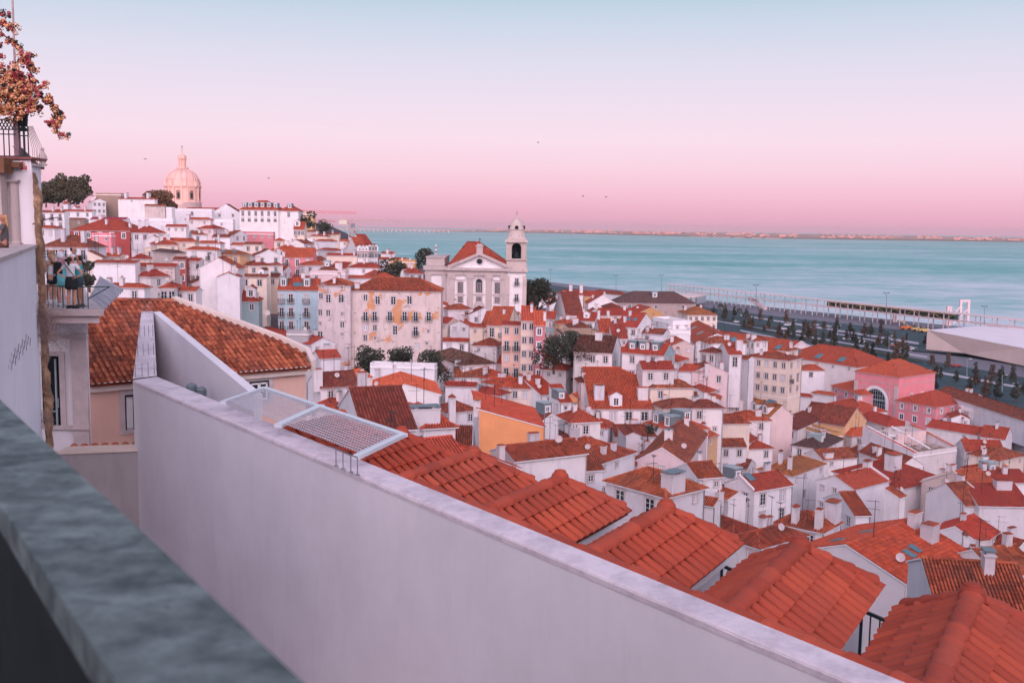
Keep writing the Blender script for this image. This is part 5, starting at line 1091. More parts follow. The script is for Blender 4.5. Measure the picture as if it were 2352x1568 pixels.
# ---------------------------------------------------------------- small houses closing the gaps between the big ones
def infill(seed=12):
    bpy.context.view_layer.update(); dg = bpy.context.evaluated_depsgraph_get(); o_ = V3((0, 0, H)); placed = []; k = 0
    hs = [(h_['W'](h_['LR'] / 2, h_['LL'] / 2, h_['ze']), lab) for lab, h_ in HOUSES.items()]
    rnd = random.Random(seed); rootz = {h_['root'].name: (h_['ze'], lab) for lab, h_ in HOUSES.items()}
    SKIP = ('peeling', 'derelict', 'pale blue', 'row house', 'palace', 'apartment', 'laundry', 'skylights at', 'museum', 'hotel', 'warehouse', 'peach house', 'orange walled', 'cube', 'shed', 'cream yellow', 'roofless')
    for y in range(520, 1120, 11):
        for x in range(330 if y < 660 else 740, 2340, 16):
            if x > 1560 + (y - 735) * 2.9 and y > 690 or (x > 1270 and y < 690) or (1190 < x < 1295 and y < 705) or (1015 < x < 1175 and y < 750): continue
            r = ray(x, y).normalized(); hit, loc, nrm_, idx, ob, mtx = sc.ray_cast(dg, o_, r, distance=700)
            if not hit or loc.y < 85: continue
            wallhit = False
            if ob.name != 'ground_probe':
                if not ob.name.startswith('wall') or ob.parent is None or ob.parent.name not in rootz or abs(nrm_.z) > .2: continue
                ze_, lab_ = rootz[ob.parent.name]
                if ze_ - loc.z < {12: 4.8, 31: 4.2, 57: 3.4}[seed] + 1.6 * rnd.random() or loc.y > 400 or any(w in lab_ for w in SKIP): continue
                wallhit = True
            if any((loc - p).length < (6.3 if seed != 57 else 5.4) for p in placed): continue
            placed.append(loc.copy()); near_ = sorted(hs, key=lambda q: (q[0] - loc).length)[:2]
            if len(placed) > 230: return
            rr_ = 1 + loc.y / 900; sz = rnd.uniform(5.5, 9); dz = rnd.uniform(4.5, 7.5) if not wallhit else rnd.uniform(.2, 1.5) + {12: 0, 31: 1.2, 57: .6}[seed]; v_ = Vector((loc.x, loc.y, 0)).normalized() * (5.5 if wallhit else 0); p = Vector((loc.x, loc.y, loc.z + dz)) - v_; q = MC.to_3x3().transposed() @ (p - o_); px = (CX - F * q.x / q.z, CY + F * q.y / q.z)
            a = ' '.join(near_[0][1].split()[:5]); b = ' '.join(near_[1][1].split()[:5]); k += 1
            lab = '%s between %s and %s' % ((('low house', 'small house', 'plain house', 'narrow house') if seed == 12 else ('tiny dwelling', 'modest dwelling', 'old dwelling', 'cramped dwelling') if seed == 57 else ('squat cottage', 'little cottage', 'simple cottage', 'slim cottage'))[k % 4], a, b)
            if lab in HOUSES: lab = lab.replace(' house', ' tiled house', 1).replace(' cottage', ' tiled cottage', 1).replace(' dwelling', ' tiled dwelling', 1)
            if lab in HOUSES: continue
            house(0, px, sz, rnd.uniform(4.5, 7), lab, h=9, roof=rnd.choice(('gr', 'gl', 'h', 'hp')), wall=rnd.choice(('white', 'white', 'clean', 'cream', 'pinkw', 'white2')), tile=rnd.choice(('red', 'red', 'old', 'brown', 'bright')), d=p.y, yaw=rnd.choice((5, 15, 30, 60, 75)),
                  wr=(2, 2, 'ws', .15), wl=(2, 1, 's', .3), ch=((rnd.random(), rnd.random(), .9, .7, 1.4, 3),) if rnd.random() < .5 else (), fix=True, group='small houses filling the gaps of the town')
V3 = Vector
def probe():
    g = MB(); st = 10; X0, X1, Y0, Y1 = -280, 420, 60, 720; nx = (X1 - X0) // st + 1; ny = (Y1 - Y0) // st + 1
    for j in range(ny):
        for i in range(nx):
            x, y = X0 + i * st, Y0 + j * st; s = t = 0
            for a, b, z, r in BASES + [(-240, 600, 60, 8), (-60, 640, 30, 8), (0, 520, 8, 8), (60, 560, 3, 8), (-260, 300, 70, 8), (240, 90, 14, 8), (0, 80, 33, 8)]:
                q = 1 / ((x - a) ** 2 + (y - b) ** 2 + 14) ** 1.7; s += q; t += q * z
            g.v.append((x, y, t / s - .4))
    for j in range(ny - 1):
        for i in range(nx - 1): a = j * nx + i; g.f.append((a, a + 1, a + nx + 1, a + nx)); g.m.append(0); g.uv.extend([(0, 0)] * 4)
    return g.build('ground_probe', M['soil'])
_pr = probe(); infill(); infill(31); infill(57); bpy.data.objects.remove(_pr)
print('houses', len(HOUSES))
# ---------------------------------------------------------------- ground, unseen sun-blocking hill, water, quay
QE = [(1205, 640), (1243, 645), (1360, 665), (1764, 705), (2127, 742), (2460, 776)]
QI = [(2460, 965), (2352, 940), (2150, 905), (2040, 885), (1900, 845), (1764, 800), (1640, 768), (1560, 740), (1450, 705), (1205, 668)]
ctrl = list(BASES)
for p in QI + [(2000, 800), (2200, 840), (1800, 740), (2400, 860)]:
    q = atz(*p, 1.4); ctrl.append((q.x, q.y, 1.0, 12))
for x, y, z in ((0, 5, 50), (40, 0, 48), (-40, 10, 52), (-20, 25, 50), (10, 25, 48), (-5, 20, 49), (90, 10, 30), (-90, 20, 60), (-150, 60, 66), (-150, 200, 72), (-220, 420, 76), (-260, 560, 70), (-140, 640, 66), (-60, 620, 40), (200, 30, 8), (330, 80, 2), (420, 200, 1),
                (-230, 300, 76), (-300, 700, 60), (-120, 800, 30), (0, 760, 5), (-330, 900, 40)): ctrl.append((x, y, z, 8))
qa = atz(*QE[0], 2.6); qb = atz(*QE[-1], 2.6); qd = (qb - qa).normalized(); qn = Vector((qd.y, -qd.x, 0))
if qn.y > 0: qn = -qn            # towards land
def hgt(x, y):
    s = t = 0
    for a, b, z, r in ctrl:
        d2 = (x - a) ** 2 + (y - b) ** 2
        if d2 > 40000: continue
        q = 1 / (d2 + 14) ** 1.7; s += q; t += q * z
    z = t / s if s else 2
    off = (Vector((x, y, 0)) - Vector((qa.x, qa.y, 0))).dot(qn)
    if off < 8 and x > -60: z = min(z, -4)
    return z - .4
g = MB(); st = 8; X0, X1, Y0, Y1 = -340, 460, -8, 960; nx = (X1 - X0) // st + 1; ny = (Y1 - Y0) // st + 1
for j in range(ny):
    for i in range(nx): g.v.append((X0 + i * st, Y0 + j * st, hgt(X0 + i * st, Y0 + j * st)))
for j in range(ny - 1):
    for i in range(nx - 1):
        a = j * nx + i; g.f.append((a, a + 1, a + nx + 1, a + nx)); g.m.append(0); g.uv.extend([(0, 0)] * 4)
struct(g.build('ground', M['soil'], smooth=True))
# unseen castle hill behind the viewpoint, shaped as a sun blocker: it keeps the low sun off the town while the far dome still catches it
hl = MB(); prof = [(-9, 52), (-40, 66), (-80, 88), (-120, 106), (-150, 112.5), (-190, 108), (-300, 70), (-420, 20), (-600, -2)]; xs_ = [-2200, -1500, -900, -500, -250, -100, 0, 100, 250, 500, 900, 1500, 2200]
for i, x in enumerate(xs_):
    for y, z in prof: hl.v.append((x, y, z + (0 if y > -10 or y < -500 else math.sin(x * .013) * 1.2)))
m_ = len(prof)
for i in range(len(xs_) - 1):
    for j in range(m_ - 1): hl.f.append((i * m_ + j, i * m_ + j + 1, (i + 1) * m_ + j + 1, (i + 1) * m_ + j)); hl.m.append(0); hl.uv.extend([(0, 0)] * 4)
struct(hl.build('castle_hill_occluder', M['soil'], smooth=True))
sea = MB(); sea.poly([(-14000, -700, 0), (14000, -700, 0), (14000, 26000, 0), (-14000, 26000, 0)])
m = NB('river_water'); gp = m.n('ShaderNodeNewGeometry').outputs['Position']
mp = m.n('ShaderNodeMapping'); m.l(gp, mp.inputs[0]); mp.inputs['Rotation'].default_value = (0, 0, R_(6)); mp.inputs['Scale'].default_value = (.0010, .0022, 1)
na = m.noise(1.0, mp.outputs[0], 5, .6)
mp2 = m.n('ShaderNodeMapping'); m.l(gp, mp2.inputs[0]); mp2.inputs['Scale'].default_value = (.004, .008, 1); nb_ = m.noise(1.0, mp2.outputs[0], 5, .7)
mp3 = m.n('ShaderNodeMapping'); m.l(gp, mp3.inputs[0]); mp3.inputs['Scale'].default_value = (.022, .028, 1); nc = m.noise(1.0, mp3.outputs[0], 6, .75)
mixv = m.math('ADD', m.math('MULTIPLY', na.outputs[0], .40), m.math('ADD', m.math('MULTIPLY', nb_.outputs[0], .22), m.math('MULTIPLY', nc.outputs[0], .38)))
# water colour near the quay is paler than the open river
spx = m.n('ShaderNodeSeparateXYZ'); m.l(gp, spx.inputs[0]); near_ = m.n('ShaderNodeMapRange'); m.l(spx.outputs[1], near_.inputs[0])
near_.inputs[1].default_value = 700; near_.inputs[2].default_value = 1900; near_.inputs[3].default_value = .13; near_.inputs[4].default_value = 0
r_ = m.ramp(m.math('ADD', mixv, near_.outputs[0]), [(.36, (.045, .26, .235, 1)), (.45, (.11, .37, .345, 1)), (.52, (.22, .45, .44, 1)), (.64, (.52, .60, .63, 1))])
m.l(r_.outputs[0], m.b.inputs['Base Color']); m.b.inputs['Roughness'].default_value = .55; m.b.inputs['Specular IOR Level'].default_value = .12
m.bump(nc.outputs[0], 2.0, .6)
struct(sea.build('water', m.mat))
qy = MB(); top = [atz(*p, 2.6) for p in QE] + [atz(*p, 2.6) for p in QI]
qy.poly(top[::-1]); 
for i in range(len(QE) - 1):
    a, b = top[i], top[i + 1]; qy.poly([a, b, b - Vector((0, 0, 4)), a - Vector((0, 0, 4))], 1)
q_ob = qy.build('quay', [M['asph'], M['pave']])
if q_ob.data.polygons[0].normal.z < 0: q_ob.data.flip_normals()
struct(q_ob)
def strip(name, pts, mat, z):
    b = MB(); b.poly([atz(*p, z) for p in pts]); o = b.build(name, mat)
    if o.data.polygons[0].normal.z < 0: o.data.flip_normals()
    return struct(o)
strip('promenade', [(1250, 646), (1764, 706), (2127, 743), (2450, 776), (2450, 800), (2127, 764), (1764, 724), (1500, 690), (1250, 652)], M['pave2'], 2.66)
strip('pavement', [(1700, 722), (2110, 786), (2110, 791), (1700, 725)], M['pave'], 2.70)
strip('pavement', [(1640, 735), (2130, 818), (2130, 822), (1640, 737)], M['pave'], 2.70)
strip('pavement', [(1700, 757), (2100, 842), (2440, 905), (2440, 910), (2100, 847), (1700, 760)], M['pave'], 2.70)
strip('pavement', [(2060, 800), (2440, 850), (2440, 882), (2060, 815)], M['pave2'], 2.68)
strip('pavement', [(1920, 765), (2120, 800), (2120, 803), (1920, 767)], M['pave'], 2.70)
for q in ([(1660, 730), (2110, 800), (2110, 806), (1660, 734)], [(1700, 745), (2120, 826), (2120, 833), (1700, 750)], [(1740, 772), (2060, 842), (2060, 848), (1740, 777)]): strip('planting_bed', q, M['leaf'], 2.9)
# far shore
WL = [(1000, 531.0), (1163, 534), (1350, 538), (1526, 542), (1763, 548), (2060, 552), (2352, 556.5), (2700, 562)]
TL = [530.0, 527, 529.5, 532.5, 536.5, 541.5, 547, 554]
fs = MB(); sh = [atz(x, y, 0) for x, y in WL]; tp = []
for (x, y), t_, s_ in zip(WL, TL, sh): tp.append(atd(x, t_, s_.y + 900))
for i in range(len(sh) - 1):
    N_ = 14
    for k in range(N_):
        a = sh[i].lerp(sh[i + 1], k / N_); b = sh[i].lerp(sh[i + 1], (k + 1) / N_); c = tp[i].lerp(tp[i + 1], (k + 1) / N_); d_ = tp[i].lerp(tp[i + 1], k / N_)
        mid = lambda p, q: p.lerp(q, .4) + Vector((0, 0, 2 - (p.lerp(q, .4)).z * .45))
        fs.poly([a, b, mid(b, c), mid(a, d_)]); fs.poly([mid(a, d_), mid(b, c), c, d_], 1); fs.poly([d_, c, c + Vector((0, 900, -30)), d_ + Vector((0, 900, -30))], 1)
struct(fs.build('far_shore', [plain('far_vegetation', (.13, .115, .075, 1), .9, var=.35, scale=.006), plain('far_hills', (.30, .20, .17, 1), .9, var=.35, scale=.006)]))
tw = MB(); rr = random.Random(3)
for k in range(520):
    t = rr.random() * (len(sh) - 1); i = int(t); f = t - i; e = .35 + .65 * rr.random() ** .7
    a = sh[i].lerp(sh[i + 1], f); b = tp[i].lerp(tp[i + 1], f); p = a.lerp(b, e)
    if math.sin(t * 7) + math.sin(t * 17) < -.6 and rr.random() < .8: continue
    tw.box((p.x, p.y, p.z - 6), (rr.uniform(12, 60), rr.uniform(10, 20), rr.uniform(9, 15)), rr.uniform(-.4, .4))
for k in range(14):
    t = 3.3 + .8 * rr.random(); i = int(t); p = sh[i].lerp(sh[min(i + 1, 7)], t - i); tw.box((p.x, p.y + 30, 1), (rr.uniform(30, 90), 12, 5), 0)
o = tw.build('far_town', plain('far_town_walls', (.36, .21, .20, 1), .9, var=.3, scale=.004)); struct(o, 'stuff')
o = rebase(o)
# low bridge on the horizon
br = MB(); a = atd(690, 523.5, 9800); b = atd(1030, 529.5, 9000); n_ = 34
bl = thing('bridge', 'very long low bridge on pillars crossing the river at the horizon', 'bridge', (a.x, a.y, 0))
dk = MB(); dk.hexa([a, b, b + Vector((0, 30, 0)), a + Vector((0, 30, 0))], [p + Vector((0, 0, 3)) for p in (a, b, b + Vector((0, 30, 0)), a + Vector((0, 30, 0)))]); bm_ = plain('hazed_bridge_concrete', (.60, .36, .33, 1), .9); dk.build('deck', bm_, bl)  # horizon haze is mixed into the bridge colour
for k in range(n_):
    p = a.lerp(b, k / (n_ - 1)); q = MB(); q.box((p.x, p.y + 15, -1), (6, 12, p.z + 1)); q.build('pillar', bm_, bl)
# ---------------------------------------------------------------- cruise terminal, gallery, glazed building
tm = thing('terminal_building', 'big pale angular terminal building with sloping roof planes at the right edge', 'building', atz(2300, 830, 2.6))
g0 = atz(2127, 806, 2.6); tl = atd(2130, 757.5, g0.y); bl_ = atd(2127, 803, g0.y - 1)
a1 = atd(2352, 840, g0.y - 60); a0 = bl_.lerp(a1, .36); a0 = atd(2214, 811, a0.y + .6); a2 = atd(2560, 880, g0.y - 140)
t1 = atd(2352, 800, g0.y - 60); t2 = atd(2560, 846, g0.y - 140)
r1 = atd(2294, 745, g0.y + 105); r2 = atd(2560, 770, g0.y + 60); rm = atd(2352, 757, g0.y + 45)
pk = MB(); pk.poly([bl_, a0, a1, t1, tl]); pk.poly([a1, a2, t2, t1]); bk = lambda p: Vector((p.x, p.y, 3))
pk.poly([tl, r1, bk(r1), bk(tl) * 1.0]); pk.poly([r1, r2, bk(r2), bk(r1)]); pk.poly([bl_, bk(r1), bk(r2), a2, a1, a0])
M['term'] = plain('terminal_concrete', (.66, .52, .48, 1), .8, var=.05, scale=.15); M['termr'] = plain('terminal_roof', (.72, .66, .70, 1), .8, var=.05, scale=.1)
pk.build('wall', M['term'], tm); rf = MB(); e_ = Vector((0, 0, .05))
rf.poly([tl + e_, t1 + e_, rm + e_]); rf.poly([tl + e_, rm + e_, r1 + e_]); rf.poly([t1 + e_, t2 + e_, rm + e_]); rf.poly([rm + e_, t2 + e_, r2 + e_]); rf.poly([rm + e_, r2 + e_, r1 + e_]); rf.build('roof', M['termr'], tm)
gl_ = MB(); gl_.poly([Vector((p.x + 3, p.y + 6, 2.6)) for p in (a0, a1, a2)] + [Vector((p.x + 3, p.y + 6, p.z + 1.2)) for p in (a2, a1, a0)]); gl_.build('glazing', M['glass'], tm)
cn = MB(); c0 = atd(2095, 808, g0.y - 4); cn.hexa([c0, a0 + Vector((0, 0, -.6)), a0 + Vector((6, 20, -.6)), bl_ + Vector((0, 8, 0))], [p + Vector((0, 0, .7)) for p in (c0, a0 + Vector((0, 0, -.6)), a0 + Vector((6, 20, -.6)), bl_ + Vector((0, 8, 0)))]); cn.build('canopy', M['iron'], tm)
# quayside gallery on columns
ga = atz(1535, 683, 2.6); gb = atz(2450, 795, 2.6)
gt = thing('walkway_gallery', 'long raised covered boarding gallery on slim columns along the quay', 'walkway', ga)
gm_ = plain('gallery_paint', (.66, .52, .52, 1), .7, var=.05); gd = (gb - ga); GL = gd.length; gd.normalize(); gn = Vector((-gd.y, gd.x, 0))
za = atd(1535, 664, ga.y).z; zb_ = atd(2352, 746, atz(2352, 783, 2.6).y).z; GH = 12.5
def gbar(z, hh, wd, nm, mat, f0=0, f1=1):
    b = MB(); p = ga.lerp(gb, f0); q = ga.lerp(gb, f1); v = [p - gn * wd / 2, q - gn * wd / 2, q + gn * wd / 2, p + gn * wd / 2]
    b.hexa([Vector((x.x, x.y, z)) for x in v], [Vector((x.x, x.y, z + hh)) for x in v]); return b.build(nm, mat, gt)
gbar(2.6 + GH - .5, .5, 6.5, 'roof', gm_); gbar(2.6 + 7.2, .6, 5, 'deck', gm_)
for k in range(34):
    p = ga.lerp(gb, k / 33)
    b = MB()
    for s in (-2.2, 2.2): b.box((p.x + gn.x * s, p.y + gn.y * s, 2.6), (.45, .45, GH if s < 0 else GH), math.atan2(gd.y, gd.x))
    b.build('column', gm_, gt)
b = MB(); p = ga.lerp(gb, .285); q = p + gd * 28 - gn * 6
b.hexa([p + gn * 1 + Vector((0, 0, 6)), q + gn * 1, q + gn * 4, p + gn * 4 + Vector((0, 0, 6))], [p + gn * 1 + Vector((0, 0, 8.4)), q + gn * 1 + Vector((0, 0, 2.2)), q + gn * 4 + Vector((0, 0, 2.2)), p + gn * 4 + Vector((0, 0, 8.4))]); b.build('stair', gm_, gt)
# boarding bridge with yellow lattice and portal frames
bb = thing('boarding_bridge', 'dark glazed boarding bridge with yellow lattice beside the gallery', 'boarding bridge', atz(2036, 756, 2.6))
p0 = ga.lerp(gb, .50) + gn * 6; p1 = ga.lerp(gb, .79) + gn * 6
b = MB(); v = [p0, p1, p1 + gn * 4, p0 + gn * 4]; b.hexa([x + Vector((0, 0, 6.5)) for x in v], [x + Vector((0, 0, 10.6)) for x in v]); b.build('tube', plain('dark_green_glass', (.03, .07, .06, 1), .3), bb)
b = MB(); ym = plain('yellow_paint', (.62, .42, .16, 1), .6)
for k in range(14):
    a = p0.lerp(p1, k / 14) - gn * .1; c = p0.lerp(p1, (k + 1) / 14) - gn * .1; z0, z1 = (6.6, 10.5) if k % 2 else (10.5, 6.6)
    b.tube(a + Vector((0, 0, z0)), c + Vector((0, 0, z1)), .22, n=4)
b.tube(p0 + Vector((0, 0, 6.5)) - gn * .1, p1 + Vector((0, 0, 6.5)) - gn * .1, .3, n=4); b.tube(p0 + Vector((0, 0, 10.6)) - gn * .1, p1 + Vector((0, 0, 10.6)) - gn * .1, .3, n=4)
b.build('lattice', ym, bb)
def portal(px0, px1, ytop, ybase, lab, brace):
    a = atz(px0, ybase, 2.6); c = atd(px1, ybase, a.y); zt = atd(px0, ytop, a.y).z
    t = thing('portal_frame', lab, 'gantry', a); b = MB()
    for q in (a, c): b.box((q.x, q.y, 2.6), (1.6, 1.6, zt - 2.6))
    b.build('post', gm_, t); b = MB(); m_ = (a + c) / 2; b.box((m_.x, m_.y, zt - 1.2), ((c - a).length + 1.6, 1.8, 1.6)); b.build('crossbeam', gm_, t)
    if brace:
        b = MB(); b.tube(a + Vector((0, 0, (zt - 2.6) * .72)), a + Vector((-13, -6, 0)), .6, n=4); b.tube(c + Vector((0, 0, 10)), c + Vector((-13, -6, 0)), .6, n=4); b.build('brace', gm_, t)
portal(2204, 2222, 689, 742, 'tall pale portal frame with slanted braces at the quay edge', True)
portal(2175, 2181, 704, 748, 'narrow pale twin post frame left of the tall portal', False)
portal(2053, 2057, 708, 740, 'smallest pale twin post frame above the boarding bridge', False)
gbld = thing('glass_pavilion', 'low glazed ferry building between the warehouse and the gallery', 'building', atz(1600, 705, 2.6))
g1_ = atz(1598, 706, 2.6); g2_ = atd(1632, 700, g1_.y + 10); b = MB(); up = Vector((0, 0, 8)); w4 = [g1_ + Vector((-32, 6, 0)), g1_, g1_ + Vector((14, 30, 0)), g1_ + Vector((-25, 50, 0))]
b.hexa([p + Vector((0, 0, 2.5)) for p in w4], [p + up for p in w4]); b.build('glazing', plain('pale_glazing', (.30, .33, .36, 1), .3), gbld)
b = MB(); b.hexa([p + up for p in w4], [p + up + Vector((0, 0, .6)) for p in w4]); b.build('roof', M['term'], gbld)
b = MB()
for i in range(9):
    p = w4[0].lerp(w4[1], i / 8); b.box((p.x, p.y - .3, p.z), (.5, .5, 8))
b.build('column', M['dark'], gbld)
# small works machines on the quay
for i, (x, y) in enumerate(((1768 + 555, 0),)): pass
for i, (px, py, lab) in enumerate(((2080, 757, 'orange telehandler machine parked under the gallery'), (2106, 760, 'yellow works vehicle right of the telehandler'), (2122, 763, 'yellow works vehicle nearest the terminal'))):
    p = atz(px, py, 2.7); t = thing('works_vehicle', lab, 'works vehicle', p); b = MB(); b.box((p.x, p.y, 3.4), (6.5, 3, 1.6)); b.build('body', ym if i else plain('orange_paint', (.6, .16, .04, 1), .6), t)
    b = MB(); b.box((p.x - 1, p.y, 5.0), (2.4, 2.6, 1.9), taper=.8); b.build('cab', M['glass'], t)
    for sx in (-2, 2): b = MB(); b.tube((p.x + sx, p.y - 1.6, 3.4), (p.x + sx, p.y + 1.6, 3.4), .8, n=12); b.build('wheel', M['dark'], t)
    if i == 0: b = MB(); b.tube((p.x + 2, p.y, 4.8), (p.x - 4, p.y, 9.0), .35, n=4); b.build('boom', ym, t)

# ---------------------------------------------------------------- air
b = MB(); b.box((0, 11700, -9), (28400, 29200, 140)); hz = b.build('haze', None or M['dark']); hz.data.materials.clear(); hm = bpy.data.materials.new('haze'); hm.use_nodes = True; hm.node_tree.nodes.clear()
ho = hm.node_tree.nodes.new('ShaderNodeOutputMaterial'); pv = hm.node_tree.nodes.new('ShaderNodeVolumePrincipled'); pv.inputs['Color'].default_value = (.95, .80, .86, 1); pv.inputs['Density'].default_value = .00004; pv.inputs['Anisotropy'].default_value = .2
hm.node_tree.links.new(pv.outputs[0], ho.inputs['Volume']); hz.data.materials.append(hm); struct(hz, 'stuff')
# ---------------------------------------------------------------- foreground
V = Vector
fw = NB('foreground_plaster'); gp = fw.n('ShaderNodeNewGeometry').outputs['Position']
n1 = fw.noise(.5, gp, 4); mp = fw.n('ShaderNodeMapping'); fw.l(gp, mp.inputs[0]); mp.inputs['Scale'].default_value = (3, 3, .5); n2 = fw.noise(1.2, mp.outputs[0], 6, .7)
c_ = fw.mix(fw.ramp(n1.outputs[0], [(.35, g1(0)), (.65, g1(1))]).outputs[0], (.83, .80, .83, 1), (.76, .73, .76, 1))
c_ = fw.mix(fw.ramp(n2.outputs[0], [(.52, g1(0)), (.85, g1(.18))]).outputs[0], c_, (.45, .42, .45, 1)); n3 = fw.noise(14, gp, 6, .8)
fw.l(c_, fw.b.inputs['Base Color']); fw.b.inputs['Roughness'].default_value = .9; fw.b.inputs['Specular IOR Level'].default_value = .1; fw.bump(n3.outputs[0], .006, .5)
M['fwall'] = fw.mat
cp = NB('wall_cap_cement'); gp = cp.n('ShaderNodeNewGeometry').outputs['Position']; n1 = cp.noise(1.1, gp, 8, .68); n2 = cp.noise(3.5, gp, 6, .7); n3 = cp.noise(9, gp, 4, .7)
c_ = cp.mix(cp.ramp(n1.outputs[0], [(.44, g1(0)), (.70, g1(.65))]).outputs[0], (.74, .66, .70, 1), (.36, .31, .34, 1)); c_ = cp.mix(cp.ramp(n2.outputs[0], [(.50, g1(0)), (.72, g1(.45))]).outputs[0], c_, (.30, .26, .29, 1))
c_ = cp.mix(cp.ramp(n3.outputs[0], [(.72, g1(0)), (.78, g1(.8))]).outputs[0], c_, (.15, .10, .11, 1))
cp.l(c_, cp.b.inputs['Base Color']); cp.b.inputs['Roughness'].default_value = .9; cp.bump(n2.outputs[0], .01, .6); M['cap'] = cp.mat
# main white wall
ZW = 60.0
NA = V((-12.0, 31.8, 0)); NBp = V((4.14, 10.51, 0)); nd_ = (NBp - NA).normalized(); NE = NA + nd_ * 33
FA = V((-11.45, 32.4, 0)); FBp = V((3.35, 12.6, 0)); fd_ = (FBp - V((-6.06, 26.08, 0))).normalized(); FE = FBp + fd_ * 7.5
wt = thing('garden_wall', 'long thick white plastered wall with stained flat top crossing the foreground', 'wall', (NA.x, NA.y, 50))
b = MB(); up = lambda p, z: V((p.x, p.y, z))
b.poly([up(NA, 50), up(NE, 50), up(NE, ZW - .02), up(NA, ZW - .02)]); b.poly([up(FA, 50), up(NA, 50), up(NA, ZW - .02), up(FA, ZW - .02)]); b.poly([up(FE, 50), up(FA, 50), up(FA, ZW - .02), up(FE, ZW - .02)])
b.build('wall', M['fwall'], wt)
b = MB(); k = 60; oo = V((-nd_.y, nd_.x, 0)) * -.012
pts_n = [NA.lerp(NE, i / k) for i in range(k + 1)]; pts_f = [FA.lerp(FE, i / k) for i in range(k + 1)]
rr = random.Random(2); nz_ = [rr.uniform(-.012, .012) for _ in range(k + 1)]
for i in range(k):
    a0, a1, f0, f1 = pts_n[i] + oo, pts_n[i + 1] + oo, pts_f[i], pts_f[i + 1]; m0, m1 = a0.lerp(f0, .12), a1.lerp(f1, .12)
    b.poly([up(a0, ZW - .05 + nz_[i]), up(a1, ZW - .05 + nz_[i + 1]), up(m1, ZW), up(m0, ZW)]); b.poly([up(m0, ZW), up(m1, ZW), up(f1, ZW + .02), up(f0, ZW + .02)])
    b.poly([up(a0, ZW - .12), up(a1, ZW - .12), up(a1, ZW - .05 + nz_[i + 1]), up(a0, ZW - .05 + nz_[i])])
b.poly([up(FA, ZW - .12), up(NA + oo, ZW - .12), up(NA + oo, ZW - .05), up(FA, ZW + .02)])
b.build('coping', M['cap'], wt)
br_ = MB()
for px in (772, 788, 806, 821):
    q = atz(px, 1050 + (px - 772) * .42 + 20, ZW + .01); br_.tube(q, q + V((0, 0, .36)), .012, n=5); br_.tube(q + V((0, 0, .36)), q + V((-.16, .06, .40)), .014, n=5); br_.tube(q, q + V((0, 0, .012)), .05, n=8)
br_.build('bracket', M['steel'], wt)
# fin wall rising behind its left end, and the sloping parapet that joins it
T_ = atd(352, 716, 42); TL_ = atd(325, 716, 42); CR = up(FA, ZW + .02); CL = up(NA, ZW)
Rr = atz(582, 908, 60.0)
fin = thing('fin_wall', 'white fin shaped wall with sloping top rising behind the left end of the long wall', 'wall', (T_.x, T_.y, 52))
b = MB(); dn = lambda p, z=52: V((p.x, p.y, z)); ins = (CR - CL).normalized() * .05
b.poly([dn(CL), dn(TL_), TL_, CL][::-1]); b.poly([dn(TL_), dn(T_), T_, TL_][::-1]); b.poly([dn(T_), dn(CR), CR + V((0, 0, .01)), T_][::-1])
b.build('wall', M['fwall'], fin); b = MB(); b.poly([CL + V((0, 0, .03)), CR + V((0, 0, .03)), T_ + V((0, 0, .02)), TL_ + V((0, 0, .02))]); b.build('coping', M['cap'], fin)
b = MB(); tn = V((.2, .26, 0)); b.hexa([dn(T_, 54), dn(Rr, 54), dn(Rr, 54) + tn, dn(T_, 54) + tn], [T_, Rr, Rr + tn, T_ + tn]); b.build('sloping_parapet', M['fwall'], fin)
sp_ = MB()
for f in (.02, .28, .56, .97):
    for s in (.1, .38, .64, .9):
        q = CL.lerp(TL_, f).lerp(CR.lerp(T_, f), s) + V((0, 0, .02)); sp_.tube(q, q + V((0, 0, .42)), .011, n=4); sp_.tube(q, q + V((0, 0, .01)), .04, n=6)
sp_.build('pin', M['steel'], fin)
# roof vents
for i, (px, py, lab) in enumerate(((440, 898, 'left grey louvred roof vent poking over the white wall'), (462, 906, 'right grey louvred roof vent poking over the white wall'), (563, 946, 'grey louvred roof vent seen through the mesh pergola'))):
    q = atd(px, py, 33); b = MB(); pr = [(.13, -.6), (.13, 0)]
    for k in range(5): pr += [(.14, .02 + k * .07), (.2, .03 + k * .07), (.16, .075 + k * .07)]
    pr += [(.12, .40), (0, .43)]; b.lathe((q.x, q.y, q.z - .15), pr, 16); o = b.build('roof_vent', M['zinc']); tag(rebase(o), lab, 'vent', 'roof vents')
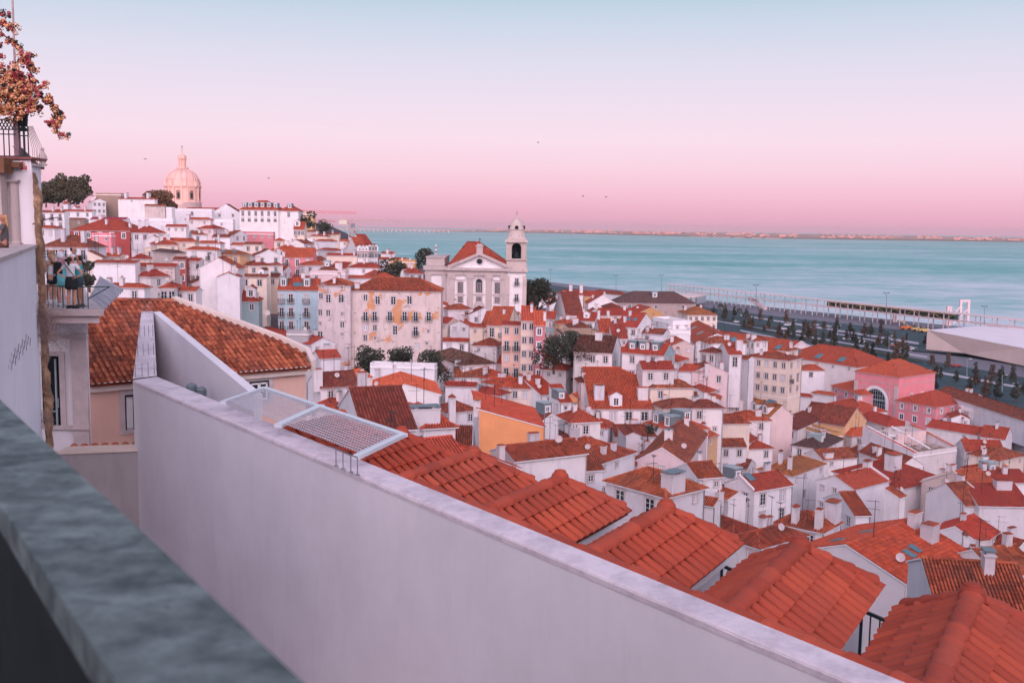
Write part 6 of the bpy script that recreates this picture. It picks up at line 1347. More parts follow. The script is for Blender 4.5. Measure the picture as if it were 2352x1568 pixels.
# pavilion roofs
UA = V((math.cos(R_(-121)), math.sin(R_(-121)), 0)); VA = V((math.cos(R_(-31)), math.sin(R_(-31)), 0)); S0 = V((1.852, -2.132, 0)); A0 = V((-2.68, 24.56, 60)); DZ = -.15
M['lusa'] = tilemat('terracotta_tiles', (.44, .076, .042), .20, .4, (.22, .07, .055, 1), geo=True, ov=.06)
PL = ('partly hidden under the mesh pergola', 'just right of the pergola corner', 'second from the pergola', 'third from the pergola, beside the blackened roof', 'fourth from the pergola, near the middle', 'fifth from the pergola, with railing at its right', 'nearest one at the lower right corner')
for k in range(-1, 6):
    A = A0 + S0 * k; t = thing('roof_pavilion', 'hipped terracotta roof bay over white walls, ' + PL[k + 1], 'roof bay', (A.x, A.y, 52), 'row of terracotta roof bays behind the long wall')
    # length of the ridge until the long wall
    wd = (FE - FA); den = UA.x * wd.y - UA.y * wd.x; q0 = V((FA.x, FA.y, 0)) - V((A.x, A.y, 0)); Lr = (q0.x * wd.y - q0.y * wd.x) / den + .06
    hw, fo, ez = 1.10, 1.02, 59.28
    def Q(a, s, z): return V((A.x, A.y, z + DZ)) + UA * a + VA * s
    rb = MB(); pitch = (60 - ez) / hw
    lr = Q(Lr, 0, 60); RC = Q(-fo, hw, ez); LC = Q(-fo, -hw, ez); ap = Q(0, 0, 60)
    def cut(s):                                  # where the eave line at offset s meets the wall
        q0 = V((FA.x, FA.y, 0)) - (V((A.x, A.y, 0)) + VA * s); return (q0.x * wd.y - q0.y * wd.x) / den + .12
    RE, LE = Q(cut(hw), hw, ez), Q(cut(-hw), -hw, ez)
    for pts, ud, hv in (([RC, ap, lr, RE][::-1], None, -VA), ([LE, LC, ap, lr][::-1], None, VA), ([LC, RC, ap], None, UA)):
        if hv is UA: ud = VA; org = LC; p_ = (60 - ez) / fo
        elif hv == VA: ud = -UA; org = LE; p_ = pitch
        else: ud = UA; org = RC; p_ = pitch
        vd = (hv + V((0, 0, p_))).normalized(); uv = [((p - org).dot(ud), (p - org).dot(vd)) for p in pts]
        if ud.cross(vd).z < 0: pts = pts; 
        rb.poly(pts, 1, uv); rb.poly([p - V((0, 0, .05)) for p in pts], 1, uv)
        sgn = 1 if ud.cross(vd).z > 0 else -1
        if sgn < 0: ud = -ud; uv = [(-a_, b_) for a_, b_ in uv]
        tile_face(rb, org, ud, vd, uv, pu=.262, pv=.43, r=.100, lift=.03, seg=8, jit=.007)
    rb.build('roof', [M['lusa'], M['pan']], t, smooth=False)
    rc = MB(); ridge_row(rc, lr, ap + UA * .1, r=.14, step=.50, lift=.05, seg=12, bell=.12); ridge_row(rc, ap, RC.lerp(ap, .12), r=.13, step=.48, lift=.06, seg=12, bell=.12); ridge_row(rc, ap, LC.lerp(ap, .12), r=.13, step=.48, lift=.06, seg=12, bell=.12)
    rc.lathe((ap.x, ap.y, ap.z + .10), [(.19, -.1), (.17, .03), (.12, .09), (.11, .12), (.04, .14), (0, .14)], 20)
    rc.build('ridge_tile', M['lusa'], t, smooth=False)
    wb = MB(); s_ = hw - .20; q4 = [Q(-fo + .16, -s_, 0), Q(-fo + .16, s_, 0), Q(cut(s_), s_, 0), Q(cut(-s_), -s_, 0)]
    wb.hexa([up(p, 52) for p in q4], [up(p, ez - .06 + DZ) for p in q4])
    s2 = hw - .07; q4 = [Q(-fo + .05, -s2, 0), Q(-fo + .05, s2, 0), Q(cut(s2), s2, 0), Q(cut(-s2), -s2, 0)]; wb.hexa([up(p, ez - .24 + DZ) for p in q4], [up(p, ez - .02 + DZ) for p in q4]); wb.build('wall', M['fwall'], t)
    if k >= 2:                                   # railing in the gap to the next bay
        a_ = Q(-fo + .5, s_ + .02, 59.0); c_ = a_ + (S0 - VA * 2 * s_ * 1.0) ; c_ = V((c_.x, c_.y, 59.0)); rg = thing('railing', ('black iron railing left of the fifth roof bay', 'black iron railing in the gap between the fifth and the sixth roof bay', 'black iron railing at the right frame edge', 'black railing beside the nearest bay')[k - 2 if k < 6 else 3], 'railing', (a_.x, a_.y, 57.9)); b = MB()
        b.tube(a_, c_, .035, n=4); b.tube(a_ - V((0, 0, 1.0)), c_ - V((0, 0, 1.0)), .025, n=4)
        for i in range(6): q = a_.lerp(c_, i / 5); b.tube(q, q - V((0, 0, 1.05)), .03 if i in (0, 5) else .014, n=4)
        b.build('bars', M['iron'], rg)
        wg = MB(); m_ = (a_ + c_) / 2
# coping tile row along the wall
b = MB(); p0 = FA.lerp(FE, .50); p0 = up(p0, ZW - .10) + V((.76, .65, 0)) * .12; p1 = up(FE, ZW - .10) + V((.76, .65, 0)) * .12; ridge_row(b, p1, p0, r=.15, step=.62, lift=.03, seg=10, bell=.10)
o = b.build('tile_coping', M['lusa']); tag(rebase(o), 'row of large terracotta ridge tiles capping the joint behind the long white wall', 'tile row')
M['meshw'] = plain('white_wire', (.60, .60, .64, 1), .5, var=.03)
# pergola of white steel frames and mesh
ZP = 60.24; PA, PB, PC, PD, PM, PN = [atz(x, y, ZP) for x, y in ((515, 927), (607, 895), (925, 1003), (822, 1052), (735, 938), (642, 981))]
pg = thing('mesh_pergola', 'flat white steel frame with diamond mesh lying over the terrace', 'pergola', (PM.x, PM.y, 59)); b = MB()
def beam(mb, p, q, w, h):
    d = (q - p).normalized(); n = V((-d.y, d.x, 0)) * w / 2; a = p - d * w / 2; c = q + d * w / 2
    mb.hexa([a - n, c - n, c + n, a + n], [x + V((0, 0, h)) for x in (a - n, c - n, c + n, a + n)])
for p, q, e9 in ((PA, PB, 0), (PB, PC, .004), (PC, PD, 0)): beam(b, p + V((0, 0, e9)), q + V((0, 0, e9)), .17, .08)
beam(b, PN + V((0, 0, .012)), PM + V((0, 0, .012)), .19, .085)
b.build('frame', plain('white_steel', (.66, .72, .76, 1), .4, var=.03), pg)
for (a_, b2, c2, d2) in ((PA, PB, PM, PN), (PN, PM, PC, PD)):
    ms = MB(); Lx = (b2 - a_).length; Ly = (d2 - a_).length; nx_ = int(Ly / .11); ny_ = int(Lx / .17)
    P2 = lambda s, t: a_.lerp(b2, t).lerp(d2.lerp(c2, t), s) + V((0, 0, .09))
    for i in range(1, nx_): ms.tube(P2(i / nx_, .03), P2(i / nx_, .97), .009, n=4, cap=False)
    for i in range(1, ny_): ms.tube(P2(.02, i / ny_), P2(.98, i / ny_), .009, n=4, cap=False)
    ms.build('mesh_panel', M['meshw'], pg)
# near stone parapet (out of focus)
ps = NB('dark_weathered_stone'); gp = ps.n('ShaderNodeNewGeometry').outputs['Position']; n1 = ps.noise(5, gp, 6, .65); n2 = ps.noise(22, gp, 8, .8)
mp = ps.n('ShaderNodeMapping'); ps.l(gp, mp.inputs[0]); mp.inputs['Scale'].default_value = (5, 8, 5); mp.inputs['Rotation'].default_value = (0, 0, R_(-35)); n4 = ps.noise(1.2, mp.outputs[0], 5, .6)
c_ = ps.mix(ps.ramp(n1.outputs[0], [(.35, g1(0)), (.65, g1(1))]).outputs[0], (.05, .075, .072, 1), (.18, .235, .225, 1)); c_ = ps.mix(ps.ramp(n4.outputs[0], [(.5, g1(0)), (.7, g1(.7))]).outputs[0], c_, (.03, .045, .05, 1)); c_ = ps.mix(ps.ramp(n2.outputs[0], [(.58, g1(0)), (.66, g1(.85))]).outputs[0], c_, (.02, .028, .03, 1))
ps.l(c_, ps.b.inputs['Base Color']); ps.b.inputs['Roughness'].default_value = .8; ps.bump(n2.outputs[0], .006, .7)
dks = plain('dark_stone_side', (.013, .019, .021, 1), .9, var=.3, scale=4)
ZC = 63.95; oa, ob_, ia, ib = atz(0, 918, ZC), atz(690, 1568, ZC), atz(0, 1180, ZC), atz(250, 1568, ZC)
od = (ob_ - oa).normalized(); jo = atz(235, 1137, ZC); ji = atz(12, 1180, ZC)
pt = thing('stone_parapet', 'dark blurred stone parapet right in front of the camera at lower left', 'parapet', (oa.x, oa.y, 62.5))
def slab(p0, p1, q1, q0, z0, z1, nm, mt, sub=None):
    b = MB(); b.hexa([up(q0, z0), up(q1, z0), up(p1, z0), up(p0, z0)], [up(q0, z1), up(q1, z1), up(p1, z1), up(p0, z1)]); return b.build(nm, mt, pt)
o_far, o_near, i_far, i_near = oa - od * 9, ob_ + od * 3, ia - od * 9, ib + od * 3
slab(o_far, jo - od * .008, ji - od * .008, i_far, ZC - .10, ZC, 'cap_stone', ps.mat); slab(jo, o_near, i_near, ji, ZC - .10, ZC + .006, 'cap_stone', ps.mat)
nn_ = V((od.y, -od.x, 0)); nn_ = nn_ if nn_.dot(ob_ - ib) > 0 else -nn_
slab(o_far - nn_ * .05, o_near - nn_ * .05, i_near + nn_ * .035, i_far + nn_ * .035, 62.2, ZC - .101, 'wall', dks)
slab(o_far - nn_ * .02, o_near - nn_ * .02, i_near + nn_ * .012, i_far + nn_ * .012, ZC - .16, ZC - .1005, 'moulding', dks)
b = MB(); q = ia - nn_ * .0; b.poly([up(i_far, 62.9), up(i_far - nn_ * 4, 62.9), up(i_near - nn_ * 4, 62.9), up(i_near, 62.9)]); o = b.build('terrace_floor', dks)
if o.data.polygons[0].normal.z < 0: o.data.flip_normals()
struct(o)
# ---------------------------------------------------------------- left: retaining wall, ledge, column wall
LZ = 64.28; K0 = V((-13.72, 29.2, 0)); K1 = V((-9.0, 17.4, 0)); K1 = K0 + (K1 - K0) * 1.25
lw = thing('retaining_wall', 'tall pale plastered retaining wall with stone ledge at the left edge', 'wall', (K0.x, K0.y, 52)); b = MB(); off = V((-3.5, -1.2, 0))
b.hexa([up(K0, 52), up(K0 + off, 52), up(K1 + off, 52), up(K1, 52)][::-1], [up(K0, LZ - .09), up(K0 + off, LZ - .09), up(K1 + off, LZ - .09), up(K1, LZ - .09)][::-1]); b.build('wall', M['fwall'], lw)
b = MB(); oe = V((.05, .02, 0)); b.hexa([up(K0 + oe, LZ - .09), up(K0 + off, LZ - .09), up(K1 + off, LZ - .09), up(K1 + oe, LZ - .09)][::-1], [up(K0 + oe, LZ), up(K0 + off, LZ), up(K1 + off, LZ), up(K1 + oe, LZ)][::-1]); b.build('ledge', M['stone'], lw)
b = MB()
for r in range(7):
    for s in range(3):
        q = atd(14 + r * 8.5 + s * 5 - 6, 852 - r * 11 + s * 4, 20.2 + r * .35 + .0); f = V((.03, .0, 0)); b.tube(q, q + V((.02, 0, .18)), .008, n=4)
b.build('pin', M['steel'], lw)
uw = thing('column_wall', 'white wall with engaged stone column behind the seated woman', 'wall', (-15, 29.4, LZ)); topz = atd(60, 366, 29.4).z
b = MB(); b.hexa([(-20, 29.4, LZ), (K0.x + .02, 29.4, LZ), (K0.x * 1.024 , 30.1, LZ), (-20, 30.1, LZ)], [(-20, 29.4, topz), (K0.x - .12, 29.4, topz), (K0.x * 1.024 - .12, 30.1, topz), (-20, 30.1, topz)]); b.build('wall', M['fwall'], uw)
b = MB(); cx = atd(32.5, 500, 29.3).x; zc = atd(33, 419, 29.3).z; zbm = LZ
b.lathe((cx, 29.36, 0), [(.155, zbm), (.155, zbm + .05), (.135, zbm + .09), (.13, zbm + .11), (.135, (zbm + zc) / 2), (.12, zc)], 24); b.box((cx, 29.36, zbm), (.36, .34, .045)); b.box((cx, 29.36, zc), (.32, .3, .03)); b.box((cx, 29.36, zc + .03), (.36, .34, .04)); b.build('column', M['stone'], uw, smooth=False)
b = MB(); cx2 = atd(-2, 500, 29.1).x; zc2 = atd(5, 402, 29.1).z; b.box((cx2, 29.1, zbm), (.34, .34, zc2 - zbm)); b.box((cx2, 29.1, zc2), (.42, .42, .05)); b.box((cx2, 29.1, zc2 + .05), (.5, .5, .05)); b.build('pillar', M['stone'], uw)
wd_ = plain('brown_wood', (.18, .085, .05, 1), .8, var=.3, scale=6)
b = MB(); z1 = atd(20, 372, 29.2).z; z0 = atd(20, 385, 29.2).z; x1 = atd(47, 380, 29.2).x; b.box(((x1 - 17) / 2 - .5, 29.25, z0), (x1 + 17 + 1, .2, z1 - z0)); b.box((atd(3, 390, 29).x, 29.0, atd(3, 398, 29).z), (.4, .5, .42)); b.build('timber_beam', wd_, uw)
b = MB(); b.box((-16.8, 29.75, topz), (6.1, .9, .06)); b.build('coping', plain('brick_red_coping', (.25, .09, .08, 1), .8), uw)
# warning sign with its red panel and lettering
sx0, sx1 = atd(47, 380, 29.38).x, atd(63, 380, 29.38).x; sz1, sz0 = atd(55, 369.5, 29.38).z, atd(55, 393.5, 29.38).z
sg = thing('warning_sign', 'small white and red warning sign with a crossed symbol on the white wall', 'sign', ((sx0 + sx1) / 2, 29.38, sz0)); W2, H2 = sx1 - sx0, sz1 - sz0
b = MB(); b.box(((sx0 + sx1) / 2, 29.385, sz0), (W2, .02, H2)); b.build('panel', M['paint'], sg)
redm = plain('sign_red', (.55, .04, .04, 1), .5, var=.02); b = MB(); b.box(((sx0 + sx1) / 2, 29.372, sz0 + H2 * .13), (W2 * .86, .004, H2 * .46)); b.build('red_field', redm, sg)
b = MB(); cc = V(((sx0 + sx1) / 2, 29.370, sz0 + H2 * .79)); n_ = 24
for i in range(n_):
    a0_, a1_ = 2 * math.pi * i / n_, 2 * math.pi * (i + 1) / n_; b.poly([cc + V((r * math.cos(a), 0, r * math.sin(a))) for r, a in ((W2 * .20, a0_), (W2 * .20, a1_), (W2 * .26, a1_), (W2 * .26, a0_))])
b.tube(cc + V((-W2 * .16, 0, W2 * .16)), cc + V((W2 * .16, 0, -W2 * .16)), .008, n=4); b.build('symbol', redm, sg)
def text(body, size, pos, mat, parent, name='lettering'):
    cu = bpy.data.curves.new(name, 'FONT'); cu.body = body; cu.size = size; cu.align_x = 'CENTER'; cu.extrude = .001; o = bpy.data.objects.new(name, cu); C.objects.link(o); me = bpy.data.meshes.new_from_object(o)
    bpy.data.objects.remove(o); me.name = name; me.materials.clear(); me.materials.append(mat); ob = bpy.data.objects.new(name, me); C.objects.link(ob); ob.parent = parent; ob.rotation_euler = (R_(90), 0, 0); ob.location = V(pos) - parent.location; return ob
text('Alarme', .062, (cc.x, 29.366, sz0 + H2 * .47), M['paint'], sg); text('policial', .040, (cc.x, 29.366, sz0 + H2 * .36), M['paint'], sg); text('ligado à esquadra', .020, (cc.x, 29.366, sz0 + H2 * .27), M['paint'], sg); text('de polícia', .020, (cc.x, 29.366, sz0 + H2 * .18), M['paint'], sg)
# rubble edge of the wall
rb_m = NB('rubble_masonry'); gp = rb_m.n('ShaderNodeNewGeometry').outputs['Position']; n1 = rb_m.noise(3, gp, 8, .7); vo = rb_m.n('ShaderNodeTexVoronoi'); vo.inputs['Scale'].default_value = 2.6; rb_m.l(gp, vo.inputs['Vector'])
c_ = rb_m.mix(rb_m.ramp(n1.outputs[0], [(.35, g1(0)), (.65, g1(1))]).outputs[0], (.30, .17, .10, 1), (.56, .36, .22, 1)); c_ = rb_m.mix(rb_m.ramp(vo.outputs['Distance'], [(.45, g1(0)), (.6, g1(.6))]).outputs[0], c_, (.16, .09, .06, 1))
rb_m.l(c_, rb_m.b.inputs['Base Color']); rb_m.b.inputs['Roughness'].default_value = .95; rb_m.bump(n1.outputs[0], .12, 1)
b = MB(); rr = random.Random(11); zt_, zb2 = atd(86, 398, 29.6).z, 56.0; rows = 90
ring = []
for j in range(rows + 1):
    z = zt_ + (zb2 - zt_) * j / rows; py = j / rows; wv = .225 + .025 * math.sin(j * .35) + .03 * math.sin(j * 1.1 + 1)
    if j < 6: wv *= .35 + .11 * j
    xl = K0.x + .0 + .012 * (zt_ - z); row_ = []
    for (fx, y) in ((-.02, 29.25), (.35, 29.22), (.7, 29.26), (1, 29.4), (1.02, 29.8), (.9, 30.2)):
        row_.append(((xl + fx * wv) * y / 29.2 + rr.uniform(-.025, .025) * (fx > 0), y + rr.uniform(-.03, .03), z + rr.uniform(-.02, .02)))
    b.v.extend(row_)
for j in range(rows):
    for i in range(5): a = j * 6 + i; b.f.append((a, a + 6, a + 7, a + 1)); b.m.append(0); b.uv.extend([(0, 0)] * 4)
b.f.append((0, 1, 2, 3, 4, 5)); b.m.append(0); b.uv.extend([(0, 0)] * 6)
o = b.build('rubble_wall_edge', rb_m.mat); tag(rebase(o), 'rough tan rubble stone edge of the broken wall beside the white plaster', 'stone wall')
# terrace building: slab, wall, pilaster, door
FZ = 62.34
tb = thing('terrace_building', 'small white building with stone pilaster and open door under the viewing terrace', 'building', (-14, 31.5, 52))
c1 = atz(101, 712, FZ); c2 = atz(238, 711, FZ); c3 = atz(203, 680, FZ); c4 = atz(190, 652, FZ); c5 = atz(90, 652, FZ); c2.z = c1.z = FZ
def slab2(pts, z0, z1, nm, mt, par):
    b = MB(); n = len(pts); b.add([(p.x, p.y, z0) for p in pts] + [(p.x, p.y, z1) for p in pts], [tuple(range(n, 2 * n)), tuple(reversed(range(n)))] + [(i, (i + 1) % n, n + (i + 1) % n, n + i) for i in range(n)]); return b.build(nm, mt, par)
e = V((-1.2, 0, 0)); slab2([c1 + e, c2, c3, c4, c5 + e], FZ - .19, FZ, 'terrace_slab', M['stone'], tb)
f_ = V((-.18, .12, 0)); slab2([c1 + e + V((0, .12, 0)), c2 + f_, c3 + f_, c4, c5 + e], FZ - .42, FZ - .191, 'cornice', M['trim'], tb)
D1 = 32.6; X_ = lambda px, d=D1: atd(px, 850, d).x; Z_ = lambda py, px=150, d=D1: atd(px, py, d).z
b = MB(); b.hexa([(X_(98), D1, 50), (X_(205), D1, 50), (X_(205) * (D1 + 5) / D1, D1 + 5, 50), (X_(98) * 1.17, D1 + 5, 50)], [(X_(98), D1, FZ - .42), (X_(205), D1, FZ - .42), (X_(205) * (D1 + 5) / D1, D1 + 5, FZ - .42), (X_(98) * 1.17, D1 + 5, FZ - .42)]); b.build('wall', M['fwall'], tb)
b = MB()
def zbx(mb, x0, x1, y0, y1, d0, d1, mi=0): mb.hexa([(X_(x0), d0, Z_(y1)), (X_(x1), d0, Z_(y1)), (X_(x1), d1, Z_(y1)), (X_(x0), d1, Z_(y1))], [(X_(x0), d0, Z_(y0)), (X_(x1), d0, Z_(y0)), (X_(x1), d1, Z_(y0)), (X_(x0), d1, Z_(y0))], mi)
zbx(b, 168, 203.5, 776, 1026, D1 - .12, D1 - .003); zbx(b, 166, 205.5, 765, 775.5, D1 - .18, D1 - .003); zbx(b, 166, 205.5, 974, 984, D1 - .18, D1 - .121); zbx(b, 95, 165.5, 768, 776, D1 - .06, D1 - .003); zbx(b, 95, 167, 976, 985, D1 - .10, D1 - .003)
zbx(b, 138, 150, 817.5, 976, D1 - .08, D1 - .003); zbx(b, 95, 150, 807, 817, D1 - .08, D1 - .003); b.build('pilaster', M['trim'], tb)
b = MB(); zbx(b, 96, 137.5, 818, 976, D1 - .02, D1 - .003); dr = b.build('door', M['dark'], tb); b = MB()
b.box((X_(129), D1 - .05, Z_(976)), (.05, .05, Z_(824) - Z_(976))); b.box((X_(120), D1 - .06, Z_(945)), (.26, .03, .04)); b.box((X_(133), D1 - .06, Z_(935)), (.03, .03, .3)); b.build('handle_bar', M['zincl'], dr)
BASES_T = 0
# railing round the terrace
rl = thing('terrace_railing', 'thin dark green iron railing at the edge of the viewing terrace', 'railing', c1); b = MB(); hR = .66
r0 = atz(96, 706, FZ); r1 = atz(203, 709, FZ); r2 = r1 + (c3 - c2) * .9; r2.z = FZ
b.tube(up(r0, FZ + hR), up(r1, FZ + hR), .018, n=5); b.tube(up(r0, FZ + .08), up(r1, FZ + .08), .012, n=5)
for i in range(10): q = r0.lerp(r1, (i + .3) / 9.3); b.tube(up(q, FZ), up(q, FZ + hR), .014 if i % 4 else .02, n=5)
b.tube(up(r1, FZ + hR), up(r1, FZ + hR) + V((.55, .3, .0)), .018, n=5); b.tube(up(r1, FZ + .3), up(r1, FZ + hR) + V((.55, .3, 0)), .018, n=5); b.build('bars', plain('dark_green_iron', (.02, .07, .07, 1), .5), rl)
# corrugated awning
M['corr'] = plain('weathered_corrugated_sheet', (.40, .36, .40, 1), .5, .3, var=.35, scale=1.5)
q1, q2, q3, q4 = atd(203, 686, 34.5), atd(229, 637, 42), atd(284, 667, 43), atd(236, 714, 34.5); b = MB(); n_ = 56
for i in range(n_):
    f0, f1 = i / n_, (i + 1) / n_; h0 = .05 * math.cos(f0 * math.pi * 18); h1 = .05 * math.cos(f1 * math.pi * 18)
    b.poly([q1.lerp(q2, f0) + V((0, 0, h0)), q4.lerp(q3, f0) + V((0, 0, h0)), q4.lerp(q3, f1) + V((0, 0, h1)), q1.lerp(q2, f1) + V((0, 0, h1))])
o = b.build('corrugated_awning', M['corr']); tag(rebase(o), 'weathered grey corrugated awning sloping beside the viewing terrace', 'awning')
# yellow house with the big tiled roof
yz = 58.3; e1 = atz(205, 884, yz); e2 = atz(714, 843, yz); eu = (e2 - e1).normalized(); el = V((-eu.y, eu.x, 0)); py_ = .47; vdn = (el + V((0, 0, py_))).normalized(); nrm = eu.cross(vdn)
def onroof(px, py): r = ray(px, py); o_ = V((0, 0, H)); return o_ + r * ((e1 - o_).dot(nrm) / r.dot(nrm))
yh = thing('house', 'peach coloured house with big weathered clay tile roof beside the terrace', 'house', (e1.x, e1.y, 50))
px_poly = [(205, 884), (714, 843), (700, 812), (640, 782), (396, 692), (262, 690), (190, 735)]
rp = [onroof(*p) for p in px_poly]; uv = [((p - e1).dot(eu), (p - e1).dot(vdn)) for p in rp]; b = MB(); b.poly(rp, 0, uv); b.poly([p - V((0, 0, .1)) for p in rp[::-1]], 0, uv)
M['bigroof'] = tilemat('aged_clay_tiles', (.36, .085, .05), .55, .55, (.12, .065, .06, 1), geo=True, pu=.245, pv=.4)
tile_face(b, e1, eu, vdn, uv, pu=.245, pv=.40, r=.085, lift=.02, seg=6, jit=.014)
for j in range(80): pass
ridge_row(b, onroof(262, 690), onroof(396, 692), r=.16, step=.5, seg=8); b.build('roof', M['bigroof'], yh)
b = MB(); bk = el * 7
w_in = el * .35; a_, c_ = e1 + w_in - V((0, 0, .12)), e2 + w_in - V((0, 0, .12)) - eu * .1
b.poly([up(a_, 48), up(c_, 48), c_, a_]); b.poly([up(c_, 48), up(c_ + bk, 48), c_ + bk, c_]); b.build('wall', M['peach'], yh)
b = MB(); b.hexa([a_ - el * .22 - V((0, 0, .22)), c_ - el * .22 - V((0, 0, .22)), c_ - V((0, 0, .22)), a_ - V((0, 0, .22))], [a_ - el * .22 + V((0, 0, .05)), c_ - el * .22 + V((0, 0, .05)), c_ + V((0, 0, .05)), a_ + V((0, 0, .05))])
vp = [onroof(*p) for p in ((396, 690), (640, 780), (700, 808), (714, 838))]
for p, q in zip(vp, vp[1:]):
    n_ = V((.2, .12, 0)); b.hexa([p - V((0, 0, .3)), q - V((0, 0, .3)), q + n_ - V((0, 0, .3)), p + n_ - V((0, 0, .3))], [p + V((0, 0, .2)), q + V((0, 0, .2)), q + n_ + V((0, 0, .2)), p + n_ + V((0, 0, .2))])
b.build('cornice', M['cream'], yh); b = MB()
nt_ = int((e2 - e1).length / .245)
for i in range(nt_):
    q = e1 + eu * (i + .5) * .245 - el * .03 + V((0, 0, .03))
    b.add([tuple(q + eu * .06 * math.cos(math.pi * k / 6) + V((0, 0, 1)) * .055 * math.sin(math.pi * k / 6) - el * .045) for k in range(7)], [tuple(range(7))])
b.build('eave_mortar', M['paint'], yh)
def ywin(x0, x1, y0, y1):
    def pw(px, py): r = ray(px, py); o_ = V((0, 0, H)); nl = -el; return o_ + r * ((a_ - o_).dot(nl) / r.dot(nl))
    p00, p10 = pw(x0, y1), pw(x1, y1); hgt_ = pw(x0, y0).z - p00.z; wdt = (p10 - p00).length; m_ = (p00 + p10) / 2; t_ = .22; b = MB()
    def bxx(u0, u1, z0, z1, o0, o1, mi=0): P = lambda u, o: m_ + eu * u - el * o; b.hexa([up(P(u0, o1), p00.z + z0), up(P(u1, o1), p00.z + z0), up(P(u1, o0), p00.z + z0), up(P(u0, o0), p00.z + z0)], [up(P(u0, o1), p00.z + z1), up(P(u1, o1), p00.z + z1), up(P(u1, o0), p00.z + z1), up(P(u0, o0), p00.z + z1)], mi)
    h_, w2 = hgt_, wdt / 2
    bxx(-w2, -w2 + t_, 0, h_, .003, .06); bxx(w2 - t_, w2, 0, h_, .003, .06); bxx(-w2 + t_, w2 - t_, h_ - t_, h_, .003, .06); bxx(-w2 + t_, w2 - t_, 0, t_ * .8, .003, .06)
    f = b.build('window', M['trim'], yh); b = MB(); bxx(-w2 + t_, w2 - t_, t_ * .8, h_ - t_, .003, .012); b.build('pane', M['dark'], f)
    b = MB(); iw, z0, z1 = w2 - t_ - .07, t_ * .8, h_ - t_ - .09
    for u0, u1, v0, v1 in ((-iw, -iw + .08, z0, z1), (iw - .08, iw, z0, z1), (-.07, .07, z0, z1), (-iw, iw, z1 - .08, z1), (-iw, iw, z0, z0 + .08)): bxx(u0, u1, v0, v1, .013, .03)
    b.build('sash', M['paint'], f)
ywin(562, 628, 866, 930); ywin(276, 322, 896, 998)
# low wall in the yard
b = MB(); w0, w1 = atd(126, 1034, 31.0), atd(320, 1030, 31.6); b.hexa([up(w0, 50), up(w1, 50), up(w1 + V((0, .8, 0)), 50), up(w0 + V((0, .8, 0)), 50)], [up(w0, w0.z - .12), up(w1, w0.z - .12), up(w1 + V((0, .8, 0)), w0.z - .12), up(w0 + V((0, .8, 0)), w0.z - .12)])
yw = thing('yard_wall', 'grey shaded yard wall with cream coping below the peach house', 'wall', (w0.x, w0.y, 50)); b.build('wall', M['grey'], yw)
b = MB(); z_ = w0.z - .12; b.hexa([up(w0 - V((.0, .05, 0)), z_), up(w1 - V((.0, .05, 0)), z_), up(w1 + V((0, .85, 0)), z_), up(w0 + V((0, .85, 0)), z_)], [up(w0 - V((.0, .05, 0)), z_ + .06), up(w1 - V((.0, .05, 0)), z_ + .06), up(w1 + V((0, .85, 0)), z_ + .06), up(w0 + V((0, .85, 0)), z_ + .06)]); b.build('coping', M['cream'], yw)
b = MB(); ridge_row(b, up(w0 + V((0, .95, 0)), z_ - .06), up(w0 + V((0, .951, 0)), z_ - .06), r=.1) if False else None
for i in range(8): q = w0.lerp(w1, (i + .5) / 8) + V((0, 1.0, 0)); b.lathe((q.x, q.y, z_ + .04), [(.13, 0), (.09, .05), (0, .08)], 8)
b.build('tile', M['bigroof'], yw)
# ---------------------------------------------------------------- top left: iron railing, post, planter, flagpole, white house
tr = thing('upper_railing', 'dark iron railing with lattice band on top of the column wall', 'railing', (-15, 29.6, topz)); b = MB(); DR = 29.6; xr = lambda px: atd(px, 330, DR).x; zr_ = lambda py: atd(40, py, DR).z
zt2, zb3 = zr_(291), zr_(362)
b.box(((xr(65) - 17) / 2 - .0, DR, zb3), (xr(65) + 17, .04, .05))
for px in (9, 21, 65, 54.5, 57): b.box((xr(px), DR, zb3), (.025, .025, zr_(291 if px > 40 else 299) - zb3))
b.box(((xr(43) + xr(65)) / 2, DR, zt2), (xr(65) - xr(43), .04, .035)); b.box(((xr(43) + xr(65)) / 2, DR, zr_(302)), (xr(65) - xr(43), .03, .03)); b.box(((xr(43) + xr(65)) / 2, DR, zr_(313)), (xr(65) - xr(43), .03, .03)); b.box((xr(8), DR, zr_(310)), (.75, .03, .03)); b.box((xr(8), DR, zr_(299)), (.75, .03, .03)); b.box((xr(8), DR, zr_(276)), (.75, .03, .03))
for i in range(6):
    x0 = xr(-12 + i * 8); w3 = xr(8) - xr(0)
    b.tube((x0, DR, zr_(299)), (x0 + w3 * 1.6, DR, zr_(276)), .016, n=4); b.tube((x0 + w3 * 1.6, DR, zr_(299)), (x0, DR, zr_(276)), .016, n=4)
b.build('bars', M['iron'], tr); b = MB(); b.box((xr(37.5), DR + .06, zb3), (.14, .14, zr_(270) - zb3)); b.build('post', plain('grey_wood_post', (.22, .15, .16, 1), .8, var=.3, scale=8), tr)
b = MB(); q = V((xr(51), DR + .1, zr_(290))); b.lathe(q, [(.06, 0), (.12, .05), (.14, .3), (.17, .36), (.15, .38), (0, .36)], 14); b.lathe((q.x, q.y, q.z - .12), [(.14, 0), (.15, .03), (.06, .1), (.06, .12)], 12); o = b.build('planter', M['iron']); tag(rebase(o), 'dark iron urn planter at the foot of the bougainvillea', 'planter')
b = MB(); p0 = atd(34, 150, 30.4); p1 = atd(26.5, -60, 30.4); b.tube(p0 - V((0, 0, 3)), p0, .035, n=8); b.tube(p0, p1, .035, .028, n=8); o = b.build('flagpole', plain('rusty_pale_paint', (.50, .36, .36, 1), .6, var=.3, scale=4)); tag(rebase(o), 'slim pale metal pole rising out of the top edge behind the flowers', 'pole')
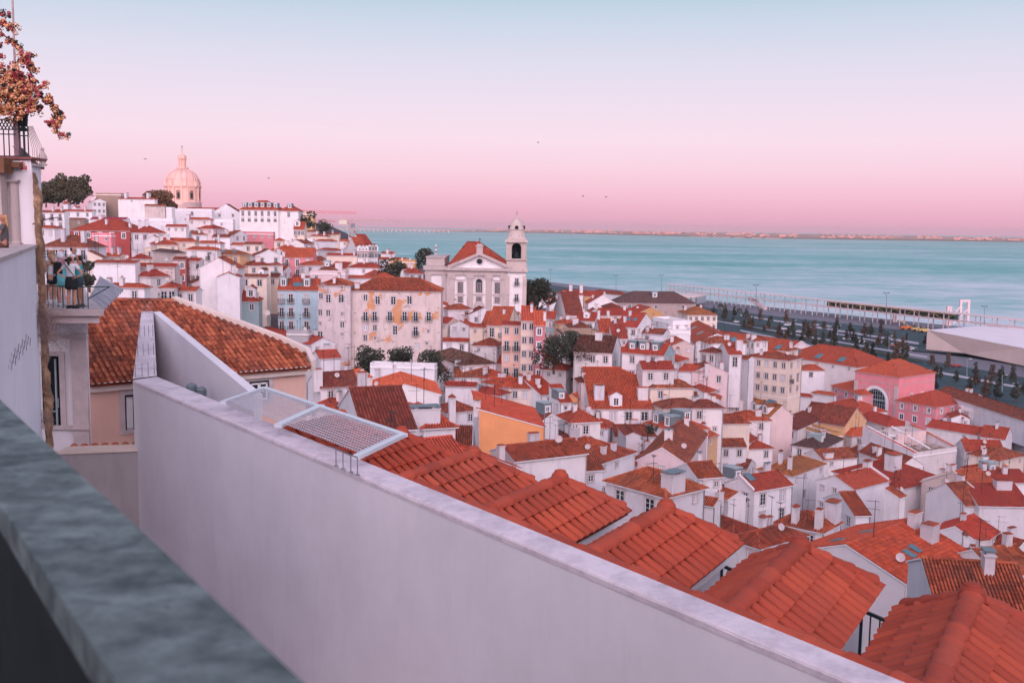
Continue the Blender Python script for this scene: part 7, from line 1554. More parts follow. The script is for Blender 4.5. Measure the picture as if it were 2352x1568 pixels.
pw_ = thing('house', 'white corner house with cornice and stone pinnacle behind the bare vine stems', 'house', atd(90, 420, 60)); A_ = atd(52, 379, 55); B_ = atd(93, 379, 57); z_ = A_.z; k7 = lambda p, f: V((p.x * f, p.y * f, 0)); zl = atd(80, 520, 56).z
def ring4(z0, z1, e, m, nm):
    b = MB(); q = [k7(A_, 1), k7(B_, 1) + V((e, 0, 0)), k7(B_, 1.05) + V((e, 0, 0)), k7(A_, 1.05)]; b.hexa([up(p, z0) for p in q], [up(p, z1) for p in q]); return b.build(nm, m, pw_)
ring4(zl, z_, 0, M['white'], 'wall'); ring4(z_ + .002, z_ + .14, .22, M['trim'], 'cornice')
b = MB(); q = [k7(A_, 1), k7(B_, 1) + V((.2, 0, 0)), k7(B_, 1.05), k7(A_, 1.05)]; b.poly([up(q[0], z_ + .15), up(q[1], z_ + .15), up(q[2], z_ + .2), up(q[3], z_ + 1.1)]); b.poly([up(q[0], z_ + .15), up(q[3], z_ + 1.1), up(q[0] + V((-.5, 0, 0)), z_ + 1)]); b.build('roof', M['t_brown'], pw_)
b = MB(); q = B_.lerp(A_, .15); b.lathe((q.x, q.y + .6, z_ + .1), [(.22, 0), (.22, .1), (.12, .14), (.26, .35), (.2, .55), (.08, .8), (.1, .86), (.09, .95), (0, 1.0)], 14); b.build('pinnacle', M['stone'], pw_)
put_window(pw_, (B_.x - .7, B_.y - .10, z_ - 1.5), (0, -1), 's', 60)
# white wall strip below the first railing
# ---------------------------------------------------------------- vegetation
def leaves(mb, blobs, n, size, rnd, mi=0, flat=1.0):
    tot = sum(b[1] ** 2 for b in blobs)
    for (c, r, *sq) in blobs:
        sz = sq[0] if sq else .8; k = int(n * r * r / tot)
        for _ in range(k):
            th = rnd.uniform(0, 2 * math.pi); ph = math.acos(rnd.uniform(-1, 1)); rr = r * (rnd.uniform(.25, 1) ** .45)
            p = V((c[0] + rr * math.sin(ph) * math.cos(th), c[1] + rr * math.sin(ph) * math.sin(th), c[2] + rr * sz * math.cos(ph)))
            a = V((rnd.gauss(0, 1), rnd.gauss(0, 1), rnd.gauss(0, 1))).normalized(); b = a.orthogonal().normalized(); s = size * rnd.uniform(.6, 1.4)
            mb.add([tuple(p - a * s), tuple(p + b * s * .8), tuple(p + a * s), tuple(p - b * s * .8)], [(0, 1, 2, 3)], mi)
def tree(px, py, d, h, w, label, cat='tree', name='tree', mat='leaf', n=900, blobs=9, seed=0, trunk=.3, shape='round', group=None, leaf=None, zbase=None):
    rnd = random.Random(seed + int(px)); base = atd(px, py, d); t = thing(name, label, cat, base, group)
    b = MB(); th = h * trunk; top = base + V((0, 0, th)); b.path([base - V((0, 0, 1)), base + V((rnd.uniform(-.1, .1), 0, th * .5)), top], .035 * h + .05, .025 * h, 7)
    bl = []
    for k in range(blobs):
        if shape == 'round': a = rnd.uniform(0, 6.28); r = w * .5 * rnd.uniform(.1, .72); z = th + (h - th) * rnd.uniform(.0, .85); cc = (base.x + r * math.cos(a), base.y + r * math.sin(a), base.z + z); br = w * rnd.uniform(.17, .30)
        elif shape == 'flat': a = rnd.uniform(0, 6.28); r = w * .5 * rnd.uniform(.1, .8); z = th + (h - th) * (rnd.uniform(.35, .85) - .3 * (r / w)); cc = (base.x + r * math.cos(a), base.y + r * math.sin(a), base.z + z); br = w * rnd.uniform(.14, .24)
        else: a = rnd.uniform(0, 6.28); f = k / max(1, blobs - 1); r = w * .16 * rnd.uniform(0, 1); z = th + (h - th) * (.08 + .86 * f); cc = (base.x + r * math.cos(a), base.y + r * math.sin(a), base.z + z); br = w * rnd.uniform(.26, .44) * (1 - .55 * f)
        bl.append((cc, br)); b.tube(top if shape != 'slim' else V((base.x, base.y, cc[2] - br)), V(cc), .012 * h + .02, .01 * h, 5, cap=False)
    if shape == 'slim': b.tube(top, base + V((0, 0, h * .9)), .02 * h, .006 * h, 5)
    b.build('trunk', M['bark'], t); c = MB(); leaves(c, bl, n, leaf or w * .045, rnd); c.build('crown', M[mat], t); return t
# dark pines on the skyline, upper left
for i, (px, py, h, w, lb) in enumerate(((106, 472, 12, 10, 'leftmost'), (134, 470, 14, 13, 'second from left, widest'), (162, 466, 14.5, 13, 'third from left'), (190, 462, 13, 12, 'rightmost, with ragged drooping right side'))):
    tree(px, py, 520, h, w, 'dark umbrella pine on the skyline, %s of the clump' % lb, 'pine', 'pine_tree', n=1900, blobs=13, seed=i, shape='round', trunk=.12, group='pines on the skyline', leaf=.55)
tree(364, 480, 540, 9, 16, 'dense dark tree mass left of the domed church', n=2600, blobs=18, mat='leafb', trunk=.1, leaf=.55)
tree(388, 484, 545, 5.5, 10, 'lower dark tree touching the foot of the domed church', n=1300, blobs=9, mat='leafb', trunk=.1, leaf=.5)
tree(698, 530, 470, 9, 11, 'dark round tree at the foot of the ochre block', n=1100, blobs=9, trunk=.15, leaf=.4)
tree(743, 530, 445, 5, 9, 'low dark bush on the ridge above the river', 'bush', 'bush', n=600, blobs=6, trunk=.1, leaf=.35)
tree(962, 612, 360, 6, 9, 'dark tree clump left of the thin masts by the church', n=900, blobs=8, trunk=.1, leaf=.35); tree(982, 606, 365, 4, 6, 'small dark tree right under the striped mast', n=500, blobs=6, trunk=.1, leaf=.3)
tree(898, 632, 292, 4.5, 7.5, 'grey green tree behind the wide red hip roof', n=700, blobs=7, trunk=.1, leaf=.3); tree(918, 634, 292, 3.5, 6, 'small grey green tree left of the pyramid roofed house by the church', n=500, blobs=6, trunk=.1, leaf=.3)
# big umbrella pine beside the bell tower
tree(1232, 742, 318, 15.0, 14, 'big umbrella pine beside the bell tower', 'pine', 'pine_tree', n=4200, blobs=26, shape='flat', trunk=.22, leaf=.34); tree(1213, 735, 312, 11, 7, 'darker pine branch mass close against the bell tower', 'pine', 'pine_tree', n=1500, blobs=10, shape='round', trunk=.2, leaf=.34)
# trees in front of the peeling house
for i, (px, py, w, h, lb) in enumerate(((853, 850, 6.6, 5.6, 'left dark tree in front of the peeling house'), (918, 850, 6.0, 6.0, 'middle dark tree in front of the peeling house'), (995, 862, 8.0, 6.0, 'right rounded dark tree in front of the peeling house'))):
    tree(px, py + 2, 208, h * .85, w, lb, n=2600, blobs=15, seed=40 + i, trunk=.05, leaf=.20)
tree(1313, 830, 215, 7.5, 7.5, 'dark tree in the courtyard below the ruinous house', n=2000, blobs=13, seed=5, trunk=.1, leaf=.22); tree(1272, 848, 205, 7, 9.5, 'broad dark bush left of the courtyard tree', n=2000, blobs=12, seed=6, trunk=.1, leaf=.22)
tree(1342, 828, 208, 3.5, 6, 'reddish leaved bush on the terrace right of the courtyard tree', 'bush', 'bush', mat='leafb', n=900, blobs=8, seed=7, trunk=.1, leaf=.18)
tree(417, 580, 330, 3, 5.5, 'flowering green bush between the hillside houses', 'bush', 'bush', mat='dry', n=500, blobs=6, trunk=.1, leaf=.25); tree(436, 662, 262, 3.5, 6, 'dark palm like bush in front of the slim white house', 'bush', 'bush', n=600, blobs=6, trunk=.1, leaf=.3)
tree(206, 660, 205, 6, 4, 'dark climbing bush right of the people on the terrace', 'bush', 'bush', n=600, blobs=6, trunk=.1, leaf=.25); tree(1488, 998, 165, 2.4, 3.6, 'potted greenery on the terrace in the gap between white houses', 'potted plant', 'potted_plant', n=420, blobs=6, trunk=.1, leaf=.12)
tree(1413, 1212, 24, .7, .6, 'creeper on the wall between the third and fourth roof bays', 'creeper', 'creeper', n=500, blobs=7, trunk=.1, leaf=.05)
# palm at the end of the hill, and palms on the quay
def palm(px, py, d, h, r, label):
    rnd = random.Random(int(px)); base = atd(px, py, d); t = thing('palm_tree', label, 'palm', base); b = MB(); b.tube(base - V((0, 0, 1)), base + V((0, 0, h)), .25, .2, 7); b.build('trunk', M['bark'], t); c = MB(); o = base + V((0, 0, h))
    for k in range(22):
        a = rnd.uniform(0, 6.28); up_ = rnd.uniform(-.1, .9); pts = [o + V((math.cos(a) * r * s, math.sin(a) * r * s, r * (up_ * s - 1.1 * s * s))) for s in (0, .25, .5, .75, 1)]; n = V((-math.sin(a), math.cos(a), 0))
        for i in range(4): w0, w1 = (.12, .3, .34, .22, .02)[i] * r * .5, (.12, .3, .34, .22, .02)[i + 1] * r * .5; c.poly([pts[i] - n * w0, pts[i + 1] - n * w1, pts[i + 1] + n * w1, pts[i] + n * w0])
    c.build('crown', M['leaf'], t)
palm(722, 528, 470, 3.0, 2.6, 'dark palm in profile at the right of the ochre block')
for i, (px, py, h) in enumerate(((1655, 724, 8), (1698, 730, 6.5), (1640, 722, 4), (1712, 738, 5))): 
    q = atz(px, py, 2.6); palm(px, py, q.y, h, 3, 'quayside palm near the weathered warehouse, %s' % ('tallest', 'middle one', 'smallest, at left', 'rightmost')[i])
# slim street trees on the waterfront
rows_ = [('row nearest the gallery', 1640, 2115, 722, 792, 18, 'slim'), ('second row from the gallery', 1660, 2095, 738, 812, 17, 'slim'), ('third row from the gallery', 1700, 2080, 752, 836, 13, 'slim'), ('row along the near pavement', 2000, 2345, 842, 905, 11, 'slim'), ('row in front of the terminal', 2060, 2345, 822, 886, 8, 'slim'), ('fourth row from the gallery', 1780, 2090, 776, 848, 12, 'slim'), ('short row behind the museum', 1960, 2330, 868, 925, 10, 'slim')]
protos = {}
def ptree(kind):
    if kind in protos: return protos[kind]
    rnd = random.Random(100 + kind); b = MB(); h, w = 9.0, (2.9, 3.6, 3.2, 4.2, 2.6)[kind % 5]; b.path([V((0, 0, -.5)), V((0, 0, 2)), V((.1, 0, 5)), V((0, 0, 8))], .16, .05, 6); bl = []
    for k in range(7): f = k / 6; r = rnd.uniform(.05, .45); a = rnd.uniform(0, 6.28); z = 2.6 + 5.6 * f + rnd.uniform(-.4, .4); br = w * rnd.uniform(.22, .40) * (1 - .45 * f); bl.append(((r * math.cos(a), r * math.sin(a), z), br, 1.25)); b.tube(V((0, 0, z - br)), V(bl[-1][0]), .05, .03, 4, cap=False)
    c = MB(); leaves(c, bl, 420, .26, rnd); o1 = b.build('trunk', M['bark']); o2 = c.build('crown', M['leaf' if kind % 3 else 'leafb']); protos[kind] = (o1.data, o2.data); bpy.data.objects.remove(o1); bpy.data.objects.remove(o2); return protos[kind]
rr = random.Random(9)
ORD = ['first', 'second', 'third', 'fourth', 'fifth', 'sixth', 'seventh', 'eighth', 'ninth', 'tenth', 'eleventh', 'twelfth', 'thirteenth', 'fourteenth', 'fifteenth', 'sixteenth', 'seventeenth', 'eighteenth', 'nineteenth', 'twentieth']
for nm, x0, x1, y0, y1, n, _s in rows_:
    for i in range(n):
        f = (i + rr.uniform(-.5, .5)) / (n - 1); px, py = x0 + (x1 - x0) * f, y0 + (y1 - y0) * f; p = atz(px, py, 2.6); t = thing('street_tree', 'slim dark street tree, %s from left in the %s' % (ORD[i], nm), 'tree', p, 'street trees on the waterfront')
        kd = rr.randrange(8); s = rr.uniform(.6, 1.3) * (1.0 if y0 < 800 else .82); a, c = ptree(kd); mt = Matrix.Rotation(rr.uniform(0, 6), 4, 'Z') @ Matrix.Diagonal((s * rr.uniform(1.2, 1.7), s * 1.45, s * rr.uniform(.72, 1.08), 1)); link('trunk', a, t, mt); link('crown', c, t, mt)
# flagpoles / lamp masts
for i, (px, yt, yb, D) in enumerate(((1264, 620, 656, 930), (1415, 633, 672, 950), (1519, 632, 672, 930), (1737, 655, 716, 700), (2036, 673, 746, 640), (2261, 704, 748, 640))):
    a = atd(px, yb, D); b_ = atd(px, yt, D); t = thing('lamp_mast', 'tall floodlight mast on the quay, %s from left' % ORD[i], 'lamp mast', a, 'lamp masts on the quay'); b = MB(); b.tube(a, b_, .28, .16, n=6); b.build('pole', M['steel'], t); b = MB()
    for s in (-1, 1): b.box((b_.x + s * 1.2, b_.y, b_.z), (1.6, .8, .35))
    b.build('lamp', M['iron'], t)
for i, (px, yt, yb) in enumerate(((1823, 736, 762), (1924, 748, 784), (2042, 772, 804), (2061, 800, 836), (2221, 825, 868), (2326, 880, 905), (2302, 862, 898))):
    a = atz(px, yb, 2.6); b_ = atd(px, yt, a.y); t = thing('street_lamp', 'slim pale street lamp among the waterfront trees, %s from left' % ORD[i], 'street lamp', a, 'street lamps among the waterfront trees'); b = MB(); b.tube(a, b_, .12, .08, n=6); b.tube(b_, b_ + V((1.3, 0, .3)), .06, n=5); b.build('pole', M['zincl'], t); b = MB(); b.box((b_.x + 1.6, b_.y, b_.z + .2), (1.0, .3, .15)); b.build('lamp', M['paint'], t)
for i, (px, yt, yb, D, lb) in enumerate(((984, 570, 592, 370, 'white thin mast on a rooftop by the church'), (1001, 562, 590, 365, 'red and white striped mast on a rooftop by the church'))):
    a = atd(px, yb, D); t = thing('mast', lb, 'mast', a); zt = atd(px, yt, D).z; n_ = 6
    for k in range(2):
        b = MB()
        for j in range(n_):
            if j % 2 == k or i == 0: z0 = a.z + (zt - a.z) * j / n_; z1 = a.z + (zt - a.z) * (j + 1) / n_; b.tube((a.x, a.y, z0), (a.x, a.y, z1), .28, .28, n=6)
        if b.v: b.build('band', M['paint'] if (k or i == 0) else M["crred"], t) if (i or k == 0) else None
# cars parked by the waterfront trees
def more_cars():
    for i in range(12):
        f = i / 11; yield (1690 + 400 * f, 741 + 60 * f + (i % 3), ((.5, .52, .55, 1), (.08, .1, .12, 1), (.35, .1, .08, 1), (.6, .6, .62, 1))[i % 4], '%s, %s of the line along the promenade strip' % (('silver car', 'dark car', 'dull red car', 'white car')[i % 4], ORD[i]))
def car(px, py, lb, col):
    p = atz(px, py, 2.6); t = thing('parked_car', lb, 'car', p, 'cars parked by the waterfront'); cm = plain('car_paint', col, .3, var=.02); b = MB(); b.box((p.x, p.y, 2.9), (4.3, 1.8, .7)); b.box((p.x - .1, p.y, 3.6), (2.4, 1.6, .55), taper=.8); b.build('body', cm, t)
    b = MB(); b.box((p.x - .1, p.y, 3.62), (2.2, 1.66, .42), taper=.84); b.build('window', M['glass'], t)
    for sx in (-1.3, 1.3): b = MB(); b.tube((p.x + sx, p.y - .92, 2.93), (p.x + sx, p.y + .92, 2.93), .32, n=12); b.build('wheel', M['dark'], t)
for i, (px, py, col, lb) in enumerate(((1808, 748, (.6, .62, .65, 1), 'pale car parked at the left among the waterfront trees'), (1873, 748, (.5, .5, .55, 1), 'grey car parked in the middle of the waterfront trees'), (1858, 750, (.04, .05, .06, 1), 'dark car left of the grey car'), (1903, 752, (.25, .3, .33, 1), 'blue grey car right of the grey car'), (2340, 894, (.05, .06, .07, 1), 'dark car on the road at the right frame edge'), (2196, 842, (.35, .05, .05, 1), 'small red car near the terminal')) + tuple(more_cars())): car(px, py, lb, col)
# ---------------------------------------------------------------- aerials and dishes
def aerial_mesh(k):
    rnd = random.Random(k); b = MB(); h = rnd.uniform(2.6, 4.8); b.tube((0, 0, -.4), (0, 0, h), .04, .03, n=4)
    for j in range(rnd.choice((1, 2, 2))):
        z = h - .15 - j * .8; L = rnd.uniform(.7, 1.3); a = rnd.uniform(0, 3.14); d = V((math.cos(a), math.sin(a), 0)); n = V((-d.y, d.x, 0)); b.tube(V((0, 0, z)) - d * L * .4, V((0, 0, z)) + d * L, .02, n=3)
        for i in range(7): p = V((0, 0, z)) + d * (L * (-.35 + 1.3 * i / 7)); w_ = .28 - .02 * i; b.tube(p - n * w_, p + n * w_, .013, n=3)
    o = b.build('television_aerial', M['iron']); d_ = o.data; bpy.data.objects.remove(o); return d_
AM = [aerial_mesh(k) for k in range(7)]
def dish_mesh():
    b = MB(); b.lathe((0, 0, 0), [(0, .0), (.15, .015), (.3, .06), (.42, .13), (.43, .13), (.31, .045), (.15, -.005), (0, -.015)], 20); b.tube((0, 0, 0), (0, 0, -.25), .03, n=5); b.tube((0, -.35, .1), (0, 0, .5), .012, n=4); b.box((0, 0, .47), (.08, .08, .08)); o = b.build('dish', M['trim']); d_ = o.data; bpy.data.objects.remove(o); return d_
DM = dish_mesh(); rr = random.Random(21)
place = ['left', 'middle', 'right', 'hindmost']
def short(l): return ' '.join(l.split()[:10])
names = [k for k, v in HOUSES.items() if v['d'] < 250 and 'museum' not in k and 'warehouse' not in k and 'peeling' not in k]; cnt = 0
for nm_ in names:
    hs = HOUSES[nm_]; n = rr.choice((0, 1, 2, 3)) if hs['d'] > 110 else rr.choice((0, 1, 2)) if hs['d'] > 70 else 0
    if 'aerial' in nm_ or 'forest' in nm_: n = 4
    for k in range(min(n, 4)):
        a, b_ = hs['LR'] * (.15 + .7 * ((k * .37 + rr.random() * .3) % 1)), hs['LL'] * rr.uniform(.3, .7); q = hs['W'](a, b_, hs['zf'](a, b_)); o = bpy.data.objects.new('television_aerial', AM[rr.randrange(7)]); C.objects.link(o); o.location = q; o.rotation_euler = (0, 0, rr.uniform(0, 6)); s = rr.uniform(.8, 1.15); o.scale = (s, s, s)
        tag(o, '%s thin aerial on the %s' % (place[k], short(nm_)), 'aerial', 'television aerials on the rooftops')
    if rr.random() < .22 and hs['d'] > 70:
        a, b_ = hs['LR'] * rr.uniform(.1, .9), hs['LL'] * rr.uniform(.1, .3); q = hs['W'](a, b_, hs['zf'](a, b_)); t = thing('satellite_dish', 'satellite dish on the %s' % short(nm_), 'satellite dish', q, 'satellite dishes on the rooftops')
        b = MB(); b.tube(q - V((0, 0, .1)), q + V((0, 0, .8)), .03, n=5); b.build('mast', M['steel'], t); link('dish', DM, t, Matrix.Translation((0, -.1, .9)) @ Matrix.Rotation(R_(rr.uniform(-35, 35)), 4, 'Z') @ Matrix.Rotation(R_(62), 4, 'X'))
for px, py, d, lb in ((2168, 1284, 50, 'big satellite dish on the crumbling parapet at lower right'), (1538, 1094, 43, 'satellite dish at the corner of the dark tiled hip roof'), (1618, 1088, 60, 'upper of two dishes left of the zinc edged house'), (1618, 1104, 60, 'lower of two dishes left of the zinc edged house'), (613, 718, 120, 'large dish on the roof between the blue house and the white gable'), (906, 843, 140, 'dish on the white parapet left of the aerials'), (722, 820, 92, 'dish beside the peach house corner'), (1845, 1012, 120, 'huge dish beside the slate roofed cottage')):
    q = atd(px, py, Dm(px, py) - 2); t = thing('satellite_dish', lb, 'satellite dish', q - V((0, 0, .6))); b = MB(); b.tube(q - V((0, 0, 1.6)), q, .03, n=5); b.build('mast', M['steel'], t); s = 1.5 if 'huge' in lb or 'large' in lb else 1; link('dish', DM, t, Matrix.Translation((0, -.1, .6)) @ Matrix.Rotation(R_(25), 4, 'Z') @ Matrix.Rotation(R_(68), 4, 'X') @ Matrix.Scale(s, 4))
# laundry on the white gable wall
hs = HOUSES['white house with parapet gable and laundry on its left wall']; q = hs['P'] + hs['l'] * hs['LL'] * .35 - hs['u'] * .25 + V((0, 0, -3.4))
for i, (col, w_, h_, nm_, lb) in enumerate((((.04, .30, .24, 1), .7, .55, 'shirt', 'green cloth drying on the white gable wall'), ((.5, .04, .05, 1), .5, .9, 'towel', 'red cloth drying on the white gable wall'), ((.03, .08, .1, 1), .3, .4, 'sock', 'small dark cloth drying on the white gable wall'))):
    b = MB(); p = q - hs['l'] * (i * .8) ; 
    for k in range(6):
        f0, f1 = k / 6, (k + 1) / 6; z0 = .05 * math.sin(f0 * 9); z1 = .05 * math.sin(f1 * 9); a0_, a1_ = p + hs['l'] * (w_ * f0), p + hs['l'] * (w_ * f1); o0, o1 = hs['u'] * z0, hs['u'] * z1
        b.poly([a0_ + o0 - V((0, 0, h_)), a1_ + o1 - V((0, 0, h_ * (.9 + .1 * f1))), a1_ + o1, a0_ + o0])
    o = b.build('drying_' + nm_, plain('cloth', col, .9, var=.1)); tag(rebase(o), lb, 'laundry')
# birds
for i, (px, py) in enumerate(((1236, 328), (1339, 451), (1392, 453), (617, 410), (334, 366))):
    q = atd(px, py, 220); b = MB(); b.tube(q - V((.16, 0, 0)), q + V((.16, 0, 0)), .06, .03, n=5); b.poly([q, q + V((.15, .5, .14)), q + V((-.1, .45, .16))]); b.poly([q, q + V((-.1, -.45, .16)), q + V((.15, -.5, .14))]); b.poly([q + V((0, 0, .02)), q + V((.5, .1, .18)), q + V((.35, .0, .1))]); b.poly([q + V((0, 0, .02)), q - V((.5, .1, -.18)), q - V((.35, .0, -.1))]); o = b.build('bird', M['dark']); tag(rebase(o), 'tiny dark bird flying in the sky, %s from left' % ORD[(3, 4, 5, 2, 1)[i] - 1], 'bird', 'birds in the sky')
# ---------------------------------------------------------------- bougainvillea
bg = thing('bougainvillea', 'orange and magenta flowering bougainvillea hanging over the upper railing', 'bougainvillea', atd(40, 270, 29)); st = MB(); fl = MB(); rnd = random.Random(4)
def branch(pts, n, spread, ms, d=29.2, size=.028):
    P3 = [atd(x, y, d + rnd.uniform(-.15, .15)) for x, y in pts]; st = MB(); st.path(P3, .02, .008, 5); st.build('stem', M['bark'], bg)
    for k in range(n):
        f = rnd.random() * (len(P3) - 1); i = int(f); c = P3[i].lerp(P3[i + 1], f - i) + V((rnd.gauss(0, spread), rnd.gauss(0, spread), rnd.gauss(0, spread))); r = rnd.uniform(.04, .10); mi = ms[rnd.randrange(len(ms))]
        if rnd.random() < .18: mi = 2
        for q in range(16):
            v = V((rnd.gauss(0, 1), rnd.gauss(0, 1), rnd.gauss(0, 1))).normalized(); p = c + v * r * rnd.uniform(.5, 1); a = V((rnd.gauss(0, 1), rnd.gauss(0, 1), rnd.gauss(0, 1))).normalized(); b_ = a.cross(v); s = size * rnd.uniform(.7, 1.3)
            if b_.length < .1: continue
            b_.normalize(); fl.add([tuple(p - a * s), tuple(p + b_ * s), tuple(p + a * s), tuple(p - b_ * s)], [(0, 1, 2, 3)], mi)
branch([(-20, 200), (30, 190), (58, 225)], 210, .22, (0, 0, 0, 0, 0, 1)); branch([(-20, 250), (20, 245), (55, 255)], 160, .16, (0, 0, 0, 0, 1)); branch([(0, 170), (35, 170), (60, 200)], 90, .12, (0, 1)); branch([(-10, 225), (70, 225)], 100, .14, (0, 1, 0, 0, 0)); branch([(60, 240), (84, 248)], 26, .06, (1, 0)); branch([(55, 190), (75, 262)], 45, .1, (1, 0))
branch([(-8, 48), (10, 55), (28, 68), (34, 62)], 34, .055, (1, 0, 0)); branch([(0, 75), (24, 92), (40, 105), (50, 118)], 36, .05, (0, 1)); branch([(50, 118), (60, 135), (66, 150)], 22, .06, (1, 0)); branch([(-8, 30), (20, 36)], 14, .035, (1, 1)); branch([(30, 145), (52, 140), (62, 130), (76, 126)], 22, .04, (1, 0)); branch([(66, 150), (76, 152), (84, 165)], 18, .04, (1, 0)); branch([(68, 160), (72, 180), (80, 195)], 12, .03, (1, 1))
branch([(66, 205), (80, 208), (96, 200), (112, 194)], 30, .05, (0, 1, 0)); branch([(82, 210), (98, 222), (108, 235), (118, 222)], 30, .045, (0, 1)); branch([(108, 235), (122, 242), (130, 262), (136, 280), (128, 290)], 56, .05, (0, 1, 0)); branch([(118, 262), (132, 300), (140, 310), (158, 312)], 22, .045, (1, 0)); branch([(134, 258), (150, 268)], 7, .025, (1, 0)); branch([(104, 278), (114, 284), (126, 290)], 12, .03, (1, 1)); branch([(86, 248), (98, 244)], 8, .025, (1,)); branch([(-5, 100), (2, 104)], 8, .04, (1,)); branch([(-5, 130), (4, 134)], 10, .05, (1,))
for k in range(6):
    x = 66 + k * 2.5; pts = [atd(*p, 29.4) for p in ((x - 4, 290), (x + 3 + k, 318), (x + 8 + 2 * k, 340), (x + 10 + (k % 3) * 3, 372 + 6 * k))]; sb_ = MB(); sb_.path(pts, .009, .004, 4); sb_.build('bare_stem', M['bark'], bg)
sb_ = MB(); sb_.path([atd(x, y, 29.3) for x, y in ((75, 515), (100, 505), (133, 499))], .02, .012, 5); tag(rebase(sb_.build('dry_branch', M['bark'])), 'bare grey branch sticking out of the rubble wall edge', 'branch')
fl.build('flowers', [M['flower'], M['flower2'], M['leaf']], bg)
# dry weeds growing from the wall
def weeds(px, py, d, n, L, lab, sp):
    b = MB(); rnd = random.Random(int(px)); o = atd(px, py, d)
    for k in range(n):
        p = o + V((rnd.gauss(0, sp), rnd.uniform(-.1, .1), rnd.gauss(0, sp * 1.2))); a = rnd.uniform(-.6, 1.4); pts = [p]; v = V((math.cos(a) * .8, -.2, math.sin(a) * .7 - .1))
        for s in range(3): v = v + V((rnd.gauss(0, .25), rnd.gauss(0, .2), rnd.gauss(-.15, .25))); pts.append(pts[-1] + v * L / 3)
        b.path(pts, .005, .002, 3)
        for q in range(4):
            c = pts[-1] + V((rnd.gauss(0, .04), rnd.gauss(0, .04), rnd.gauss(0, .04))); s = .014; b.poly([c - V((s, 0, 0)), c + V((0, 0, s)), c + V((s, 0, 0)), c - V((0, 0, s))])
    o2 = b.build('dry_weeds', M['dry']); tag(rebase(o2), lab, 'weeds')
weeds(92, 742, 29.0, 260, .55, 'dry pinkish weeds sprouting from the rubble wall edge below the terrace', .2); weeds(97, 962, 29.0, 50, .25, 'small dry weed tuft low on the rubble wall edge', .08)
# ---------------------------------------------------------------- people
SK = plain('skin', (.52, .27, .19, 1), .6, var=.05, scale=20); SKT = plain('tanned_skin', (.44, .20, .13, 1), .6, var=.05, scale=20)
def skinobj(name, nodes, edges, mat, parent, sub=1, root=0, mats=None):
    me = bpy.data.meshes.new(name); me.from_pydata([n[:3] for n in nodes], edges, []); o = bpy.data.objects.new(name, me); C.objects.link(o)
    m = o.modifiers.new('skin', 'SKIN'); m.use_smooth_shade = True
    for i, n in enumerate(nodes): me.skin_vertices[0].data[i].radius = (n[3], n[4] if len(n) > 4 else n[3]); me.skin_vertices[0].data[i].use_root = (i == root)
    s = o.modifiers.new('sub', 'SUBSURF'); s.levels = sub; s.render_levels = sub
    dg = bpy.context.evaluated_depsgraph_get(); dg.update(); ev = o.evaluated_get(dg); m2 = bpy.data.meshes.new_from_object(ev); m2.name = name; C.objects.unlink(o); bpy.data.objects.remove(o)
    m2.materials.clear(); m2.materials.append(mat); ob = bpy.data.objects.new(name, m2); C.objects.link(ob)
    for p in m2.polygons: p.use_smooth = True
    if parent: ob.parent = parent
    return ob
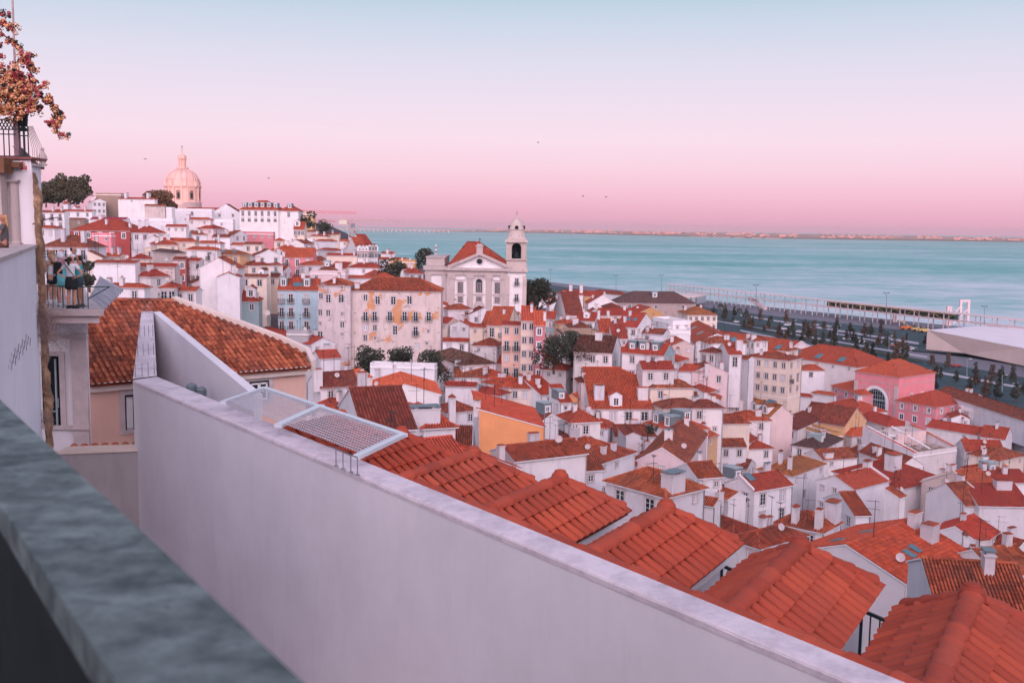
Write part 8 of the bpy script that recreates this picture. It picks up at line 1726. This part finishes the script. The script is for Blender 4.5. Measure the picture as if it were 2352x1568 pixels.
def person(label, pos, face, hgt=1.66, arms=None, legs=None, skin=SK, top=('shirt', (.7, .7, .7, 1), 'short'), bottom=('shorts', (.02, .03, .035, 1), .5), hair=('hair', (.30, .17, .08, 1), 'long'), shoes=(.7, .7, .72, 1), head_turn=0, seated=False, lean=0):
    """local frame: x right hand side, y forward, z up; face = heading in degrees (0 = +x, 90 = +y)"""
    t = thing('person', label, 'person', pos); t.rotation_euler = (0, 0, R_(face - 90)); s = hgt / 1.66
    hp = .90; nk = 1.40; hc = 1.54; ly = lean
    A = arms or [(-.30, 0.0, 1.12, -.28, .12, .90), (.30, 0.0, 1.12, .28, .12, .90)]; Lg = legs or [(-.10, .02, .48, -.10, -.02, .07), (.10, .02, .48, .10, -.02, .07)]
    N = [(0, 0, hp, .14, .10), (0, ly * .3, 1.08, .115, .085), (0, ly * .7, 1.25, .145, .095), (0, ly, 1.37, .10, .075), (0, ly, nk, .05), (0, ly + .01, 1.455, .048), (0, ly + .015, 1.53, .082, .092), (0, ly + .01, 1.60, .078, .09), (0, ly, 1.645, .045)]
    Ed = [(0, 1), (1, 2), (2, 3), (3, 4), (4, 5), (5, 6), (6, 7), (7, 8)]
    # nose, ears
    N.append((0, ly + .115, 1.535, .012)); Ed.append((6, 9)); N.append((-.085, ly, 1.54, .014)); Ed.append((6, 10)); N.append((.085, ly, 1.54, .014)); Ed.append((6, 11))
    for sg, a in zip((-1, 1), A):
        i0 = len(N); N.append((sg * .165, ly, 1.36, .052)); N.append((a[0], a[1] + ly, a[2], .036)); N.append((a[3], a[4] + ly, a[5], .024)); Ed += [(3, i0), (i0, i0 + 1), (i0 + 1, i0 + 2)]
        e_ = V(a[:3]); w_ = V(a[3:6]); d = (w_ - e_).normalized(); pm = w_ + d * .05; i1 = len(N); N.append((pm.x, pm.y + ly, pm.z, .026, .018)); Ed.append((i0 + 2, i1)); sd_ = d.cross(V((0, .3, 1))).normalized()
        for f in range(5):
            off_ = sd_ * ((f - 1.5) * .018 if f < 4 else -.05); L_ = (.062, .075, .07, .055, .03)[f]; q = pm + d * (L_ if f < 4 else .012) + off_ + V((0, 0, -.012)); k0 = pm + d * .03 + off_ * .8
            j = len(N); N.append((k0.x, k0.y + ly, k0.z, .0085)); N.append((q.x, q.y + ly, q.z, .007)); Ed += [(i1, j), (j, j + 1)]
    lk = []
    for sg, a in zip((-1, 1), Lg):
        i0 = len(N); N.append((sg * .095, 0, hp - .06, .092)); N.append((a[0], a[1], a[2], .056)); N.append(((a[0] + a[3]) / 2, (a[1] + a[4]) / 2 - .015, (a[2] * .6 + a[5] * .4), .056)); N.append((a[3], a[4], a[5], .034)); N.append((a[3], a[4] + .12, a[5] - .04, .03)); Ed += [(0, i0), (i0, i0 + 1), (i0 + 1, i0 + 2), (i0 + 2, i0 + 3), (i0 + 3, i0 + 4)]; lk.append(i0)
    N = [tuple(c * s for c in n) for n in N]
    body = skinobj('body', N, Ed, skin, t, 1)
    tw_, tc_, sl = top; cm = plain(tw_ + '_cloth', tc_, .9, var=.08, scale=6)
    g_ = .016; TN = [(0, 0, hp - .02, .155 + g_, .115 + g_), (0, ly * .3, 1.08, .12 + g_, .09 + g_), (0, ly * .7, 1.25, .145 + g_, .10 + g_), (0, ly, 1.36, .11 + g_, .08 + g_), (0, ly, 1.395, .06, .055)]; TE = [(0, 1), (1, 2), (2, 3), (3, 4)]
    if sl != 'none':
        for sg, a in zip((-1, 1), A):
            i0 = len(TN); TN.append((sg * .165, ly, 1.36, .068)); f = .55 if sl == 'short' else 1; TN.append((sg * .165 + (a[0] - sg * .165) * f, ly * 1 + a[1] * f, 1.36 + (a[2] - 1.36) * f, .058)); TE += [(3, i0), (i0, i0 + 1)]
            if sl == 'long': TN.append((a[3], a[4] + ly, a[5], .042)); TE.append((i0 + 1, i0 + 2))
    skinobj(tw_, [tuple(c * s for c in n) for n in TN], TE, cm, t, 1)
    bw, bc, bl_ = bottom; bm2 = plain(bw + '_cloth', bc, .9, var=.08, scale=6); g_ = .02
    if bw in ('skirt', 'robe'):
        b = MB(); r0 = .15; z1, z0 = 1.0, .9 - bl_; pr = [(.16, z0), (.20, z0 + .02), (.20, (z0 + .85) / 2), (.185, .88), (.15, 1.0)]
        vs = []; n_ = 20
        for r, z in pr:
            for i in range(n_): a = 2 * math.pi * i / n_; vs.append((r * math.cos(a) * 1.02 * s, r * math.sin(a) * .78 * s, z * s))
        b.add(vs, [(j * n_ + i, j * n_ + (i + 1) % n_, (j + 1) * n_ + (i + 1) % n_, (j + 1) * n_ + i) for j in range(len(pr) - 1) for i in range(n_)]); b.build(bw, bm2, t, smooth=True, origin=(0, 0, 0))
    else:
        BN = [(0, 0, 1.0, .13 + g_, .10 + g_), (0, 0, hp, .15 + g_, .11 + g_)]; BE = [(0, 1)]
        for sg, a in zip((-1, 1), Lg):
            i0 = len(BN); BN.append((sg * .095, 0, hp - .08, .10 + g_)); f = bl_; BN.append((sg * .095 + (a[0] - sg * .095) * min(1, f * 1.0), a[1] * min(1, f), (hp - .08) + (a[2] - hp + .08) * min(1, f), .075 + g_ if f < 1 else .066)); BE += [(1, i0), (i0, i0 + 1)]
            if bl_ > 1: BN.append((a[3], a[4], a[5] + .04, .055)); BE.append((i0 + 1, i0 + 2))
        skinobj(bw, [tuple(c * s for c in n) for n in BN], BE, bm2, t, 1)
    hn, hcx, hk = hair; hm = plain('hair', hcx, .7, var=.3, scale=30); HN = [(0, ly - .015, 1.60, .098, .104), (0, ly - .03, 1.55, .092, .09), (0, ly - .045, 1.49, .075, .05)]; HE = [(0, 1), (1, 2)]
    HN = [(0, ly - .01, 1.615, .088, .098), (0, ly - .035, 1.56, .088, .08), (0, ly - .055, 1.49, .07, .045)]
    if hk == 'long': HN += [(0, ly - .085, 1.40, .085, .035), (0, ly - .09, 1.28, .07, .03), (0, ly - .09, 1.20, .03, .02)]; HE += [(2, 3), (3, 4), (4, 5)]
    if hk == 'ponytail': HN += [(0, ly - .11, 1.52, .035), (0, ly - .15, 1.46, .045), (0, ly - .13, 1.36, .03)]; HE += [(1, 3), (3, 4), (4, 5)]
    if hk == 'braid': HN += [(0, ly - .10, 1.48, .035), (.02, ly - .14, 1.38, .03), (.03, ly - .15, 1.28, .022)]; HE += [(2, 3), (3, 4), (4, 5)]
    if hk == 'scarf': HN = [(0, ly - .005, 1.60, .11, .115), (0, ly - .01, 1.50, .115, .11), (0, ly, 1.40, .17, .12), (0, ly - .02, 1.33, .19, .125)]; HE = [(0, 1), (1, 2), (2, 3)]
    skinobj(hn, [tuple(c * s for c in n) for n in HN], HE, hm, t, 1)
    for a in Lg:                                                # shoes
        b = MB(); q = V((a[3], a[4] + .06, a[5] - .07)) * s; b.box((q.x, q.y, q.z), (.10, .27, .035)); b.box((q.x, q.y - .02, q.z + .035), (.092, .22, .055), taper=.8); b.build('shoe', plain('shoe', shoes, .7, var=.05), t, origin=(0, 0, 0))
    # face: eyes and mouth, as small marks
    fb = MB(); 
    for sx in (-.032, .032): fb.box((sx * s, (ly + .098) * s, 1.552 * s), (.022 * s, .01, .010 * s))
    fb.box((0, (ly + .098) * s, 1.488 * s), (.045 * s, .01, .008 * s)); fb.build('face', plain('face_detail', (.08, .03, .025, 1), .7), t, origin=(0, 0, 0))
    return t, s
def pos_(px, py, z=FZ): q = atz(px, py, z); return V((q.x, q.y, z))
def prop(t, nm, mat, fn):
    b = MB(); fn(b); return b.build(nm, mat, t, origin=(0, 0, 0))
wc = (.66, .68, .72, 1)
p, s = person('tall woman with long blond hair looking at a bright red phone, black shorts', pos_(121, 694), 170, 1.72, arms=[(-.24, .10, 1.10, -.12, .38, 1.28), (.24, .10, 1.10, .12, .38, 1.26)], top=('shirt', wc, 'short'), bottom=('shorts', (.02, .03, .035, 1), .55), hair=('hair', (.42, .24, .11, 1), 'long'))
prop(p, 'phone', plain('phone_red', (.6, .05, .03, 1), .4), lambda b: b.box((0, .46, 1.28), (.09, .02, .17)))
p, s = person('blond woman in white sleeveless top and black shorts raising her phone, white sneakers', pos_(122, 703), 172, 1.62, arms=[(-.22, .18, 1.16, -.10, .42, 1.40), (.22, .20, 1.14, .10, .44, 1.38)], legs=[(-.10, .14, .50, -.10, .22, .07), (.10, -.02, .48, .10, -.20, .07)], top=('top', wc, 'none'), bottom=('shorts', (.02, .035, .045, 1), .5), hair=('hair', (.55, .33, .18, 1), 'long'))
prop(p, 'phone', plain('phone_white', (.7, .7, .72, 1), .4), lambda b: b.box((0, .54, 1.44), (.08, .02, .15)))
prop(p, 'backpack', plain('black_nylon', (.02, .02, .025, 1), .8), lambda b: (b.box((0, -.20, 1.0), (.26, .16, .36), taper=.8), b.box((-.12, -.05, 1.34), (.03, .24, .03)), b.box((.12, -.05, 1.34), (.03, .24, .03))))
person('person in white headscarf and loose pink robe turned away, teal trousers', pos_(143, 687), 60, 1.70, top=('robe_top', (.50, .30, .33, 1), 'long'), bottom=('skirt', (.12, .42, .45, 1), .45), hair=('headscarf', (.68, .70, .74, 1), 'scarf'), shoes=(.5, .3, .3, 1))
p, s = person('dark haired man in pale blue shirt and face mask at the back of the terrace', pos_(172, 684), 20, 1.76, top=('shirt', (.55, .68, .75, 1), 'short'), bottom=('trousers', (.08, .09, .12, 1), 1.2), hair=('hair', (.02, .02, .025, 1), 'short'))
prop(p, 'face_mask', plain('mask_teal', (.15, .5, .52, 1), .8), lambda b: b.box((0, .105, 1.55), (.13, .03, .10), taper=.8))
p, s = person('woman with dark ponytail seen from behind, hands on hips, white t-shirt and black skirt', pos_(166, 708), 85, 1.60, arms=[(-.42, -.06, 1.10, -.20, -.04, .98), (.42, -.06, 1.10, .20, -.08, .98)], top=('t_shirt', (.62, .66, .70, 1), 'short'), bottom=('skirt', (.02, .025, .03, 1), .30), hair=('hair', (.025, .02, .02, 1), 'ponytail'), shoes=(.02, .02, .025, 1))
prop(p, 'bag_strap', plain('strap', (.02, .02, .02, 1), .8), lambda b: b.tube((-.13, -.135, 1.36), (.17, -.13, .98), .012, n=5))
p, s = person('tanned woman with braid and mask holding a camera, turquoise tank top', pos_(184, 705), 175, 1.62, arms=[(-.20, .12, 1.10, -.08, .26, 1.38), (.20, .12, 1.08, .08, .26, 1.36)], skin=SKT, top=('tank_top', (.06, .45, .47, 1), 'none'), bottom=('shorts', (.05, .08, .09, 1), .6), hair=('hair', (.025, .02, .02, 1), 'braid'), shoes=(.10, .06, .05, 1))
prop(p, 'camera', M['dark'], lambda b: (b.box((0, .32, 1.38), (.14, .07, .10)), b.tube((0, .34, 1.43), (0, .44, 1.43), .04, n=10))); prop(p, 'face_mask', M['dark'], lambda b: b.box((0, .10, 1.43), (.13, .03, .10), taper=.8))
# seated woman on the ledge
sp0 = atd(11, 566, 25.6)
t, s = person('seated woman with long blond hair and grey shirt on the stone ledge', V((sp0.x, sp0.y, LZ - .80)), 200, 1.66, arms=[(-.26, .12, 1.08, -.06, .34, 1.02), (.26, .12, 1.08, .06, .34, 1.02)], legs=[(-.11, .42, .86, -.12, .46, .42), (.11, .44, .84, .14, .50, .40)], skin=SKT, top=('shirt', (.12, .11, .11, 1), 'short'), bottom=('shorts', (.10, .05, .045, 1), .75), hair=('hair', (.55, .32, .16, 1), 'long'))
prop(t, 'bag', plain('patterned_bag', (.45, .25, .12, 1), .8, var=.5, scale=25), lambda b: b.box((0, .36, .93), (.30, .14, .16), taper=.85))
